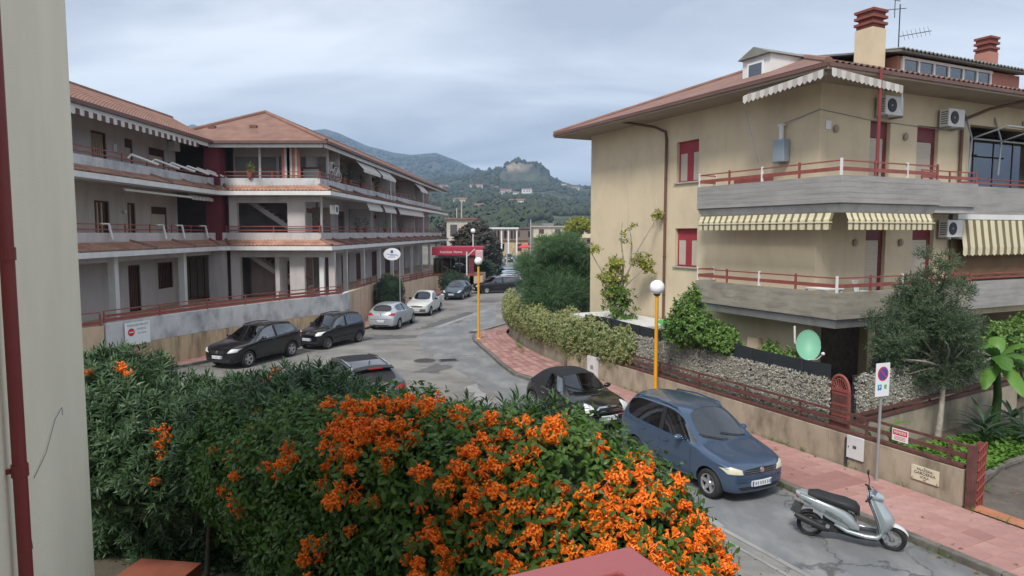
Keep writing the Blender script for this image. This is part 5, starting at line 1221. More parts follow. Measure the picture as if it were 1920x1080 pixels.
def make_car(name, label, c, loc, heading, pmat, rimmat='rim', detail=True, group=None):
    t = thing(name, label, 'car', (loc[0], loc[1], loc[2] if len(loc) > 2 else .004), heading, group)
    cols = car_cage(c); nC = len(cols); bm = bmesh.new()
    lay = bm.faces.layers.int.new('kind')
    Lv = []; Rv = []
    for rows in cols:
        lv = []; rv = []
        for (x, y, z) in rows:
            a = bm.verts.new((x, y, z)); lv.append(a); rv.append(a if abs(y) < 1e-6 else bm.verts.new((x, -y, z)))
        Lv.append(lv); Rv.append(rv)
    win = {}
    for j in range(5, 10):      # between column j and j+1
        pass
    def face(vs, kind=0):
        u = []
        for v in vs:
            if v not in u: u.append(v)
        if len(u) >= 3:
            f = bm.faces.new(u); f.material_index = kind
    q_ = c.get('quarter', True)
    for i in range(nC - 1):
        for r in range(8):
            kind = 0
            if r == 5 and i == 4: kind = 1
            if r == 5 and i in (5, 7): kind = 1
            if r == 5 and i == 8 and q_: kind = 1
            if r == 5 and i == 6 and c.get('blackb', True): kind = 4
            if r == 7 and i == 4: kind = 2
            if r == 7 and i == 9: kind = 3
            if c.get('soft') and r >= 6 and 5 <= i <= 9 and kind == 0: kind = 5
            if c.get('soft') and r == 5 and i in (7, 8, 9): kind = 5
            if c.get('glassroof') and r == 7 and 5 <= i <= 7: kind = 4
            face([Lv[i][r], Lv[i][r + 1], Lv[i + 1][r + 1], Lv[i + 1][r]], kind)
            face([Rv[i][r], Rv[i + 1][r], Rv[i + 1][r + 1], Rv[i][r + 1]], kind)
    for i, dx in ((0, c.get('bulge', .07)), (nC - 1, -.06)):
        mids = []
        for r in range(9):
            a = Lv[i][r]
            if Lv[i][r] is Rv[i][r]: a.co.x += dx * .6; mids.append(a)
            else: mids.append(bm.verts.new((a.co.x + dx, 0, a.co.z)))
        for r in range(8):
            face([Lv[i][r], mids[r], mids[r + 1], Lv[i][r + 1]]); face([Rv[i][r], Rv[i][r + 1], mids[r + 1], mids[r]])
    bmesh.ops.recalc_face_normals(bm, faces=bm.faces)
    # creases hold window borders and the belt line
    cl = bm.edges.layers.float.new('crease_edge')
    for e in bm.edges:
        ks = {f.material_index for f in e.link_faces}
        if len(ks) > 1: e[cl] = c.get('crease', .55)
    for i in range(nC - 1):
        e = bm.edges.get((Lv[i][4], Lv[i + 1][4])); e2 = bm.edges.get((Rv[i][4], Rv[i + 1][4]))
        for q in (e, e2):
            if q: q[cl] = max(q[cl], .35)
    me = bpy.data.meshes.new('shell'); bm.to_mesh(me); bm.free()
    for m_ in (pmat, 'glass_car', 'glass_car', 'glass_tint', 'black_plastic', 'softtop', 'black_plastic'): me.materials.append(m_ if not isinstance(m_, str) else M.get(m_) or M['black_plastic'])
    tmp = bpy.data.objects.new('tmp', me); COL.objects.link(tmp)
    ss = tmp.modifiers.new('s', 'SUBSURF'); ss.levels = 2; ss.render_levels = 2
    # wheel wells
    r = c['wr_']; wb = c['wb'] / 2; ax = c.get('axf', 0.0); cut = MB()
    fx, rx = ax + wb, ax - wb; yw = c['W'] / 2 - c.get('tw', .2) / 2 - .015
    for x in (fx, rx):
        for s in (-1, 1):
            y0, y1 = (c['W'] / 2 - .32) * s, (c['W'] / 2 + .2) * s
            cut.cyl((x, y0, r), (x, y1, r), r + c.get('gap', .05), None, 28, mi=0)
    cm = cut.mesh('cut', 'black_plastic'); b = bmesh.new(); b.from_mesh(cm); bmesh.ops.recalc_face_normals(b, faces=b.faces); b.to_mesh(cm); b.free()
    co = bpy.data.objects.new('cut', cm); COL.objects.link(co)
    bo = tmp.modifiers.new('b', 'BOOLEAN'); bo.operation = 'DIFFERENCE'; bo.object = co; bo.solver = 'EXACT'; bo.material_mode = 'TRANSFER'
    dg = bpy.context.evaluated_depsgraph_get(); ev = tmp.evaluated_get(dg)
    full = bpy.data.meshes.new_from_object(ev)
    bpy.data.objects.remove(tmp); bpy.data.objects.remove(co)
    # split into body and windows
    bm = bmesh.new(); bm.from_mesh(full); bvh = BVHTree.FromBMesh(bm)
    mats = [m_ for m_ in full.materials]; gi = {i for i, m_ in enumerate(mats) if m_ in (M['glass_car'], M['glass_tint'])}
    gfaces = [f for f in bm.faces if f.material_index in gi]
    # islands of glass
    seen = set(); isl = []
    for f in gfaces:
        if f in seen: continue
        st = [f]; seen.add(f); cur = []
        while st:
            g_ = st.pop(); cur.append(g_)
            for e in g_.edges:
                for h in e.link_faces:
                    if h not in seen and h.material_index in gi and h.material_index == f.material_index: seen.add(h); st.append(h)
        isl.append(cur)
    for cur in isl:
        vm = {}; mb = MB()
        for f in cur:
            idx = []
            for v in f.verts:
                if v not in vm: vm[v] = len(mb.v); mb.v.append(tuple(v.co - v.normal * .006))
                idx.append(vm[v])
            mb.f.append(tuple(idx)); mb.m.append(0)
        ctr = sum((f.calc_center_median() for f in cur), Vector()) / len(cur)
        nm = 'side_window' if abs(ctr.y) > .3 else ('windscreen' if ctr.x > 0 else 'rear_window')
        o = mb.build(nm, mats[cur[0].material_index], t, fixn=False, smooth='full')
    bmesh.ops.delete(bm, geom=gfaces, context='FACES')
    body = bpy.data.meshes.new('body'); bm.to_mesh(body); bm.free()
    for m_ in mats: body.materials.append(m_)
    bd = obj('body', body, t, smooth=True)
    # wheels
    for x in (fx, rx):
        for s in (1, -1):
            wo_ = bpy.data.objects.new('wheel', None); COL.objects.link(wo_); wo_.parent = t; wo_.location = (x, s * yw, r); wo_.empty_display_size = .05
            wo_.rotation_euler = (0, rnd.uniform(0, 2), 0 if s > 0 else math.pi)
            for nm, me_ in wheel_meshes(r, c.get('tw', .2), c.get('spokes', 5), rimmat): obj(nm, me_, wo_)
    # conforming patches
    def hit(view, a, b):
        if view == 'L': o_, d = Vector((a, 2, b)), Vector((0, -1, 0))
        elif view == 'R': o_, d = Vector((a, -2, b)), Vector((0, 1, 0))
        elif view == 'F': o_, d = Vector((4, a, b)), Vector((-1, 0, 0))
        elif view == 'B': o_, d = Vector((-4, a, b)), Vector((1, 0, 0))
        else: o_, d = Vector((a, b, 4)), Vector((0, 0, -1))
        h = bvh.ray_cast(o_, d)
        if h[0] is None:
            n_ = bvh.find_nearest(o_ + d * (2.0 if view in 'LR' else 3.0)); return n_[0], n_[1]
        nn = h[1] if h[1].dot(d) < 0 else -h[1]
        return h[0], nn
    def patch(nm, view, poly, m_, lift=.008, parent=None, rings=(.55, .88, 1)):
        P_ = [Vector(p_) for p_ in poly]
        pts = []
        for i, p_ in enumerate(P_):
            q2 = P_[(i + 1) % len(P_)]; k = max(1, int((q2 - p_).length / .07))
            pts += [p_.lerp(q2, j / k) for j in range(k)]
        cc = sum(pts, Vector((0, 0))) / len(pts); mb = MB(); n_ = len(pts)
        h, nn = hit(view, *cc); mb.v.append(tuple(h + nn * lift))
        for ri, f in enumerate(rings):
            for p_ in pts:
                h, nn = hit(view, *(cc + (p_ - cc) * f)); mb.v.append(tuple(h + nn * (lift if f < 1 else -.004)))
        for k in range(n_): mb.f.append((0, 1 + k, 1 + (k + 1) % n_)); mb.m.append(0)
        for ri in range(len(rings) - 1):
            for k in range(n_): a = 1 + ri * n_; mb.f.append((a + k, a + n_ + k, a + n_ + (k + 1) % n_, a + (k + 1) % n_)); mb.m.append(0)
        return mb.build(nm, m_, parent or t, smooth=True)
    def line(nm, view, pts, w_, m_, lift=.004, parent=None):
        P_ = [Vector(p_) for p_ in pts]; dense = []
        for p_, q2 in zip(P_, P_[1:]):
            k = max(1, int((q2 - p_).length / .06)); dense += [p_.lerp(q2, j / k) for j in range(k)]
        dense.append(P_[-1]); mb = MB()
        for i, p_ in enumerate(dense):
            d = (dense[min(i + 1, len(dense) - 1)] - dense[max(i - 1, 0)]).normalized(); nn2 = Vector((-d.y, d.x)) * w_ / 2
            for s in (-1, 1):
                h, nn = hit(view, *(p_ + nn2 * s)); mb.v.append(tuple(h + nn * lift))
        for i in range(len(dense) - 1): mb.f.append((2 * i, 2 * i + 1, 2 * i + 3, 2 * i + 2)); mb.m.append(0)
        return mb.build(nm, m_, parent or t, smooth=True)
    c['_hit'] = hit
    zb = c['clear']; belt = c['belt']
    for v in 'LR':
        s = 1 if v == 'L' else -1
        for xs in c['seams']: line('door_seam', v, xs, .012, 'black_plastic', .0015)
        for (x, z) in c['handles']:
            h, nn = hit(v, x, z); q = MB(); q.bar(h + nn * .02 - Vector((.09, 0, 0)), h + nn * .02 + Vector((.09, 0, 0)), .025, .035); q.build('door_handle', c.get('handlem', pmat), t, bev=.008)
        xm, zm = c['mirror']; h, nn = hit(v, xm, zm)
        q = MB(); q.sphere((h.x, h.y + s * .12, h.z + .05), .1, 12, 8, .75, 1.15, .72); q.cyl((h.x, h.y - s * .03, h.z), (h.x, h.y + s * .1, h.z + .03), .025); q.build('wing_mirror', c.get('mirrorm', pmat), t, smooth=True)
        for p_ in c.get('side_lines', []): line('side_moulding', v, p_[0], p_[1], p_[2], .012)
        if c.get('clad'):
            line('sill_trim', v, [(fx - r - .03, zb + .09), (rx + r + .03, zb + .09)], .14, c['clad'], .012)
            for x in (fx, rx):
                line('arch_trim', v, [(x + (r + .085) * math.cos(a), r + (r + .085) * math.sin(a)) for a in np.linspace(-.25, math.pi + .25, 24)], .07, c['clad'], .010)
        if c.get('rails'):
            xa, xb_, yy = c['rails']; zz = lambda x: hit('T', x, yy)[0].z
            pts = [(xa, s * yy, zz(xa) + .0), (xa - .08, s * yy, zz(xa - .08) + .05), ((xa + xb_) / 2, s * yy, zz((xa + xb_) / 2) + .055), (xb_ + .08, s * yy, zz(xb_ + .08) + .05), (xb_, s * yy, zz(xb_))]
            q = MB(); q.tube(pts, .022, 8); q.build('roof_rail', c['railm'], t, smooth=True)
    for nm, view, poly, m_, lift in c['patches']: 
        patch(nm, view, poly, m_, lift)
        if c.get('sym', {}).get(nm) or nm in ('headlight', 'tail_light', 'fog_lamp', 'side_indicator'):
            if view in 'FB': patch(nm, view, [(-a, b) for a, b in reversed(poly)], m_, lift)
    for nm, view, pts, w_, m_, lift in c.get('lines', []): line(nm, view, pts, w_, m_, lift)
    # number plates: white with dark strokes
    for view, (y, z) in c['plates']:
        h, nn = hit(view, y, z); sgn = 1 if view == 'F' else -1
        q = MB(); q.box(h.x - .01 if sgn > 0 else h.x - .035, h.x + .035 if sgn > 0 else h.x + .01, y - .26, y + .26, z - .057, z + .057); pl = q.build('number_plate', 'sign_white', t)
        xx = h.x + sgn * .036
        q = MB(); q.box(min(xx, xx - sgn * .003), max(xx, xx - sgn * .003), y - .26, y - .225, z - .056, z + .056); q.box(min(xx, xx - sgn * .003), max(xx, xx - sgn * .003), y + .225, y + .26, z - .056, z + .056); q.build('blue_band', 'sign_blue', pl)
        for k in range(7):
            q = MB(); yy = y - .19 + k * .058 + (.03 if k > 1 else 0) * (1 if k < 5 else 2) * .5; q.box(min(xx, xx - sgn * .003), max(xx, xx - sgn * .003), yy, yy + .032, z - .036, z + .036); q.build('character', 'pale_ink', pl)
    # cabin: floor, dash, seats, wheel
    zs = zb + .22; q = MB(); q.box(c['roofr'] + .1, c['cowl'] - .05, -c['W'] * .42, c['W'] * .42, zs - .08, zs); q.box(c['cowl'] - .45, c['cowl'] - .08, -c['W'] * .42, c['W'] * .42, zs, c['hood'] - .04); q.build('cabin_floor', 'seat_cloth', t)
    for (x, y) in ((.28, .36), (.28, -.36), (-.55, .36), (-.55, -.36)):
        x += c.get('seatx', 0.0)
        q = MB(); q.box(x - .25, x + .25, y - .24, y + .24, zs, zs + .3); q.bar((x - .2, y, zs + .3), (x - .36, y, belt + .12), .46, .12, up=(1, 0, 0)); q.sphere((x - .40, y, belt + .22), .12, 10, 7, .5, 1, .8); q.build('seat', 'seat_cloth', t, smooth=True)
    q = MB(); q.tube([(c['cowl'] - .55 + .06 * math.sin(a), .36 + .18 * math.cos(a), c['hood'] + .02 + .16 * math.sin(a)) for a in np.linspace(0, 2 * math.pi, 16)], .014, 6); q.build('steering_wheel', 'black_plastic', t)
    # wipers
    for y0, y1 in ((.55, -.05), (0.0, -.6)):
        mb = MB(); pts = []
        for k in range(6):
            y = y0 + (y1 - y0) * k / 5; x = c['cowl'] + .04 - .16 * (k / 5) - .10 * (y / .7) ** 2; h, nn = hit('T', x, y); pts.append(h + nn * .018)
        mb.tube(pts, .010, 5); mb.build('wiper', 'black_plastic', t)
    return t

MATS['headlamp'] = None; del MATS['headlamp']
M['headlamp'] = mat('headlamp', (.62, .64, .64), .12, .12, 9, coat=1, spec=.6)
M['headlamp_old'] = mat('headlamp_old', (.60, .58, .44), .22, .12, 9, coat=.6)
M['taillamp'] = mat('taillamp', (.42, .012, .018), .15, .1, 9, coat=1)
M['indicator'] = mat('indicator', (.70, .42, .20), .2, .05, 5, coat=.8)
M['softtop'] = mat('softtop', (.016, .017, .020), .95, .2, 3, .3, 60)
P_BLUE = paint('blue', (.068, .108, .178), .45, .26); P_BLACK = paint('black', (.005, .0055, .007), .0, .22); P_NAVY = paint('navy', (.008, .010, .015), .1, .25)
P_SILVER = paint('silver', (.47, .50, .53), .55, .3); P_WHITE = paint('white', (.58, .58, .56), .15, .35); P_GREY = paint('grey', (.11, .115, .13), .5, .3); P_SLATE = paint('slate', (.20, .235, .275), .5, .3); P_TEAL = paint('tealblue', (.03, .06, .085), .4, .3)

def seams(c, xs, top):
    z0 = c['clear'] + .12
    return [[(x, z0), (x, top)] for x in xs]
def base(L, Wd, H, **k):
    c = dict(L=L, W=Wd, H=H, clear=.19, wr_=.31, tw=.195, spokes=5, patches=[], handles=[], plates=[])
    c.update(k); return c
# --- the blue minivan
IDEA = base(3.93, 1.70, 1.64, wb=2.51, axf=.08, belt=.985, rbelt=1.06, hood=.98, nose=.74, cowl=.98, rooff=.28, bp=(-.18, -.30), cp=-1.05, rearb=-1.62, roofr=-1.62, rglass=-1.84, zrg=1.06, wr=1.30, tail=.10, rdrop=.03, seatx=-.1)
IDEA.update(seams=[[(.80, .36), (.80, .93)], [(-.24, .34), (-.24, .97)], [(-.95, .62), (-1.08, 1.0)], [(.80, .36), (-.90, .32)]], handles=[(-.02, .87), (-.86, .92)], mirror=(.50, 1.02), mirrorm=None,
            side_lines=[([(.70, .55), (-.80, .58)], .045, P_BLUE)], rails=(.15, -1.45, .60), railm=P_BLUE, handlem=P_BLUE)
IDEA['mirrorm'] = P_BLUE
IDEA['patches'] = [('headlight', 'F', [(.44, .62), (.74, .64), (.80, .74), (.66, .78), (.46, .72)], 'headlamp_old', .012), ('grille', 'F', [(-.40, .62), (.40, .62), (.43, .72), (.0, .755), (-.43, .72)], 'black_plastic', .006),
                   ('air_intake', 'F', [(-.52, .29), (.52, .29), (.60, .37), (-.60, .37)], 'black_plastic', .006), ('badge', 'F', [(.06 * math.cos(a), .685 + .06 * math.sin(a)) for a in np.linspace(0, 5.7, 12)], 'chrome', .02),
                   ('tail_light', 'B', [(.52, .85), (.68, .85), (.66, 1.15), (.56, 1.15)], 'taillamp', .01)]
IDEA['lines'] = [('grille_bar', 'F', [(-.38, .655), (.38, .655)], .012, 'rim_dark', .014), ('grille_bar', 'F', [(-.40, .695), (.40, .695)], .012, 'rim_dark', .014), ('bumper_strip', 'F', [(-.62, .50), (.62, .50)], .035, P_BLUE, .02),
                 ('bonnet_seam', 'T', [(1.72, .50), (1.35, .62), (1.0, .68)], .012, 'black_plastic', .002), ('bonnet_seam', 'T', [(1.72, -.50), (1.35, -.62), (1.0, -.68)], .012, 'black_plastic', .002)]
IDEA['plates'] = [('F', (0, .43)), ('B', (0, .62))]
def put(n, m, z=.004): x, y = W(n, m); return (x, y, z)
make_car('minivan', 'blue minivan parked at the right kerb, nearest car to the scooter', IDEA, put(10.47, 11.98, .008), A - R(90), P_BLUE, 'rim')
# --- black convertible
MINI = base(3.64, 1.69, 1.40, wb=2.47, axf=.02, clear=.17, belt=.86, rbelt=.90, hood=.86, nose=.70, cowl=.62, rooff=.22, bp=(-.36, -.46), cp=-.80, rearb=-1.25, roofr=-1.02, rglass=-1.50, zrg=.93, wr=1.16, tail=.14, rdrop=.05, wr_=.305, spokes=8, soft=True, quarter=False, seatx=-.25, crown=.06, bulge=.10)
MINI.update(seams=[[(.52, .34), (.60, .82)], [(-.62, .34), (-.66, .86)], [(.52, .34), (-.62, .32)]], handles=[(-.42, .74)], handlem='chrome', mirror=(.36, .90), mirrorm=P_BLACK, side_lines=[([(.55, .855), (-.60, .885), (-1.45, .90)], .05, 'chrome')], clad='black_plastic')
def circ(y, z, ry, rz, n=16): return [(y + ry * math.cos(a), z + rz * math.sin(a)) for a in np.linspace(0, 2 * math.pi, n, endpoint=False)]
MINI['patches'] = [('headlight', 'F', circ(.58, .66, .125, .145), 'headlamp', .02), ('grille', 'F', [(-.40, .56), (.40, .56), (.44, .62), (.30, .70), (-.30, .70), (-.44, .62)], 'black_plastic', .008), ('air_intake', 'F', [(-.55, .26), (.55, .26), (.60, .36), (-.60, .36)], 'grey_plastic', .006),
                   ('badge', 'F', circ(0, .745, .05, .025, 10), 'chrome', .012), ('tail_light', 'B', [(.55, .6), (.67, .6), (.67, .8), (.57, .8)], 'taillamp', .01), ('bonnet_scoop', 'T', [(1.15, -.16), (1.15, .16), (1.08, .16), (1.08, -.16)], 'black_plastic', .02)]
MINI['lines'] = [('grille_trim', 'F', [(-.42, .57), (-.45, .63), (-.30, .715), (0, .73), (.30, .715), (.45, .63), (.42, .57)], .03, 'chrome', .02), ('grille_bar', 'F', [(-.40, .61), (.40, .61)], .012, 'chrome', .016), ('grille_bar', 'F', [(-.38, .65), (.38, .65)], .012, 'chrome', .016), ('bumper_trim', 'F', [(-.60, .50), (.60, .50)], .018, 'chrome', .012),
                 ('bonnet_seam', 'T', [(1.55, .66), (1.1, .72), (.65, .74)], .014, 'black_plastic', .002), ('bonnet_seam', 'T', [(1.55, -.66), (1.1, -.72), (.65, -.74)], .014, 'black_plastic', .002), ('windscreen_trim', 'T', [(.66, -.62), (.75, 0), (.66, .62)], .03, 'chrome', .006)]
MINI['plates'] = [('F', (0, .43)), ('B', (0, .6))]
make_car('convertible', 'small black convertible with closed cloth roof, behind the blue minivan', MINI, put(10.42, 17.25, .008), A - R(90), P_BLACK, 'rim')
# --- black crossover
QASH = base(4.31, 1.78, 1.60, wb=2.63, axf=.03, clear=.22, belt=1.02, rbelt=1.12, hood=1.0, nose=.80, cowl=.88, rooff=.22, bp=(-.28, -.38), cp=-1.05, rearb=-1.62, roofr=-1.66, rglass=-1.98, zrg=1.13, wr=1.26, tail=.12, rdrop=.06, wr_=.345, tw=.215, clad='black_plastic')
QASH.update(seams=[[(.82, .4), (.82, .98)], [(-.33, .38), (-.33, 1.02)], [(-1.0, .7), (-1.12, 1.05)]], handles=[(-.12, .95), (-1.0, 1.0)], handlem=P_BLACK, mirror=(.55, 1.06), mirrorm=P_BLACK, rails=(.1, -1.5, .58), railm=M['black_plastic'])
QASH['patches'] = [('headlight', 'F', [(.46, .66), (.80, .70), (.86, .84), (.62, .84)], 'headlamp', .012), ('grille', 'F', [(-.34, .62), (.34, .62), (.40, .76), (-.40, .76)], 'black_plastic', .006), ('air_intake', 'F', [(-.6, .3), (.6, .3), (.66, .42), (-.66, .42)], 'black_plastic', .006), ('badge', 'F', circ(0, .70, .07, .07, 12), 'chrome', .02), ('tail_light', 'B', [(.55, .9), (.74, .9), (.72, 1.1), (.6, 1.1)], 'taillamp', .012)]
QASH['lines'] = [('tail_light', 'L', [(-1.85, .98), (-2.0, 1.0)], .16, 'taillamp', .012), ('tail_light', 'R', [(-1.85, .98), (-2.0, 1.0)], .16, 'taillamp', .012), ('bonnet_seam', 'T', [(1.8, .45), (.95, .66)], .012, 'black_plastic', .002), ('bonnet_seam', 'T', [(1.8, -.45), (.95, -.66)], .012, 'black_plastic', .002)]
QASH['plates'] = [('F', (0, .5)), ('B', (0, .75))]
make_car('crossover', 'black crossover parked by the retaining wall, frontmost car on the left', QASH, (-11.05, 29.15), math.atan2(-.93, -.37), P_BLACK, 'rim')
# --- black city car
PANDA = base(3.54, 1.59, 1.54, wb=2.30, axf=.02, clear=.18, belt=.96, rbelt=1.02, hood=.95, nose=.76, cowl=.86, rooff=.34, bp=(-.10, -.20), cp=-.88, rearb=-1.46, roofr=-1.50, rglass=-1.64, zrg=1.02, wr=1.24, tail=.06, rdrop=.03, wr_=.285, tw=.175, spokes=9)
PANDA.update(seams=[[(.72, .36), (.72, .92)], [(-.15, .34), (-.15, .97)], [(-.86, .6), (-.92, 1.0)]], handles=[(.02, .86), (-.76, .9)], mirror=(.45, 1.0), mirrorm=P_NAVY, side_lines=[([(.65, .50), (-.75, .52)], .07, 'black_plastic')], rails=(.2, -1.35, .56), railm=M['black_plastic'])
PANDA['patches'] = [('headlight', 'F', [(.46, .66), (.70, .68), (.74, .86), (.48, .84)], 'headlamp', .012), ('grille', 'F', [(-.42, .70), (.42, .70), (.42, .76), (-.42, .76)], 'black_plastic', .006), ('bumper_guard', 'F', [(-.6, .3), (.6, .3), (.64, .42), (-.64, .42)], 'black_plastic', .012), ('badge', 'F', circ(0, .80, .05, .05, 10), 'chrome', .015), ('tail_light', 'B', [(.52, .9), (.64, .9), (.62, 1.35), (.54, 1.35)], 'taillamp', .01)]
PANDA['plates'] = [('F', (0, .50)), ('B', (0, .7))]
make_car('city_car', 'small black boxy city car between the black crossover and silver hatchback', PANDA, (-8.85, 33.3), math.atan2(-.9, -.43), P_NAVY, 'rim_dark')
# --- dark SUV seen from behind
SUV = base(4.66, 1.90, 1.66, wb=2.82, axf=.05, clear=.22, belt=1.06, rbelt=1.16, hood=1.05, nose=.84, cowl=.98, rooff=.30, bp=(-.25, -.35), cp=-1.05, rearb=-1.65, roofr=-1.62, rglass=-2.06, zrg=1.15, wr=1.28, tail=.16, rdrop=.10, wr_=.36, tw=.235, clad='black_plastic', glassroof=True)
SUV.update(seams=[[(.9, .4), (.9, 1.0)], [(-.3, .4), (-.3, 1.05)]], handles=[(-.1, .98), (-1.0, 1.05)], mirror=(.62, 1.1), mirrorm=P_GREY, rails=(.25, -1.5, .585), railm=M['chrome'])
SUV['patches'] = [('tail_light', 'B', [(.36, .97), (.80, .93), (.82, 1.06), (.40, 1.06)], 'taillamp', .015), ('headlight', 'F', [(.5, .7), (.82, .74), (.84, .84), (.6, .84)], 'headlamp', .01), ('air_intake', 'F', [(-.6, .3), (.6, .3), (.66, .45), (-.66, .45)], 'black_plastic', .006), ('rear_panel', 'B', [(-.46, .74), (.46, .74), (.50, .94), (-.50, .94)], 'black_plastic', .008), ('badge', 'B', circ(0, 1.06, .045, .045, 10), 'chrome', .018)]
SUV['lines'] = [('window_trim', 'L', [(.75, 1.12), (.2, 1.50), (-.5, 1.57), (-1.3, 1.50), (-1.75, 1.24), (-1.5, 1.14), (0, 1.09)], .028, 'chrome', .006), ('window_trim', 'R', [(.75, 1.12), (.2, 1.50), (-.5, 1.57), (-1.3, 1.50), (-1.75, 1.24), (-1.5, 1.14), (0, 1.09)], .028, 'chrome', .006), ('tailgate_trim', 'B', [(-.45, .955), (.45, .955)], .02, 'chrome', .016)]
SUV['plates'] = [('B', (0, .84)), ('F', (0, .5))]
sv = make_car('suv', 'dark grey SUV with silver roof rails, driving away behind the hedge', SUV, (-5.0, 21.2), math.atan2(.83, -.55), P_GREY, 'rim_dark')
q = MB(); q.grid(lambda u, v: (-1.60 - .24 * v, -.60 + 1.2 * u, 1.60 - .045 * v - .05 * (2 * u - 1) ** 2), 12, 3); q.grid(lambda u, v: (-1.60 - .24 * v, -.60 + 1.2 * u, 1.575 - .045 * v - .05 * (2 * u - 1) ** 2), 12, 3); q.build('spoiler', 'black_plastic', sv)
q = MB(); q.box(-1.85, -1.82, -.22, .22, 1.525, 1.56); q.build('brake_light', 'taillamp', sv)
q = MB(); q.bar((-1.98, -.1, 1.30), (-1.93, .32, 1.22), .02, .02); q.sphere((-2.02, 0, 1.19), .05, 8, 6); q.build('rear_wiper', 'black_plastic', sv)
q = MB(); q.cyl((-1.35, 0, 1.62), (-1.42, 0, 1.70), .02); q.build('aerial_fin', P_GREY, sv)
# --- silver hatchback seen from behind
CORSA = base(4.02, 1.74, 1.48, wb=2.51, axf=.06, clear=.18, belt=.94, rbelt=1.04, hood=.93, nose=.72, cowl=.98, rooff=.26, bp=(-.22, -.34), cp=-1.0, rearb=-1.50, roofr=-1.48, rglass=-1.80, zrg=1.02, wr=1.20, tail=.12, rdrop=.08, spokes=7)
CORSA.update(seams=[[(.78, .36), (.78, .9)], [(-.28, .34), (-.28, .97)], [(-.9, .6), (-1.02, 1.0)]], handles=[(-.08, .86), (-.92, .92)], mirror=(.52, .98), mirrorm=P_SILVER)
CORSA['patches'] = [('tail_light', 'B', [(.42, .84), (.76, .80), (.80, .96), (.58, 1.0)], 'taillamp', .012), ('headlight', 'F', [(.44, .62), (.76, .66), (.80, .78), (.56, .78)], 'headlamp', .01), ('air_intake', 'F', [(-.5, .3), (.5, .3), (.56, .45), (-.56, .45)], 'black_plastic', .006), ('rear_valance', 'B', [(-.55, .24), (.55, .24), (.58, .32), (-.58, .32)], 'black_plastic', .006), ('badge', 'B', circ(0, .90, .05, .05, 10), 'chrome', .015)]
CORSA['lines'] = [('bumper_crease', 'B', [(-.66, .62), (.66, .62)], .012, 'black_plastic', .002), ('rear_badge', 'B', [(-.42, .80), (-.28, .80)], .03, 'chrome', .008)]
CORSA['plates'] = [('B', (0, .52)), ('F', (0, .45))]
make_car('hatchback', 'silver hatchback seen from behind, next to the white pickup', CORSA, (-7.05, 40.1), math.atan2(.985, .17), P_SILVER, 'rim')
# --- dark hatchback facing the camera
PUNTO = base(4.03, 1.69, 1.49, wb=2.51, axf=.08, clear=.18, belt=.94, rbelt=1.03, hood=.93, nose=.68, cowl=1.02, rooff=.28, bp=(-.2, -.32), cp=-1.0, rearb=-1.52, roofr=-1.5, rglass=-1.82, zrg=1.03, wr=1.18, tail=.1, rdrop=.07)
PUNTO.update(seams=[[(.8, .36), (.8, .9)], [(-.26, .34), (-.26, .97)]], handles=[(-.05, .86), (-.92, .92)], mirror=(.55, .98), mirrorm=P_NAVY)
PUNTO['patches'] = [('headlight', 'F', [(.44, .60), (.66, .62), (.80, .78), (.64, .78)], 'headlamp', .012), ('grille', 'F', [(-.30, .56), (.30, .56), (.26, .64), (-.26, .64)], 'black_plastic', .006), ('air_intake', 'F', [(-.45, .26), (.45, .26), (.52, .38), (-.52, .38)], 'black_plastic', .006), ('tail_light', 'B', [(.52, .9), (.66, .9), (.62, 1.25), (.54, 1.25)], 'taillamp', .01)]
PUNTO['plates'] = [('F', (0, .47)), ('B', (0, .6))]
make_car('hatchback', 'dark blue-grey hatchback facing the camera beyond the white pickup', PUNTO, (-4.6, 57.3), math.atan2(-.985, -.17), P_TEAL, 'rim')
# --- black estate, side on
EST = base(4.65, 1.76, 1.50, wb=2.70, axf=.05, clear=.18, belt=.95, rbelt=1.0, hood=.94, nose=.74, cowl=1.0, rooff=.36, bp=(-.15, -.25), cp=-.95, rearb=-1.95, roofr=-1.95, rglass=-2.2, zrg=1.0, wr=1.18, tail=.1, rdrop=.04)
EST.update(seams=[[(.82, .36), (.82, .9)], [(-.2, .34), (-.2, .95)], [(-.95, .6), (-1.0, .97)]], handles=[(0, .86), (-.85, .88)], mirror=(.58, .98), mirrorm=P_BLACK, rails=(.3, -1.8, .55), railm=M['chrome'], side_lines=[([(.75, .55), (-.85, .55)], .05, 'black_plastic')])
EST['patches'] = [('headlight', 'F', [(.42, .62), (.76, .64), (.80, .76), (.48, .76)], 'headlamp', .01), ('tail_light', 'B', [(.54, .85), (.72, .85), (.68, 1.3), (.58, 1.3)], 'taillamp', .01)]
EST['plates'] = [('F', (0, .45)), ('B', (0, .6))]
make_car('estate_car', 'black estate car standing side on at the near end of the row', EST, (-1.35, 62.6), math.atan2(-.42, -.9), P_BLACK, 'rim')
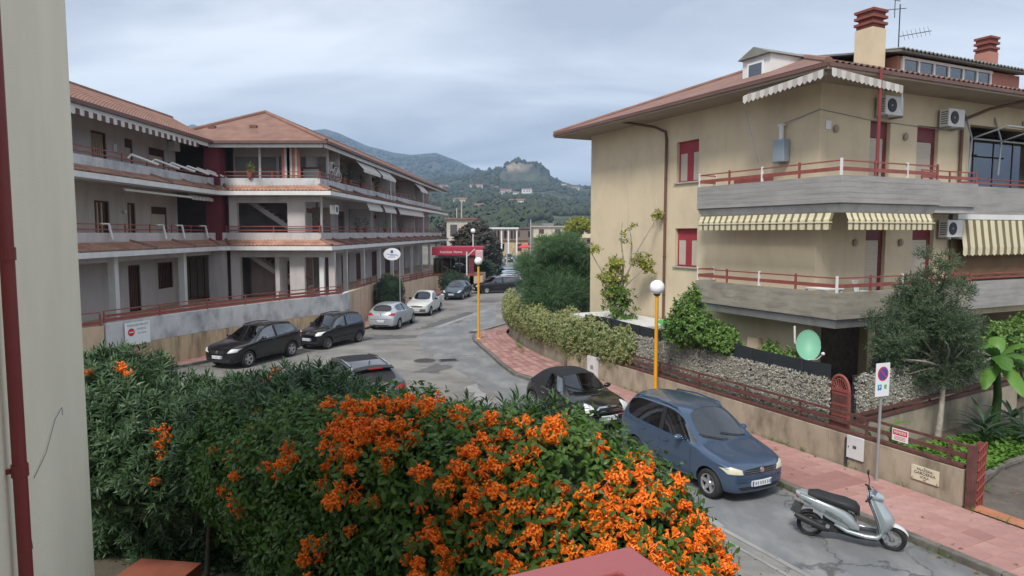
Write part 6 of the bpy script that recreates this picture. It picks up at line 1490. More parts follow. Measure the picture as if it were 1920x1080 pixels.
# --- the row of parked cars beyond
import copy as _cp
row = [('pale silver car second in the row beyond the black estate', PUNTO, P_SILVER, (-.9, 66.2)), ('slate blue car third in the row beyond the black estate', CORSA, P_SLATE, (-.75, 69.6)), ('light grey car in the row, above the pale silver one', CORSA, P_SILVER, (-.9, 73.0)),
       ('dark estate in the middle of the far row of parked cars', EST, P_TEAL, (-.6, 76.6)), ('slate hatchback near the far end of the parked row', PUNTO, P_SLATE, (-.8, 80.2)), ('grey car next to last in the far parked row', CORSA, P_GREY, (-.6, 83.8)), ('blue-green van-like car at the far end of the row', IDEA, P_TEAL, (-1.6, 91))]
for lab, cc, pm_, (x, y) in row:
    c2 = _cp.copy(cc); make_car('parked_car', lab, c2, (x, y), math.atan2(-.42, -.9) if y < 88 else math.atan2(-.98, .2), pm_, 'rim', group='cars parked in the row beyond the estate')
c2 = _cp.copy(PANDA); make_car('parked_car', 'dark green car facing the camera near the far red parasol', c2, (-.6, 128), R(-90), paint('green', (.03, .06, .04)), 'rim', group='cars parked in the row beyond the estate')
# --- white pickup: cab from the car builder, open load bed behind
PICK = base(4.40, 1.66, 1.56, wb=2.72, axf=.12, clear=.20, belt=.97, rbelt=.97, hood=.96, nose=.76, cowl=.92, rooff=.34, bp=(-.15, -.20), cp=-.26, rearb=-.34, roofr=-.34, rglass=-.48, zrg=1.0, wr=1.18, tail=.05, rdrop=.02, quarter=False, blackb=False, seatx=.0, spokes=6)
PICK.update(seams=[[(.74, .38), (.74, .92)], [(-.24, .36), (-.24, .95)]], handles=[(-.05, .87)], mirror=(.48, 1.0), mirrorm=M['black_plastic'])
PICK['patches'] = [('headlight', 'F', [(.44, .62), (.72, .64), (.76, .76), (.46, .74)], 'headlamp', .01), ('grille', 'F', [(-.40, .62), (.40, .62), (.40, .70), (-.40, .70)], 'black_plastic', .006), ('bumper_guard', 'F', [(-.62, .30), (.62, .30), (.66, .50), (-.66, .50)], 'grey_plastic', .012), ('tail_light', 'B', [(.62, .6), (.72, .6), (.72, .85), (.62, .85)], 'taillamp', .01)]
PICK['plates'] = [('F', (0, .42)), ('B', (0, .5))]
pk = make_car('pickup', 'white pickup with open load bed facing the camera', PICK, (-5.95, 46.6), math.atan2(-.99, -.14), P_WHITE, 'rim')
for s in (-1, 1):
    q = MB(); q.box(-2.12, -.42, s * .80 - .03, s * .80 + .03, .86, 1.12); q.build('bed_side', P_WHITE, pk, bev=.02)
q = MB(); q.box(-2.16, -2.10, -.80, .80, .70, 1.12); q.build('tailgate', P_WHITE, pk, bev=.02)
q = MB(); q.bar((-.36, -.74, 1.16), (-.36, .74, 1.16), .04, .04); q.build('cab_guard', 'redrail', pk)
q = MB(); q.box(-2.0, -.55, -.6, .6, 1.0, 1.17); q.build('load', 'maroon', pk)

# ================================================================== scooter
x0, y0 = W(10.11, 8.45); x1, y1 = W(10.9, 7.4); x0, y0, x1, y1 = 5.43, 12.05, 6.60, 11.46
SCO = thing('scooter', 'silver grey motor scooter with black seat parked at the kerb', 'scooter', ((x0 + x1) / 2, (y0 + y1) / 2, .006), math.atan2(y1 - y0, x1 - x0))
LEAN = R(7)
P_SCO = paint('scooter', (.36, .41, .43), .4, .3); P_SCO2 = paint('scooter_dark', (.20, .235, .25), .4, .35)
wb = .655; wr_ = .225
def sbuild(mb, nm, m_, parent=None, **k):
    Ml = Matrix.Rotation(-LEAN * -1, 4, 'X') if False else Matrix.Rotation(LEAN, 4, 'X')
    mb.v = [tuple(Ml @ Vector(v)) for v in mb.v]; return mb.build(nm, m_, parent or SCO, **k)
for x, nm in ((-wb, 'wheel'), (wb, 'wheel')):
    st_ = -.18 if x > 0 else 0
    def tr(mb): 
        Mr = Matrix.Translation((x, 0, wr_)) @ Matrix.Rotation(st_, 4, 'Z'); mb.v = [tuple(Mr @ Vector(v)) for v in mb.v]; return mb
    t_ = MB(); t_.lathe([(.15, -.045), (.20, -.058), (.222, -.035), (wr_, 0), (.222, .035), (.20, .058), (.15, .045)], n=32, axis='y'); to = sbuild(tr(t_), 'tyre', 'rubber', smooth=True)
    t_ = MB(); t_.lathe([(.155, -.045), (.145, -.03), (.145, .03), (.155, .045)], n=28, axis='y')
    for k in range(6):
        a = k * math.pi / 3; t_.bar((.03 * math.cos(a), 0, .03 * math.sin(a)), (.15 * math.cos(a), 0, .15 * math.sin(a)), .03, .035, up=(0, 1, 0))
    t_.lathe([(.001, -.06), (.035, -.06), (.035, .06), (.001, .06)], n=14, axis='y'); sbuild(tr(t_), 'rim', 'rim', to)
    t_ = MB(); t_.lathe([(.05, -.07), (.105, -.07), (.105, -.064), (.05, -.064)], n=24, axis='y'); sbuild(tr(t_), 'brake_disc', 'galv', to)
def loft(secs, n=14, power=2.6):
    """closed loft through elliptical sections (x, z_centre, half_width, half_height[, dx per z])"""
    mb = MB()
    for (x, z, hw, hh, sk) in secs:
        for k in range(n):
            a = 2 * math.pi * k / n; ca, sa = math.cos(a), math.sin(a)
            y = hw * math.copysign(abs(ca) ** (2 / power), ca); dz = hh * math.copysign(abs(sa) ** (2 / power), sa)
            mb.v.append((x + sk * dz, y, z + dz))
    for i in range(len(secs) - 1):
        for k in range(n): k2 = (k + 1) % n; mb.f.append((i * n + k, i * n + k2, (i + 1) * n + k2, (i + 1) * n + k)); mb.m.append(0)
    mb.f.append(tuple(range(n - 1, -1, -1))); mb.f.append(tuple((len(secs) - 1) * n + k for k in range(n))); mb.m += [0, 0]
    return mb
sbuild(loft([(-.90, .80, .04, .045, 0), (-.80, .765, .12, .07, 0), (-.55, .68, .165, .125, 0), (-.30, .59, .18, .15, 0), (-.10, .49, .17, .17, 0), (.02, .41, .15, .15, 0), (.14, .33, .13, .06, 0)]), 'rear_cowl', P_SCO, smooth=True)
for s in (-1, 1):
    q = MB(); q.add([(-.78, s * .135, .745), (-.30, s * .187, .60), (-.12, s * .178, .50), (-.18, s * .180, .44), (-.42, s * .183, .55), (-.76, s * .128, .715)], [(0, 1, 2, 3, 4, 5)]); sbuild(q, 'side_panel', P_SCO2, fixn=False)
    q = MB(); q.add([(-.44, s * .188, .56), (-.08, s * .180, .42), (.0, s * .168, .33), (-.10, s * .17, .34), (-.40, s * .185, .50)], [(0, 1, 2, 3, 4)]); sbuild(q, 'side_flash', P_SCO, fixn=False)
    q = MB(); q.bar((-.83, s * .07, .83), (-.55, s * .13, .78), .03, .03); q.build; sbuild(q, 'grab_rail', P_SCO)
    q = MB(); q.add([(-.84, s * .06, .80), (-.70, s * .125, .755), (-.66, s * .13, .72), (-.80, s * .10, .70)], [(0, 1, 2, 3)]); sbuild(q, 'rear_indicator', 'headlamp_old', fixn=False)
sbuild(loft([(-.70, .84, .09, .03, 0), (-.55, .83, .15, .055, 0), (-.30, .775, .16, .065, 0), (-.10, .745, .16, .075, 0), (.08, .69, .13, .085, 0), (.14, .62, .09, .08, 0)]), 'seat', 'black_plastic', smooth=True)
sbuild(loft([(.06, .52, .09, .13, 0), (.10, .45, .08, .12, 0)]), 'seat_front', 'grey_plastic')
q = MB(); q.box(-.10, .46, -.145, .145, .235, .275); sbuild(q, 'footboard', 'grey_plastic', bev=.015)
for s in (-1, 1): sbuild(loft([(-.18, .30, .02, .05, 0), (.1, .265, .025, .045, 0), (.40, .25, .03, .04, 0), (.52, .30, .03, .05, 0)], 10), 'floor_trim', P_SCO) if False else None
for s in (-1, 1):
    q = MB(); q.tube([(-.25, s * .14, .38), (-.05, s * .155, .285), (.25, s * .158, .245), (.42, s * .15, .25), (.50, s * .13, .33)], [.03, .035, .04, .04, .03], 10); sbuild(q, 'floor_trim', P_SCO, smooth=True)
q = MB(); q.tube([(-.3, 0, .25), (.1, 0, .20), (.40, 0, .20), (.5, 0, .30)], [.09, .10, .09, .06], 10); sbuild(q, 'under_cowl', 'black_plastic', smooth=True)
# leg shield
def leg(u, v):
    z = .26 + v * .66; x = .50 - .22 * v + .10 * (1 - v) * 0 ; wdt = .19 - .07 * abs(v - .35) - .06 * max(0, v - .6)
    y = (2 * u - 1) * wdt; return (x + .09 * (1 - (2 * u - 1) ** 2) + .03 * math.sin(v * 3), y, z)
q = MB(); q.grid(leg, 12, 10); q.grid(lambda u, v: tuple(Vector(leg(u, v)) - Vector((.03 + .05 * (1 - (2 * u - 1) ** 2), 0, 0))), 12, 10); sbuild(q, 'leg_shield', P_SCO, smooth=True)
q = MB(); q.grid(lambda u, v: tuple(Vector(leg(u, v)) - Vector((.045 + .05 * (1 - (2 * u - 1) ** 2), 0, 0))), 8, 8); sbuild(q, 'inner_shield', 'grey_plastic', smooth=True)
q = MB(); secs = [(.26, .40, .52, .13), (.34, .40, .60, .16), (.46, .40, .68, .185), (.56, .40, .685, .19), (.66, .38, .62, .18), (.78, .34, .53, .15), (.90, .29, .45, .11), (.96, .28, .42, .09)]
for (z, xa, xb_, hw_) in secs:
    for k in range(20):
        a = 2 * math.pi * k / 20; ca, sa = math.cos(a), math.sin(a); fx_ = (xa + xb_) / 2 + (xb_ - xa) / 2 * math.copysign(abs(ca) ** .8, ca); q.v.append((fx_, hw_ * math.copysign(abs(sa) ** .7, sa) * (1 - .55 * max(0, ca)), z))
for i in range(len(secs) - 1):
    for k in range(20): q.f.append((i * 20 + k, i * 20 + (k + 1) % 20, (i + 1) * 20 + (k + 1) % 20, (i + 1) * 20 + k)); q.m.append(0)
q.f += [tuple(range(19, -1, -1)), tuple((len(secs) - 1) * 20 + k for k in range(20))]; q.m += [0, 0]
sbuild(q, 'front_apron', P_SCO, smooth=True)
# front mudguard, fork
q = MB(); q.grid(lambda u, v: (wb + (.262 + .0 * v) * math.cos(R(25 + 115 * u)), (2 * v - 1) * .075 * (1 - .3 * abs(2 * u - 1)), wr_ + .262 * math.sin(R(25 + 115 * u)) - .02 * (2 * v - 1) ** 2), 14, 6); sbuild(q, 'front_mudguard', 'panel_white', smooth=True, fixn=False)
for s in (-1, 1):
    q = MB(); q.cyl((wb, s * .085, wr_), (wb - .16, s * .085, .56), .02); sbuild(q, 'fork', 'chrome', smooth=True)
q = MB(); q.cyl((.50, 0, .52), (.34, 0, .95), .035); sbuild(q, 'steering_column', 'black_plastic')
# handlebar cowl and bars, lamp, mirrors
sbuild(loft([(.24, .95, .07, .05, 0), (.32, .97, .12, .075, 0), (.42, .96, .11, .07, 0), (.50, .93, .06, .04, 0)]), 'handlebar_cowl', P_SCO, smooth=True)
q = MB(); q.sphere((.475, 0, .925), .055, 12, 8, .6, 1.2, .8); sbuild(q, 'headlight', 'headlamp', smooth=True)
for s in (-1, 1):
    q = MB(); q.tube([(.32, s * .08, .97), (.27, s * .22, 1.0), (.22, s * .33, .99)], .018, 8); hb = sbuild(q, 'handlebar', 'black_plastic', smooth=True)
    q = MB(); q.tube([(.27, s * .2, 1.0), (.27, s * .26, 1.12), (.25, s * .29, 1.2)], .008, 6); sbuild(q, 'mirror_stem', 'black_plastic', hb)
    q = MB(); q.sphere((.25, s * .30, 1.24), .06, 12, 8, .35, 1.1, .75); sbuild(q, 'mirror', 'black_plastic', hb, smooth=True)
    q = MB(); q.tube([(.30, s * .15, .97), (.30, s * .3, .965)], .008, 6); sbuild(q, 'brake_lever', 'galv', hb)
q = MB(); q.grid(lambda u, v: (.45 - .10 * v - .06 * (2 * u - 1) ** 2, (2 * u - 1) * .11, .98 + .1 * v), 8, 3); sbuild(q, 'windshield', 'glass_dark', smooth=True)
# engine, exhaust, stand, rear guard, tail lamp
q = MB(); q.tube([(-.62, -.02, .26), (-.35, -.03, .28), (-.12, 0, .30)], [.09, .10, .08], 10); q.box(-.45, -.2, -.12, .1, .2, .38); sbuild(q, 'engine', 'darkmetal', smooth=True)
q = MB(); q.tube([(-.90, -.13, .44), (-.82, -.135, .40), (-.45, -.14, .27), (-.33, -.13, .24)], [.04, .062, .068, .045], 12); q.tube([(-.33, -.13, .24), (-.2, -.1, .2), (0, -.04, .2)], .018, 8); sbuild(q, 'exhaust', 'black_plastic', smooth=True)
q = MB(); q.lathe([(.001, 0), (.035, 0), (.035, .03), (.001, .03)], (-.36, -.20, .33), 12, 'y'); sbuild(q, 'exhaust_guard', 'galv')
q = MB(); q.bar((-.22, .1, .2), (-.20, .26, .03), .02, .02); sbuild(q, 'side_stand', 'darkmetal')
q = MB(); q.grid(lambda u, v: (-wb + .255 * math.cos(R(80 + 95 * u)), (2 * v - 1) * .07, wr_ + .255 * math.sin(R(80 + 95 * u))), 10, 3); sbuild(q, 'rear_mudguard', 'black_plastic', smooth=True, fixn=False)
q = MB(); q.bar((-.84, 0, .62), (-.92, 0, .40), .16, .012, up=(0, 1, 0)); q.box(-.935, -.92, -.09, .09, .42, .56); sbuild(q, 'plate_holder', 'grey_plastic')
q = MB(); q.sphere((-.87, 0, .76), .05, 10, 8, .7, 1.6, .8); sbuild(q, 'tail_light', 'taillamp', smooth=True)
# ================================================================== garden wall, rails, screens, gate on the right
GW = thing('garden_wall', 'low concrete garden wall with red-brown rails along the right pavement', 'wall', W3(13.65, 7.9, 0), A)
q = MB(); q.box(0, .2, 0, 15.3, .0, .86); q.build('wall', 'garden_wall', GW, bev=.01)
for m_ in (3.1, 7.4, 12.2):
    q = MB(); q.box(-.003, .0, m_, m_ + .008, .12, .85); q.build('joint', 'concrete_old', GW)
q = MB(); q.box(.02, .16, 0.02, 15.2, .88, .94); q.build('rail', 'railbrown', GW)
for z, h in ((1.08, .09), (1.30, .055)):
    q = MB(); q.box(.06, .10, -.02, 15.2, z, z + h); q.build('rail', 'railbrown', GW)
for m_ in np.arange(.3, 15.2, 1.85):
    q = MB(); q.box(.055, .105, m_, m_ + .05, .86, 1.30); q.build('post', 'railbrown', GW)
# hedge wall going on round the bend
hw = [W(13.65, 23.2), (2.25, 27.6), (1.45, 29.6), (.9, 31.4), (.4, 33.4), (.05, 35.0), (-.13, 36.2), (-.15, 36.9), (-.1, 37.6), (.25, 38.4), (2.2, 41.5)]
t = thing('garden_wall', 'weathered low wall under the variegated hedge, curving at the corner', 'wall', (*hw[0], 0))
q = MB(); path_wall(q, [(x - hw[0][0], y - hw[0][1]) for x, y in hw], 0, .72, -.22); q.build('wall', 'garden_wall2', t)
# meter boxes on the wall
t = thing('meter_cabinet', 'white utility cabinet door on the low wall by the parking sign', 'cabinet', W3(13.65, 10.05, 0), A)
q = MB(); q.box(-.05, -.004, 0, .42, .36, .88); q.build('door', 'panel_white', t, bev=.008)
q = MB(); q.box(-.054, -.05, .17, .26, .60, .67); q.build('vent', 'grey_plastic', t)
q = MB(); q.box(-.06, -.05, .36, .38, .60, .63); q.build('lock', 'darkmetal', t)
q = MB(); q.box(-.05, -.004, .42, .47, .12, .80); q.build('conduit', 'darkmetal', t)
t = thing('meter_cabinet', 'older white utility cabinet on the wall behind the black convertible', 'cabinet', W3(13.63, 20.9, 0), A)
q = MB(); q.box(-.1, -.0, 0, .62, .12, .92); q.build('door', 'panel_white', t); q = MB(); q.box(-.104, -.1, .2, .4, .45, .6); q.build('vent', 'concrete_old', t)
# marble name plate: PALAZZINA GARDENIA SCALA
t = thing('name_plate', 'cream stone name plate lettered GARDENIA on the low wall', 'name plate', W3(13.645, 8.35, .52), A)
q = MB(); q.box(-.03, -.002, 0, .58, -.15, .15); q.build('plate', 'plate_stone', t, bev=.004)
fm = lambda m_, z: frame4((-.032, m_, z), (0, -1, 0), (0, 0, 1))
text('writing', 'PALAZZINA', .062, 'ink', t, fm(.29, .085)); text('writing', 'GARDENIA', .088, 'ink', t, fm(.29, .012), sx=1.05); text('writing', 'SCALA', .060, 'ink', t, fm(.29, -.062)); text('writing', 'A-B', .04, 'ink', t, fm(.29, -.115))
for m_, z in ((.03, -.12), (.55, -.12), (.29, .135)):
    q = MB(); q.lathe([(.001, -.036), (.012, -.036), (.012, -.03)], (0, m_, z), 10, 'x'); q.build('screw', 'darkmetal', t)
# for-sale card on the rail
t = thing('for_sale_sign', 'small white and red VENDESI sign hung on the rail', 'sign', W3(13.70, 9.1, 1.19), A)
q = MB(); q.box(-.01, 0, -.02, .34, -.15, .11); q.build('card', 'white_paint', t)
q = MB(); q.box(-.013, -.0105, 0, .32, -.02, .09); q.build('band', 'sign_red', t)
text('writing', 'VENDESI', .085, 'white_paint', t, frame4((-.015, .16, .035), (0, -1, 0), (0, 0, 1)), sx=.85)
for k in range(3): q = MB(); q.box(-.013, -.0105, .03, .29, -.06 - k * .03, -.05 - k * .03); q.build('line', 'sign_red', t)
# leaf screens (mat of variegated artificial leaves) with dark net above
def screen(label, n0, m0, n1, m1, z0, z1, net, seed, count):
    a, b = Vector(W(n0, m0)), Vector(W(n1, m1)); d = (b - a); ln = d.length; d.normalize(); nn = Vector((-d.y, d.x)) if Vector((-d.y, d.x)).dot(-a) > 0 else Vector((d.y, -d.x))
    t_ = thing('leaf_screen_fence', label, 'fence', (*a, 0), math.atan2(d.y, d.x))
    s_ = 1 if Vector((-math.sin(t_.rotation_euler.z), math.cos(t_.rotation_euler.z))).dot(nn) > 0 else -1
    q = MB(); q.box(0, ln, -.02, .02, z0, z1); q.build('backing', 'net', t_)
    g_ = np.random.default_rng(seed); rows_ = np.floor(g_.random(count) * ((z1 - z0) / .055))
    P = np.stack([g_.random(count) * ln, s_ * (.03 + g_.random(count) * .035), z0 + .03 + rows_ * .055 + g_.normal(scale=.012, size=count)], 1)
    D = np.stack([g_.normal(scale=.6, size=count), np.full(count, 1.0 * s_), g_.normal(scale=.5, size=count) + .2], 1)
    stuff(scatter('leaf_mat', SMALL, P, D, g_.uniform(.55, 1.0, count), 'ivy_screen', t_, seed=seed))
    for k in range(int(ln / 1.7) + 1):
        q = MB(); x = min(ln - .03, k * 1.7 + .02); q.box(x, x + .035, s_ * .04, s_ * .075, .2, net or z1); q.build('post', 'darkmetal', t_)
    if net:
        q = MB(); q.grid(lambda u, v: (u * ln, s_ * (.03 + .015 * math.sin(u * ln * 3)), z1 - .06 + (net - z1 + .06) * v + .03 * math.sin(u * ln * 1.1) * v), int(ln * 6), 3); q.build('shade_net', 'net', t_)
    return t_
screen('pale leaf screen with black shade net on top, left of the arched gate', 13.97, 22.3, 13.97, 11.22, .86, 1.98, 2.36, 5, 15000)
screen('pale leaf screen standing back from the pavement, right of the arched gate', 14.1, 10.75, 21.5, 11.6, 1.25, 2.15, None, 6, 5000)
t = thing('garden_wall', 'concrete wall with brown rail behind the planted strip', 'wall', W3(14.05, 10.62, 0), A + math.atan2(.85, 7.4))
q = MB(); q.box(0, 8.5, 0, .18, .1, 1.0); q.build('wall', 'garden_wall2', t)
q = MB(); q.box(0, 8.5, -.03, .04, 1.03, 1.12); q.box(0, 8.5, -.03, .04, 1.2, 1.28); q.build('rail', 'railbrown', t)
# arched gate
GT = thing('arched_gate', 'red-brown metal garden gate with fan-shaped arched top', 'gate', W3(13.98, 10.75, 0), A + R(90))
gw_, gz = .50, 1.75
q = MB(); q.box(-.03, .02, -.03, .03, .2, gz); q.box(gw_ - .02, gw_ + .03, -.03, .03, .2, gz); q.build('frame', 'redrail', GT)
q = MB(); rr_ = gw_ / 2; q.tube([(rr_ + (rr_ + .005) * math.cos(a), 0, gz + (rr_ + .12) * math.sin(a)) for a in np.linspace(0, math.pi, 16)], .035, 8); q.tube([(rr_ + (rr_ - .06) * math.cos(a), 0, gz + (rr_ + .04) * math.sin(a)) for a in np.linspace(0, math.pi, 16)], .015, 6); q.build('arch', 'redrail', GT)
for k in range(9):
    a = math.pi * (k + .5) / 9; q = MB(); q.cyl((rr_ + .07 * math.cos(a), 0, gz + .05 * math.sin(a)), (rr_ + (rr_ - .03) * math.cos(a), 0, gz + (rr_ + .08) * math.sin(a)), .012, None, 6); q.build('fan_bar', 'redrail', GT)
for k in range(6):
    q = MB(); z = .35 + k * .26; q.box(.02, gw_ - .02, -.012, .012, z, z + .05); q.build('cross_bar', 'redrail', GT)
q = MB(); q.box(.02, gw_ - .02, -.006, .004, .25, gz); q.build('panel', 'railbrown', GT)
q = MB(); q.box(.02, gw_ - .02, -.02, .02, gz - .02, gz + .05); q.build('cross_bar', 'redrail', GT)
# gate post and folded driveway gate at the wall end
t = thing('driveway_gate', 'red-brown folded metal gate standing at the end of the low wall', 'gate', W3(13.70, 7.82, 0), A)
q = MB(); q.box(-.06, .08, -.10, .02, .1, 1.38); q.build('post', 'railbrown', t)
for k in range(4):
    q = MB(); x = .14 + k * .075; q.bar((x, -.05, .14), (x + .02, -.07, 1.44 - .02 * k), .05, .02); q.build('bar', 'redrail', t)
for k in range(6): q = MB(); z = .25 + k * .2; q.bar((.12, -.09, z), (.36, -.10, z + .16), .018, .03); q.build('lattice_bar', 'redrail', t)
# parking sign
PS = thing('parking_sign', 'no-parking sign on a grey pole on the right pavement', 'sign', W3(13.40, 9.55, .125), A)
q = MB(); q.cyl((0, 0, 0), (.03, 0, 2.55), .03, None, 12); q.build('pole', 'galv', PS, smooth=True)
sgr = Matrix.Translation((-.01, -.04, 2.24)) @ Matrix.Rotation(R(-4), 4, 'Z')
q = MB(); q.M = sgr; q.box(-.20, .20, -.012, .0, -.36, .36); q.build('plate', 'sign_white', PS)
q = MB(); q.M = sgr; q.lathe([(.001, -.016), (.155, -.016), (.155, -.012)], (0, 0, .13), 28, 'y'); q.build('red_ring', 'sign_red', PS)
q = MB(); q.M = sgr; q.lathe([(.001, -.020), (.125, -.020), (.125, -.016)], (0, 0, .13), 28, 'y'); q.build('blue_disc', 'sign_blue', PS)
q = MB(); q.M = sgr; q.bar((-.09, -.0215, .22), (.09, -.0215, .04), .003, .035, up=(1, 0, 1)); q.build('slash', 'sign_red', PS)
q = MB(); q.M = sgr; q.box(-.14, -.03, -.016, -.012, -.22, -.10); q.build('blue_square', 'sign_cyan', PS)
text('letter', 'P', .10, 'white_paint', PS, sgr @ frame4((-.085, -.018, -.16), (1, 0, 0), (0, 0, 1)))
q = MB(); q.M = sgr; q.box(.05, .12, -.016, -.012, -.20, -.11); q.build('green_symbol', 'sign_green', PS)
# lamp posts
def lamp(label, x, y, h, pm_='lamp_yellow', gr=.23, z=.125):
    t_ = thing('street_lamp', label, 'street lamp', (x, y, z), 0, None)
    q = MB(); q.tube([(0, 0, 0), (0, 0, h)], [.062, .055], 14); q.build('pole', pm_, t_, smooth=True)
    q = MB(); q.lathe([(.12, 0), (.12, .02), (.075, .06), (.06, .06)], n=14); q.build('foot', pm_, t_)
    q = MB(); q.lathe([(.055, h - .02), (.10, h + .0), (.11, h + .05), (.09, h + .06)], n=16); q.build('collar', 'black_plastic', t_)
    q = MB(); q.sphere((0, 0, h + .03 + gr * .97), gr, 24, 16); q.build('globe', 'globe', t_, smooth='full')
lamp('yellow globe lamp post between the leaf screen and blue minivan', *W(13.32, 17.15), 3.42)
lamp('yellow globe lamp post on the corner where the pavement bends', -1.69, 34.3, 3.72, gr=.2)
lamp('pale globe lamp on a slim post by the restaurant canopy', -3.9, 68.5, 5.4, 'white', .24, 0)
# satellite dish
SD = thing('satellite_dish', 'green satellite dish on a white bracket behind the screen fence', 'satellite dish', W3(15.2, 13.0, 0), 0)
dishM = Matrix.Translation((0, 0, 2.42)) @ Matrix.Rotation(R(-20), 4, 'Z') @ Matrix.Rotation(R(62), 4, 'X')
q = MB(); q.M = dishM; q.grid(lambda u, v: (.30 * v * math.cos(u * 2 * math.pi), .43 * v * math.sin(u * 2 * math.pi), .11 * v * v), 32, 6); q.tube([(.30 * math.cos(a), .43 * math.sin(a), .11) for a in np.linspace(0, 2 * math.pi, 33)], .012, 6); q.build('dish', 'dish_green', SD, smooth='full', fixn=False)
q = MB(); q.M = dishM; q.tube([(.0, -.40, .08), (.2, -.45, .3), (.32, -.36, .42)], .014, 8); q.sphere((.33, -.34, .45), .05, 10, 8); q.build('feed_arm', 'white', SD)
q = MB(); q.tube([(-.3, .2, 2.95), (-.28, .2, 2.5), (0, .18, 2.15), (.0, .2, .2)], .028, 8); q.build('mast', 'white', SD)

# ================================================================== trees and shrubs
def blob_tree(name, label, cat, base, blobs, n, variants, material, scale, trunk_r, bark='bark', seed=1, up=.35, lo=.55, trunk_top=None, core_m=None, group=None, zmin=None, keep=.72, tips=9):
    t_ = thing(name, label, cat, base, 0, group); g_ = np.random.default_rng(seed)
    P, D = shell(blobs, n, lo, 1.06, up, seed, zmin, keep)
    rel = [tuple(np.array(b[:3]) - np.array(base)) + tuple(b[3:]) for b in blobs]
    if trunk_r:
        tt = trunk_top or (sum(b[0] for b in rel) / len(rel), sum(b[1] for b in rel) / len(rel), sum(b[2] for b in rel) / len(rel) - .3)
        q = MB(); q.tube([(0, 0, 0), (tt[0] * .35 + .03, tt[1] * .35, tt[2] * .4), (tt[0], tt[1], tt[2])], [trunk_r * 1.15, trunk_r * .9, trunk_r * .65], 10); q.build('trunk', bark, t_, smooth=True)
        q = MB(); idx = g_.choice(len(P), tips, replace=False); limbs(q, tt, [tuple(P[i] - np.array(base)) for i in idx], trunk_r * .5, .012, .15, seed); q.build('limb', bark, t_)
    vb = np.clip(.5 + .5 * np.array([mnoise.noise(Vector(p_) * 2.2) for p_ in P]) + .25 * (P[:, 2] - P[:, 2].mean()) / max(.1, P[:, 2].std()) * .4, 0, 1)
    stuff(scatter('crown', variants, P, D, g_.uniform(.75, 1.2, n) * scale, material, t_, base, seed, vb))
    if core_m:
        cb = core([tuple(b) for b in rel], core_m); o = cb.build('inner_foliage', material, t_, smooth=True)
    return t_
def AtD(px, py, d):       # design helper: a point at distance d along +y seen at a given place of the 1920x1080 photo
    return ((px - 960) / 1280 * d * 1.004, d, 5.5 - (py - 436) / 1280 * d * 1.0)
# ---- foreground hedge: oleanders on the left, flame vine on the right
ole = []
for px, top, d, r in ((170, 672, 10.6, .85), (235, 664, 10.6, .62), (330, 722, 10.4, .8), (420, 730, 10.0, .85), (505, 705, 9.6, .8), (585, 702, 9.3, .75), (660, 735, 8.9, .7), (720, 770, 8.6, .6)):
    x, y, z = AtD(px, top, d); ole.append((x, y, z - r, r * 1.05, r, r))
for px, py, d, r in ((180, 800, 9.6, .9), (280, 832, 9.4, .85), (390, 845, 9.2, .85), (500, 835, 8.8, .85), (200, 870, 9.3, .8), (330, 880, 9.2, .8), (440, 860, 8.9, .8), (560, 860, 8.2, .8)):
    x, y, z = AtD(px, py, d); ole.append((x, y, z, r, r * .9, r * .8))
for px, py, d, r in ((190, 975, 11, .9), (320, 970, 10.9, .9), (440, 965, 10.6, .9), (550, 970, 10.0, .9), (620, 1000, 9.2, .8), (190, 1050, 11.2, .9), (320, 1050, 11, .9), (440, 1050, 10.8, .9), (550, 1060, 10.2, .9)):  # low back foliage added to keep the gap under the hedge dark
    x, y, z = AtD(px, py, d); ole.append((x, y, z, r, r * .7, r * .8))
OL = blob_tree('oleander_hedge', 'tall dark green oleander hedge at the left foreground', 'hedge', (-4.6, 9.9, .3), ole, 10500, OLE, 'oleander', 1.0, .035, seed=21, lo=.72, trunk_top=(0.2, -.2, 2.2), core_m=.74, tips=14)
ole2 = []
for px, top, d, r in ((880, 775, 7.2, .42), (950, 778, 7.0, .45), (1020, 780, 6.9, .42), (1085, 825, 6.8, .42), (1200, 915, 6.9, .28), (1240, 935, 6.8, .28), (1215, 985, 6.5, .35), (860, 890, 6.3, .4), (700, 775, 7.9, .45)):
    x, y, z = AtD(px, top, d); ole2.append((x, y, z - r, r * 1.1, r, r))
blob_tree('oleander_shrub', 'grey-green oleander shoots rising behind the orange flowers', 'shrub', (.6, 7.0, .3), ole2, 1500, OLE, 'oleander', 1.0, .05, seed=22, lo=.55, up=.8, trunk_top=(-.2, .0, 2.6), core_m=.6, tips=10)
vin = []
for px, top, d, r in ((445, 765, 8.5, .5), (490, 790, 8.2, .55), (560, 790, 7.9, .6), (640, 780, 7.5, .6), (720, 785, 7.0, .6), (800, 780, 6.7, .5), (870, 835, 6.3, .55), (960, 850, 6.1, .5), (1050, 858, 6.0, .5), (1130, 905, 5.9, .5), (1200, 960, 5.7, .42), (1255, 1020, 5.5, .36), (1275, 1085, 5.4, .4)):
    x, y, z = AtD(px, top, d); vin.append((x, y, z - r, r * 1.05, r, r))
for px, py, d, r in ((460, 900, 8.0, .55), (510, 960, 7.6, .55), (570, 900, 7.2, .75), (660, 930, 6.7, .75), (760, 910, 6.2, .75), (860, 960, 5.7, .7), (960, 960, 5.5, .65), (1060, 960, 5.4, .65), (1150, 1010, 5.3, .6), (640, 1060, 6.5, .8), (760, 1080, 6.0, .8), (880, 1100, 5.5, .8), (1000, 1100, 5.2, .7), (1120, 1120, 5.1, .7), (1220, 1120, 5.15, .6), (700, 1200, 6.2, .9), (900, 1220, 5.6, .9), (1080, 1220, 5.3, .8), (1230, 1230, 5.3, .7)):
    x, y, z = AtD(px, py, d); vin.append((x, y, z, r, r * .95, r))
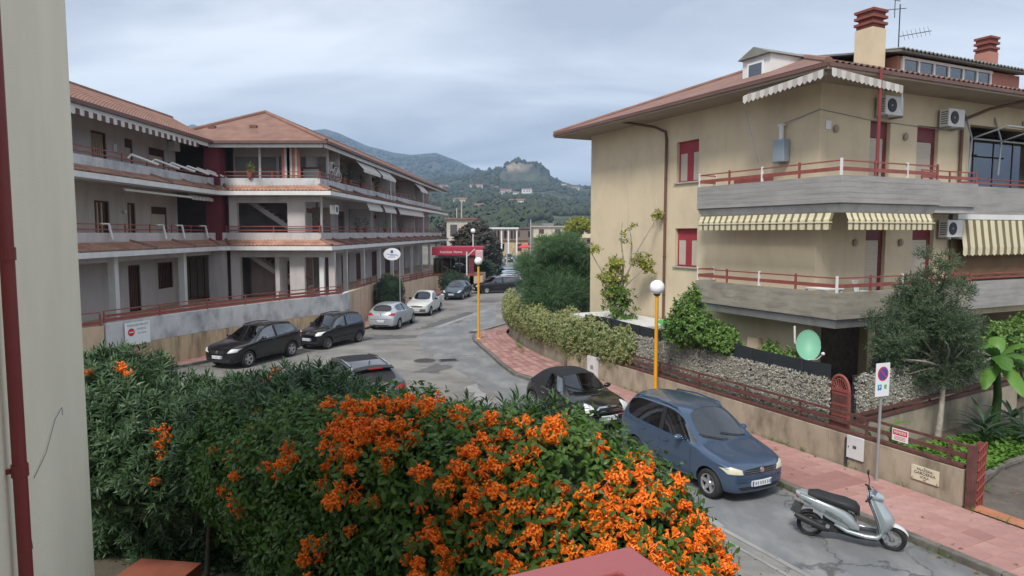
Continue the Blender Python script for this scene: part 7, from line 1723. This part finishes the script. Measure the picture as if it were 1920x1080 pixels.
FV = blob_tree('flame_vine', 'sprawling green vine covered in orange trumpet flowers in the foreground', 'vine', (-.3, 6.0, .3), vin, 13500, VINE, 'vine', 1.0, .06, seed=23, lo=.78, up=.2, trunk_top=(0, .2, 1.6), core_m=.78, tips=12)
# flower clusters: shared meshes, each cluster an object of its own
def trumpet(seed, n, bias):
    r_ = random.Random(seed); V = []; F = []; Rn = []
    for i in range(n):
        L_ = r_.uniform(.05, .082); d = Vector((r_.gauss(0, 1), r_.gauss(0, 1), abs(r_.gauss(0, 1)) - .15)).normalized(); a = d.orthogonal().normalized(); b = d.cross(a)
        o = Vector((r_.gauss(0, .012), r_.gauss(0, .012), r_.gauss(0, .012))); s = len(V); droop = Vector((0, 0, 0))
        for j, (tt, rr) in enumerate(((0, .0035), (.55, .0075), (.86, .0115), (1.0, .0095))):
            for k in range(5):
                an = 2 * math.pi * k / 5; V.append(tuple(o + d * L_ * tt + (a * math.cos(an) + b * math.sin(an)) * rr))
        for j in range(3):
            for k in range(5): k2 = (k + 1) % 5; F.append((s + j * 5 + k, s + j * 5 + k2, s + (j + 1) * 5 + k2, s + (j + 1) * 5 + k))
        Rn += [min(1, max(0, bias + r_.uniform(-.35, .35)))] * 20
        for k in range(3):          # reflexed lobes
            an = 2 * math.pi * k / 3; e = len(V); w_ = (a * math.cos(an) + b * math.sin(an)); u_ = d.cross(w_); p_ = o + d * L_ * .98
            V += [tuple(p_ + w_ * .008 + u_ * .008), tuple(p_ + w_ * .008 - u_ * .008), tuple(p_ + w_ * .030 - d * .008)]; F.append((e, e + 1, e + 2)); Rn += [min(1, bias + .45)] * 3
    me = bpy.data.meshes.new('flower_cluster'); me.from_pydata(V, [], F); me.materials.append(M['orange'])
    at = me.attributes.new('rnd', 'FLOAT', 'POINT'); at.data.foreach_set('value', Rn); return me
TR = [trumpet(s, n, b_) for s, n, b_ in ((1, 30, .4), (2, 22, .65), (3, 34, .3), (4, 14, .8), (5, 26, .5), (6, 10, .15), (7, 30, .7))]
g_ = np.random.default_rng(77)
allb = [(b, 1.0) for b in vin] + [(b, .5) for b in ole[3:16]] + [(b, .25) for b in ole2[:4]]
Cb = np.array([b[:3] for b, _ in allb]); Rb = np.array([b[3:6] for b, _ in allb]); Wb = np.array([w_ * b[3] ** 2 for b, w_ in allb]); Wb /= Wb.sum()
placed = []; tries = 0; bins = [12, 20, 24, 30, 34, 34, 34, 34, 34, 36]
cam_p = np.array([0, 0, 5.5])
while len(placed) < 290 and tries < 90000:
    tries += 1; k = g_.choice(len(allb), p=Wb)
    if placed and g_.random() < .6:            # grow hanging chains next to an existing cluster
        b_ = placed[g_.integers(len(placed))]; p_ = b_ + g_.normal(size=3) * np.array([.08, .08, .15]) + np.array([0, 0, -.08])
        u = None
    else:
        u = g_.normal(size=3); u /= np.linalg.norm(u); p_ = Cb[k] + u * Rb[k] * 1.04
    v = cam_p - p_; v /= np.linalg.norm(v)
    q_ = np.linalg.norm((p_ - Cb) / Rb, axis=1)
    if q_.min() < .985 or q_.min() > 1.16: continue
    kk = q_.argmin(); nn = (p_ - Cb[kk]) / Rb[kk] ** 2; nn /= np.linalg.norm(nn)
    if nn.dot(v) < .05: continue
    zc = p_[1] * math.cos(math.atan(104 / 1280)) - (p_[2] - 5.5) * .081; px = 960 + 1280 * p_[0] / zc; py = 540 - 1280 * (p_[1] * .081 + (p_[2] - 5.5) * .9967) / zc
    if py > 1130 or px < 150: continue
    bi = 0 if px < 420 else min(9, 1 + int((px - 420) / 100))
    if bins[bi] <= 0: continue
    if placed and min(np.linalg.norm(p_ - b_) for b_ in placed) < .105: continue
    placed.append(p_); bins[bi] -= 1
    o = obj('flower_cluster', TR[int(g_.integers(len(TR)))], FV, tuple(p_ - np.array([-.3, 6.0, .3])))
    dv = Vector(tuple(nn * .8 + v * .5 + np.array([0, 0, -.15]) + g_.normal(scale=.25, size=3))); o.rotation_mode = 'QUATERNION'; o.rotation_quaternion = dv.to_track_quat('Z', 'Y'); s_ = g_.uniform(.75, 1.35); o.scale = (s_, s_, s_)
# loose shoots standing out of the vine
for k in range(26):
    b_ = vin[int(g_.integers(len(vin)))]; u = g_.normal(size=3); u[2] = abs(u[2]) + .3; u[1] = -abs(u[1]) * .6; u /= np.linalg.norm(u); p_ = np.array(b_[:3]) + u * b_[3] * .9 - np.array([-.3, 6.0, .3]); e_ = p_ + u * g_.uniform(.2, .5) + np.array([0, 0, .05])
    q = MB(); q.tube([tuple(p_), tuple((p_ + e_) / 2 + np.array([0, 0, .04])), tuple(e_ - np.array([0, 0, .05]))], [.006, .004, .002], 5); q.build('shoot', 'bark', FV)
# ---- variegated hedge on the curving wall
vh = []
for i in range(len(hw) - 2):
    a_, b_ = Vector(hw[i]), Vector(hw[i + 1]); n_ = max(1, int((b_ - a_).length / .55))
    for k in range(n_):
        c = a_.lerp(b_, k / n_); hh = 1.05 + .18 * math.sin(i * 2.1 + k); vh.append((c.x + .12, c.y, .75 + hh * .62, .50, .50, hh * .78))
for m_ in np.arange(19.3, 23.2, .5): x, y = W(13.86, m_); vh.append((x, y, 1.45 + .12 * math.sin(m_ * 3), .36, .40, .85 - .10 * max(0, 21 - m_)))
blob_tree('variegated_hedge', 'yellow-green variegated hedge spilling over the wall at the bend', 'hedge', (*hw[2], .7), vh, 9500, IVY, 'variegated', 1.0, .04, seed=31, lo=.82, up=.1, core_m=.8, trunk_top=(0, 0, .4), tips=6)
# ---- olive-like tree by the driveway
bx, by = 10.82, 17.0
ob = []
ro_ = random.Random(9)
for px, py, r in ((1735, 570, .5), (1700, 610, .5), (1785, 610, .5), (1745, 655, .55), (1680, 645, .42), (1810, 655, .42), (1750, 525, .36), (1772, 492, .2), (1705, 540, .26), (1640, 605, .2), (1802, 545, .26), (1665, 690, .34), (1720, 700, .42), (1790, 700, .4), (1825, 610, .25), (1655, 655, .22), (1730, 480, .14), (1835, 690, .2), (1760, 600, .45), (1690, 575, .3)):
    ob.append(AtD(px, py, 17.05 + ro_.uniform(-.45, .45)) + (r, r, r * .95))
blob_tree('olive_tree', 'bushy grey-green tree with a leaning pale trunk by the driveway', 'tree', (bx, by, .2), ob, 5000, THIN, 'olive', 1.0, .075, 'bark_pale', seed=41, lo=.3, up=.55, trunk_top=(.15, .1, 1.9), tips=26, keep=.5)
# ---- feathery green tree beyond the hedge
cb_ = [AtD(1048, 510, 33) + (1.0, 1.0, .8), AtD(1022, 535, 32.5) + (.75, .8, .8), AtD(1080, 520, 33) + (.85, .9, .9), AtD(1050, 550, 32) + (1.1, 1.0, .75), AtD(1092, 558, 32.5) + (.6, .8, .65), AtD(1005, 562, 32) + (.5, .6, .5)]
blob_tree('feathery_tree', 'soft green feathery tree beside the corner of the cream house', 'tree', (2.3, 32.6, .2), cb_ + [AtD(1046 + 62 * math.cos(k * 2.4), 520 + 50 * math.sin(k * 2.4) - (12 if k % 3 else 0), 32.3 + .5 * math.sin(k * 5)) + (.3 + .1 * (k % 3), .35, .4) for k in range(14)] + [AtD(1030, 475, 33) + (.5, .6, .55), AtD(1068, 480, 33) + (.55, .6, .6), AtD(1095, 500, 33) + (.45, .5, .6)], 5600, NEEDLE, 'casuarina', 1.15, .1, seed=42, lo=.35, up=.15, core_m=.4, tips=20)
# ---- thin young tree with yellowish leaves in front of the cream wall
yt = thing('young_tree', 'thin bare-limbed young tree with yellow-green leaves against the cream wall', 'tree', (3.95, 25.7, .2))
q = MB(); q.tube([(0, 0, 0), (.02, 0, 1.4), (-.05, 0, 2.2), (.0, 0, 2.8)], [.11, .09, .075, .06], 9); q.build('trunk', 'bark_pale', yt, smooth=True)
lim = [((0, 0, 2.7), (.35, .1, 3.6), (.75, 0, 4.6), (1.55, .1, 5.95)), ((0, 0, 2.6), (-.2, .1, 3.3), (-.6, 0, 3.9), (-1.0, .1, 4.6)), ((.2, .05, 3.3), (.25, 0, 4.2), (.15, .1, 5.0), (.2, .1, 5.7)), ((.5, .05, 4.1), (.55, 0, 4.8), (.45, 0, 5.6)), ((.1, 0, 3.0), (.5, -.1, 3.5), (1.0, 0, 3.9)), ((0, 0, 2.3), (-.3, 0, 2.8), (-.5, 0, 3.3)), ((.7, 0, 4.5), (.95, 0, 4.6), (1.2, 0, 4.5))]
for L_ in lim: q = MB(); q.tube(L_, [.055 - .045 * i / (len(L_) - 1) for i in range(len(L_))], 7); q.build('limb', 'bark_pale', yt, smooth=True)
yb = [(4.6 + dx, 25.7, .2 + z, r, r, r * .6) for dx, z, r in ((.85, 5.95, .22), (.3, 4.25, .35), (.55, 4.0, .32), (-.75, 4.1, .36), (-.95, 3.6, .4), (-.55, 3.6, .3), (-1.5, 4.7, .2), (-.35, 5.1, .14), (-.1, 5.5, .14), (-.8, 3.1, .4))]
P, D = shell(yb, 330, .1, 1.05, .2, 51, keep=.1); stuff(scatter('crown', BROAD, P, D, npr.uniform(.7, 1.1, 330), 'yellowleaf', yt, (3.95, 25.7, .2), 52))
yb = [(3.95 + dx, 25.65, .2 + z, r, r, r) for dx, z, r in ((.2, 2.9, .4), (-.2, 2.5, .35), (.35, 2.3, .4), (.5, 1.8, .3), (-.1, 3.1, .35))]
P, D = shell(yb, 240, .3, 1.05, .1, 53, keep=.1); stuff(scatter('lower_leaves', BROAD, P, D, npr.uniform(.8, 1.2, 240), 'lemon', yt, (3.95, 25.7, .2), 54))
# ---- lemon shrub below the corner balcony, and others in the garden
lb = [AtD(1290, 585, 20.6) + (.42, .4, .5), AtD(1310, 620, 20.4) + (.6, .5, .5), AtD(1275, 620, 20.7) + (.45, .4, .5), AtD(1350, 635, 19.8) + (.5, .45, .42), AtD(1300, 555, 20.6) + (.16, .16, .3), AtD(1370, 650, 19.4) + (.3, .3, .3)]
blob_tree('lemon_shrub', 'bright green shrub behind the fence net, under the corner balcony', 'shrub', (5.6, 20.4, .2), lb, 1500, BROAD, 'lemon', .75, .05, seed=43, lo=.4, up=.6, tips=10)
lb = [W3(14.7, 13.9, 2.0) + (.3, .3, .4), W3(14.9, 13.4, 1.9) + (.3, .3, .35)]
blob_tree('garden_shrub', 'narrow-leaved shrub in front of the green satellite dish', 'shrub', W3(14.8, 13.7, .2), lb, 260, BROAD, 'lemon', .8, .03, seed=44, lo=.3, up=.8, tips=5)
# ---- shrubs along the left pavement
blob_tree('round_shrub', 'round clipped dark shrub behind the silver hatchback', 'shrub', (-8.1, 45.0, .1), [(-8.1, 45.0, 1.35, .95, .9, 1.25), (-8.0, 44.8, 1.9, .7, .7, .7)], 2400, SMALL, 'bush', 1.5, .06, seed=45, lo=.85, core_m=.86, tips=5)
blob_tree('round_shrub', 'low clipped dark shrub below the red restaurant canopy', 'shrub', (-5.2, 60.6, .1), [(-5.4, 60.8, 1.05, 1.1, .9, 1.0), (-4.6, 60.6, .95, .8, .8, .85)], 1900, SMALL, 'bush', 1.7, .06, seed=46, lo=.85, core_m=.86, tips=5)
for (px, py, d, r, lab, mt, sd) in ((893, 462, 80, 2.5, 'large dusky brown-green tree beyond the restaurant canopy', 'duskleaf', 47), (907, 520, 74, 1.5, 'dark roadside bush between the canopy and the parked row', 'bush', 48)):
    x, y, z = AtD(px, py, d)
    bl = [(x, y, z, r, r, r * .95), (x - r * .35, y, z - r * .5, r * .85, r * .8, r * .7), (x + r * .5, y, z - r * .5, r * .6, r * .7, r * .75), (x - r * .1, y, z + r * .5, r * .55, r * .5, r * .5), (x + r * .2, y - .4, z - r, r * .7, r * .6, r * .6)]
    blob_tree('street_tree', lab, 'tree', (x, y, 0), bl, 3600, BROAD, mt, 2.3, .25, seed=sd, lo=.7, core_m=.78, tips=10)
# ---- banana plant, ground cover and path-side plants on the right
BN = thing('banana_plant', 'banana plant with broad green leaves and one orange leaf', 'plant', (12.75, 17.7, .2))
q = MB(); q.tube([(0, 0, 0), (.05, 0, 1.0), (.0, .05, 2.0)], [.12, .10, .07], 10); q.build('stem', 'lemon', BN, smooth=True)
def big_leaf(p, az, el, L_, w_, m_, droop=.6):
    def fn(u, v):
        s_ = v * L_; x = s_ * math.cos(el) ; z = s_ * math.sin(el) - droop * L_ * v * v
        ww = w_ * math.sin(math.pi * min(1, v * .92 + .06)) ** .6; y = (2 * u - 1) * ww
        z -= abs(2 * u - 1) ** 1.5 * ww * .35 - .02 * math.sin(v * 40) * abs(2 * u - 1)
        return (p[0] + x * math.cos(az) - y * math.sin(az), p[1] + x * math.sin(az) + y * math.cos(az), p[2] + z)
    q = MB(); q.grid(fn, 6, 16); me = q.mesh('leaf', m_); at = me.attributes.new('rnd', 'FLOAT', 'POINT'); rv = rnd.random(); at.data.foreach_set('value', [min(1, max(0, rv + .3 * rnd.random() - .15)) for _ in range(len(me.vertices))]); return obj('leaf', me, BN, smooth='full')
for az, el, L_, w_ in ((-2.6, .95, 1.6, .21), (-2.0, .55, 1.4, .22), (-1.2, .65, 1.3, .23), (-.3, .95, 1.6, .21), (2.4, .9, 1.4, .2), (1.0, 1.15, 1.5, .19), (-1.6, -.1, 1.1, .22), (3.1, .45, 1.5, .2), (-.8, .2, 1.2, .22), (-2.4, .0, 1.1, .2), (.3, .5, 1.4, .2)): big_leaf((0, .05, 2.0), az, el, L_, w_, 'banana')
big_leaf((-.1, -.05, 1.95), -2.3, -.1, .5, .10, 'orange', .6)
def patch_plants(label, name, cat, polyfn, n, variants, m_, sc, base, seed, kind_stuff=False):
    P = np.array([polyfn() for _ in range(n)]); D = np.tile([0, 0, 1.], (n, 1)) + np.random.default_rng(seed).normal(scale=.3, size=(n, 3))
    o = scatter(name, variants, P, D, np.random.default_rng(seed).uniform(.6, 1.3, n) * sc, m_, None, base, seed); o.location = base
    if kind_stuff: stuff(o)
    else: tag(o, label, cat)
    return o
rg = random.Random(5)
def in_strip():
    n = rg.uniform(14.3, 20.5); lo = 8.2 + (n - 13.7) * .18; return W3(n, rg.uniform(min(lo + .1, 9.2), 10.4), .2)
patch_plants('', 'ground_cover', '', in_strip, 3600, BROAD, 'grassy', .85, W3(16, 9.5, .2), 61, True)
def in_strip2(): n = rg.uniform(13.9, 14.9); return W3(n, rg.uniform(8.0, 10.5), .2)
patch_plants('', 'ground_cover', '', in_strip2, 500, SMALL, 'grassy', 1.2, W3(14.4, 9.5, .2), 62, True)
def plant(label, x, y, n, L_, w_, m_, h, seed, z=.2, name='leafy_plant', elv=(.5, 1.2)):
    t_ = thing(name, label, 'plant', (x, y, z)); r_ = random.Random(seed)
    for k in range(n):
        lv, lf = leaf(L_ * r_.uniform(.7, 1.1), w_, .35, 4); az = k * 2.4 + r_.uniform(-.3, .3); el = r_.uniform(*elv)
        Mx = Matrix.Translation((0, 0, h * r_.uniform(.3, 1))) @ Matrix.Rotation(az, 4, 'Z') @ Matrix.Rotation(-el, 4, 'Y')
        mb = MB(); mb.v = [tuple(Mx @ Vector(v)) for v in lv]; mb.f = lf; mb.m = [0] * len(lf); me = mb.mesh('leaf', m_); at = me.attributes.new('rnd', 'FLOAT', 'POINT'); rv = r_.random(); at.data.foreach_set('value', [rv] * len(me.vertices)); obj('leaf', me, t_, smooth='full')
    q = MB(); q.cyl((0, 0, 0), (0, 0, h), .02, .012, 7); q.build('stem', 'lemon', t_); return t_
x, y = W(14.45, 10.0); plant('pale broad-leaved plant right of the arched gate', x, y, 12, .55, .17, 'lemon', .9, 71)
x, y = W(14.2, 10.35); plant('small drooping plant at the foot of the arched gate', x, y, 10, .35, .10, 'lemon', .6, 72)
for k, (n, m_, lab) in enumerate(((18.2, 10.1, 'dark strap-leaved plant left of the banana plant'), (19.0, 9.6, 'dark arching-leaved plant beneath the banana leaves'), (17.6, 9.7, 'low dark fern-like plant amid the bright ground cover'), (19.8, 10.3, 'dark arching-leaved plant behind the banana plant'), (18.6, 9.2, 'arching plant at the edge of the dark driveway'))):
    x, y = W(n, m_); plant(lab, x, y, 20, .8, .10, 'bush', .5, 80 + k, elv=(.2, 1.1))
hb_ = [W3(22.5, 12.0, 2.0) + (.9, .7, .7), W3(24, 12.3, 2.0) + (1.0, .7, .7), W3(25.5, 12.6, 2.1) + (1, .7, .7)]
blob_tree('garden_hedge', 'leafy green hedge below the far loggia at the right edge', 'hedge', W3(24, 12.3, .2), hb_, 1500, BROAD, 'lemon', .9, .05, seed=49, lo=.6, core_m=.7, tips=6)
# weeds along the kerb and wall foot
P = []
for _ in range(420):
    m_ = rg.uniform(5, 24); P.append(W3(11.47 + rg.gauss(0, .03), m_, .01) if rg.random() < .65 else W3(13.6 + rg.gauss(0, .02), m_, .12))
P = [p_ for p_ in P if mnoise.noise((p_[0] * .9, p_[1] * .9, 2)) > -.05]
for _ in range(90): P.append((.35 + rg.gauss(0, .12), 33 + rg.gauss(0, 1.6), .12))
for _ in range(60): P.append(W3(13.55 + rg.gauss(0, .05), 21.6 + rg.gauss(0, .25), .12))
stuff(scatter('kerb_weeds', GRASS, P, np.tile([0, 0, 1.], (len(P), 1)) + npr.normal(scale=.3, size=(len(P), 3)), npr.uniform(.3, .9, len(P)), 'grassy'))
FALL = [(np.array(leaf(.09, .04, .2, 1)[0]), leaf(.09, .04, .2, 1)[1], np.full(5, .2)), (np.array(leaf(.06, .035, -.2, 1)[0]), leaf(.06, .035, -.2, 1)[1], np.full(5, .8))]
P = []
for _ in range(420):
    u_ = rg.random(); m_ = rg.uniform(5, 22)
    P.append(W3(11.40 - abs(rg.gauss(0, .12)), m_, .02) if u_ < .5 else (W3(rg.uniform(11.7, 13.55), m_, .14) if u_ < .75 else W3(rg.uniform(14.2, 18.5), rg.uniform(5.5, 8.3), .15)))
for _ in range(200): P.append((-9.2 + rg.gauss(0, 3), 26 + rg.gauss(0, 6), .02) if rg.random() < .4 else W3(rg.uniform(7.4, 9.2), rg.uniform(5, 20), .02))
D = npr.normal(scale=1.0, size=(len(P), 3)); D[:, 2] = npr.normal(scale=.25, size=len(P))
FL = leafmat('fallen_leaf', (.10, .055, .025), (.34, .23, .08), .8, .1)
stuff(scatter('fallen_leaves', FALL, P, np.tile([0, 0, 1.], (len(P), 1)) + npr.normal(scale=.25, size=(len(P), 3)), npr.uniform(.5, 1.2, len(P)), FL))
# pot plants and clutter on the left block's balconies
def pot(x, y, z, label, r=.18, h=.3, leafm='bush', n=40, sc=1.3, potm='terracotta', hh=.35, var=None):
    t_ = thing('potted_plant', label, 'potted plant', (x, y, z))
    q = MB(); q.lathe([(.001, 0), (r * .7, 0), (r, h), (r * .92, h), (r * .85, h - .04), (.001, h - .04)], n=14); q.build('pot', potm, t_)
    P, D = shell([(x, y, z + h + hh * .6, r * 1.3, r * 1.3, hh)], n, .2, 1.05, .5, int(abs(x * 100 + y * 10)) % 999 + 1, keep=.0); stuff(scatter('foliage', var or SMALL, P, D, np.full(n, sc), leafm, t_, (x, y, z)))
pot(-14.9, 39.2, F3 + .66, 'yellowish potted plant on the upper parapet before the dark loggia', leafm='yellowleaf', n=50)
for k, (Y, z, lm, lab) in enumerate(((43.8, F3 + .66, 'bush', 'potted plant first from the corner on the upper street balcony'), (45.2, F3 + .66, 'bush', 'tall potted plant beside the rolled white awning, upper balcony'), (48.2, F3 + .66, 'duskleaf', 'dark potted plant under the second awning, upper balcony'), (52.5, F3 + .66, 'bush', 'potted plant mid-way along the upper street balcony'), (47.0, F2 + .66, 'duskleaf', 'brownish potted plant on the middle balcony by the brown wall'), (49.0, F2 + .66, 'bush', 'green potted plant on the middle balcony below white blinds'), (55.0, F2 + .66, 'grassy', 'bright potted plant on the middle balcony past the blinds'), (61.0, F2 + .66, 'bush', 'potted plant near the far end of the middle balcony'))):
    pot(XC(Y) - .07, Y, z, lab, leafm=lm, n=60, hh=.5)
t = thing('picture_board', 'framed teal picture board leaning on the upper corner balcony', 'board', (-11.7, 40.2, F3))
q = MB(); q.box(-.55, .55, -.02, .02, .2, 1.35); q.build('frame', 'wood_dark', t); q = MB(); q.box(-.45, .45, -.03, -.021, .3, 1.22); q.build('picture', mat('teal', (.22, .33, .32), .6), t)
t = thing('bicycle', 'bicycle hung on the upper corner balcony of the left block', 'bicycle', (-10.9, 42.6, F3 + .7), R(80))
for x in (-.5, .5): q = MB(); q.tube([(x + .33 * math.cos(a), 0, .33 + .33 * math.sin(a)) for a in np.linspace(0, 2 * math.pi, 20)], .022, 6); q.build('wheel', 'white', t)
q = MB(); q.tube([(-.5, 0, .33), (-.15, 0, .85), (.4, 0, .9), (.5, 0, .33)], .02, 6); q.tube([(-.15, 0, .85), (0, 0, .33), (.4, 0, .85)], .02, 6); q.build('frame', 'white', t)
q = MB(); q.bar((-.28, 0, .92), (-.05, 0, .92), .12, .05); q.build('saddle', 'black_plastic', t); q = MB(); q.tube([(.38, -.25, 1.0), (.42, 0, .95), (.38, .25, 1.0)], .015, 6); q.build('handlebar', 'black_plastic', t)

# ================================================================== far end of the street
def blockhouse(label, x0, x1, y0, d, h, wallm, floors, roofm, win=True, seed=0, rim=True):
    t_ = thing('distant_building', label, 'building', ((x0 + x1) / 2, y0, 0)); r_ = random.Random(seed); w_ = (x1 - x0) / 2
    q = MB(); q.box(-w_, w_, 0, d, 0, h); q.build('wall', wallm, t_)
    q = MB(); q.box(-w_ - .4, w_ + .4, -.4, d + .4, h, h + .25); q.build('roof', roofm, t_)
    fh = h / floors
    for f in range(floors):
        n = max(2, int(2 * w_ / 3.2))
        for k in range(n):
            if not win: break
            x = -w_ + (k + .5) * 2 * w_ / n; q = MB(); q.box(x - .55, x + .55, -.06, -.01, f * fh + fh * .3, f * fh + fh * .78); q.build('window', r_.choice(['dark_in', 'wood_dark', 'glass_tint']), t_)
        if rim and f > 0: q = MB(); q.box(-w_, w_, -1.1, -.01, f * fh - .1, f * fh + .75); q.build('balcony', 'awning_cream', t_)
    return t_
def AX(px, Y): return (px - 960) / 1280 * Y
blockhouse('cream terraced building with long balconies behind the feathery tree', AX(1000, 150), AX(1180, 150), 150, 12, 6.7, 'wall_beige', 3, 'limestone', seed=1)
blockhouse('brownish low building across the end of the street', AX(915, 190), AX(1050, 190), 190, 14, 6.6, 'wall_brown', 2, 'tile', seed=2, rim=False)
blockhouse('small white block on the roofs at the end of the street', AX(1020, 230), AX(1037, 230), 230, 6, 8.2, 'panel_white', 3, 'limestone', seed=3, rim=False)
blockhouse('pale stone house just past the end of the left block', AX(838, 110), AX(890, 110), 110, 12, 7.6, 'wall_beige', 2, 'tile', seed=4, rim=False)
blockhouse('yellowish low wall building behind the parked row', AX(925, 165), AX(990, 165), 165, 6, 3.6, 'tan', 1, 'tile', seed=5, rim=False)
t = thing('elevated_canopy', 'flat white canopy on slender white columns at the street end', 'canopy', (AX(945, 140), 140, 0))
q = MB(); q.box(-3.2, 3.0, 0, 8, 6.2, 6.55); q.build('roof', 'panel_white', t)
for x in (-2.2, -.5, .9, 2.6): q = MB(); q.box(x - .15, x + .15, .3, .6, 0, 6.2); q.build('column', 'white', t)
for x in np.arange(-2.8, 2.8, .7): q = MB(); q.box(x, x + .4, 4, 4.1, 4.2, 5.9); q.build('window', 'dark_in', t)
t = thing('parasol', 'red parasol beyond the parked cars at the street end', 'parasol', (AX(985, 135), 135, 0))
q = MB(); q.lathe([(.001, 3.3), (1.6, 2.6), (1.6, 2.45)], n=10); q.build('cover', 'sign_red', t); q = MB(); q.cyl((0, 0, 0), (0, 0, 3.3), .05); q.build('pole', 'white', t)
for px, Y, top, lab in ((995, 125, 412, 'tall slim pale pole left of the feathery tree'), (950, 118, 455, 'pale post in front of the elevated canopy'), (866, 120, 380, 'tall thin mast behind the end of the left block'), (857, 130, 390, 'second thin mast behind the end of the left block')):
    x = AX(px, Y); q = MB(); h = 5.5 + (436 - top) / 1280 * Y; q.tube([(0, 0, 0), (0, 0, h)], [.16, .10], 8); one('utility_pole', q, 'limestone', lab, 'pole', (x, Y, 0))
blob_tree('street_tree', 'bright yellow-green round tree by the cream house corner, far off', 'tree', (AX(1085, 90), 90, 0), [(AX(1085, 90), 90, 6.4, 1.7, 1.6, .9), (AX(1075, 90), 90, 5.6, 1.2, 1.2, .8), (AX(1040, 88), 88, 4.0, 2.2, 1.6, 1.0)], 1300, BROAD, 'yellowleaf', 1.8, .2, seed=66, lo=.5, core_m=.6, tips=8)
# trees and house fronts behind the bend, between road and hills
for k in range(16):
    px = [845, 872, 885, 915, 940, 960, 975, 990, 1005, 1020, 1040, 1055, 1070, 1085, 1100, 1120][k]; Y = [170, 180, 150, 230, 260, 215, 245, 270, 255, 280, 260, 240, 270, 230, 250, 260][k]; x = AX(px, Y); h = npr.uniform(4.5, 8)
    blob_tree('far_tree', 'dark far tree in the strip of wood behind the street end', 'tree', (x, Y, 0), [(x, Y, h - 2, 3.2, 3, 2.6), (x + 1.5, Y, h - 3, 2.4, 2, 2.0)], 260, BROAD, 'bush' if k % 2 else 'duskleaf', 6.5, .3, seed=90 + k, lo=.7, core_m=.8, tips=4, group='trees behind the street end')
# small houses scattered on the hill
hs = [(-.105, 1150, 'pale house high on the left slope of the hill'), (-.098, 1160, 'pale house beside another high on the left slope'), (-.052, 1050, 'white house on the slope under the saddle'), (-.025, 1000, 'long pale house on the slope left below the rock'), (-.018, 1010, 'pale house on the slope, second left below the rock'), (-.01, 1020, 'pale house directly left under the rock butte'), (.005, 980, 'white house on the slope right under the butte'), (.022, 1030, 'pale house below the middle of the butte'), (.032, 900, 'white house right of centre on the lower slope'), (.045, 760, 'long white house low on the right slope'), (.008, 640, 'small white house low on the middle slope'), (-.07, 700, 'white house low on the left slope above the masts'), (.075, 1300, 'pale house on the right shoulder by the skyline'), (-.04, 560, 'pale house at the hill foot behind the dusky tree'), (.09, 1250, 'pale house at the far right shoulder of the hill')]
for k, (ta, d, lab) in enumerate(hs):
    z = hill_z(ta, d); s_ = 5 + (k % 3) * 2.5; t = thing('hill_house', lab, 'house', (ta * d, d, z - 1.5), rnd.uniform(-.4, .4))
    q = MB(); q.box(-s_, s_, -4, 4, 0, 7.5); q.build('wall', ['white_paint', 'panel_white', 'wall_beige'][k % 3], t)
    q = MB(); q.add([(-s_ - .5, -4.5, 7.5), (s_ + .5, -4.5, 7.5), (s_ + .5, 4.5, 7.5), (-s_ - .5, 4.5, 7.5), (-s_ - .5, 0, 9.2), (s_ + .5, 0, 9.2)], [(0, 1, 5, 4), (2, 3, 4, 5), (0, 4, 3), (1, 2, 5), (3, 2, 1, 0)]); q.build('roof', 'tile', t)
    for x in (-s_ * .5, s_ * .1, s_ * .6): q = MB(); q.box(x - .8, x + .8, -4.1, -4.02, 3.5, 5.5); q.build('window', 'dark_in', t)
# castle ruin on the butte
t = thing('castle_ruin', 'small ruined castle on top of the rock butte', 'ruin', (.008 * 1500, 1504, hill_z(.008, 1500) - 3))
for x0_, x1_, h in ((-7, -3, 4), (-4, 3, 5), (3, 8, 3.6)): q = MB(); q.box(x0_, x1_, -3, 3, 0, h); q.build('wall', 'limestone', t)
# ---- haze between here and the mountains
hz = MB(); hz.box(-8500, 8500, -250, 6000, -2.0, 495); ho = hz.build('haze', []) if False else None
hm_ = bpy.data.materials.new('haze'); hm_.use_nodes = True; nn_ = hm_.node_tree.nodes; nn_.remove(nn_['Principled BSDF'])
pv = nn_.new('ShaderNodeVolumePrincipled'); pv.inputs['Color'].default_value = (.38, .54, .80, 1); pv.inputs['Density'].default_value = .00026; pv.inputs['Anisotropy'].default_value = 0
hm_.node_tree.links.new(pv.outputs[0], nn_['Material Output'].inputs['Volume'])
ho = obj('haze', hz.mesh('haze', hm_)); stuff(ho)
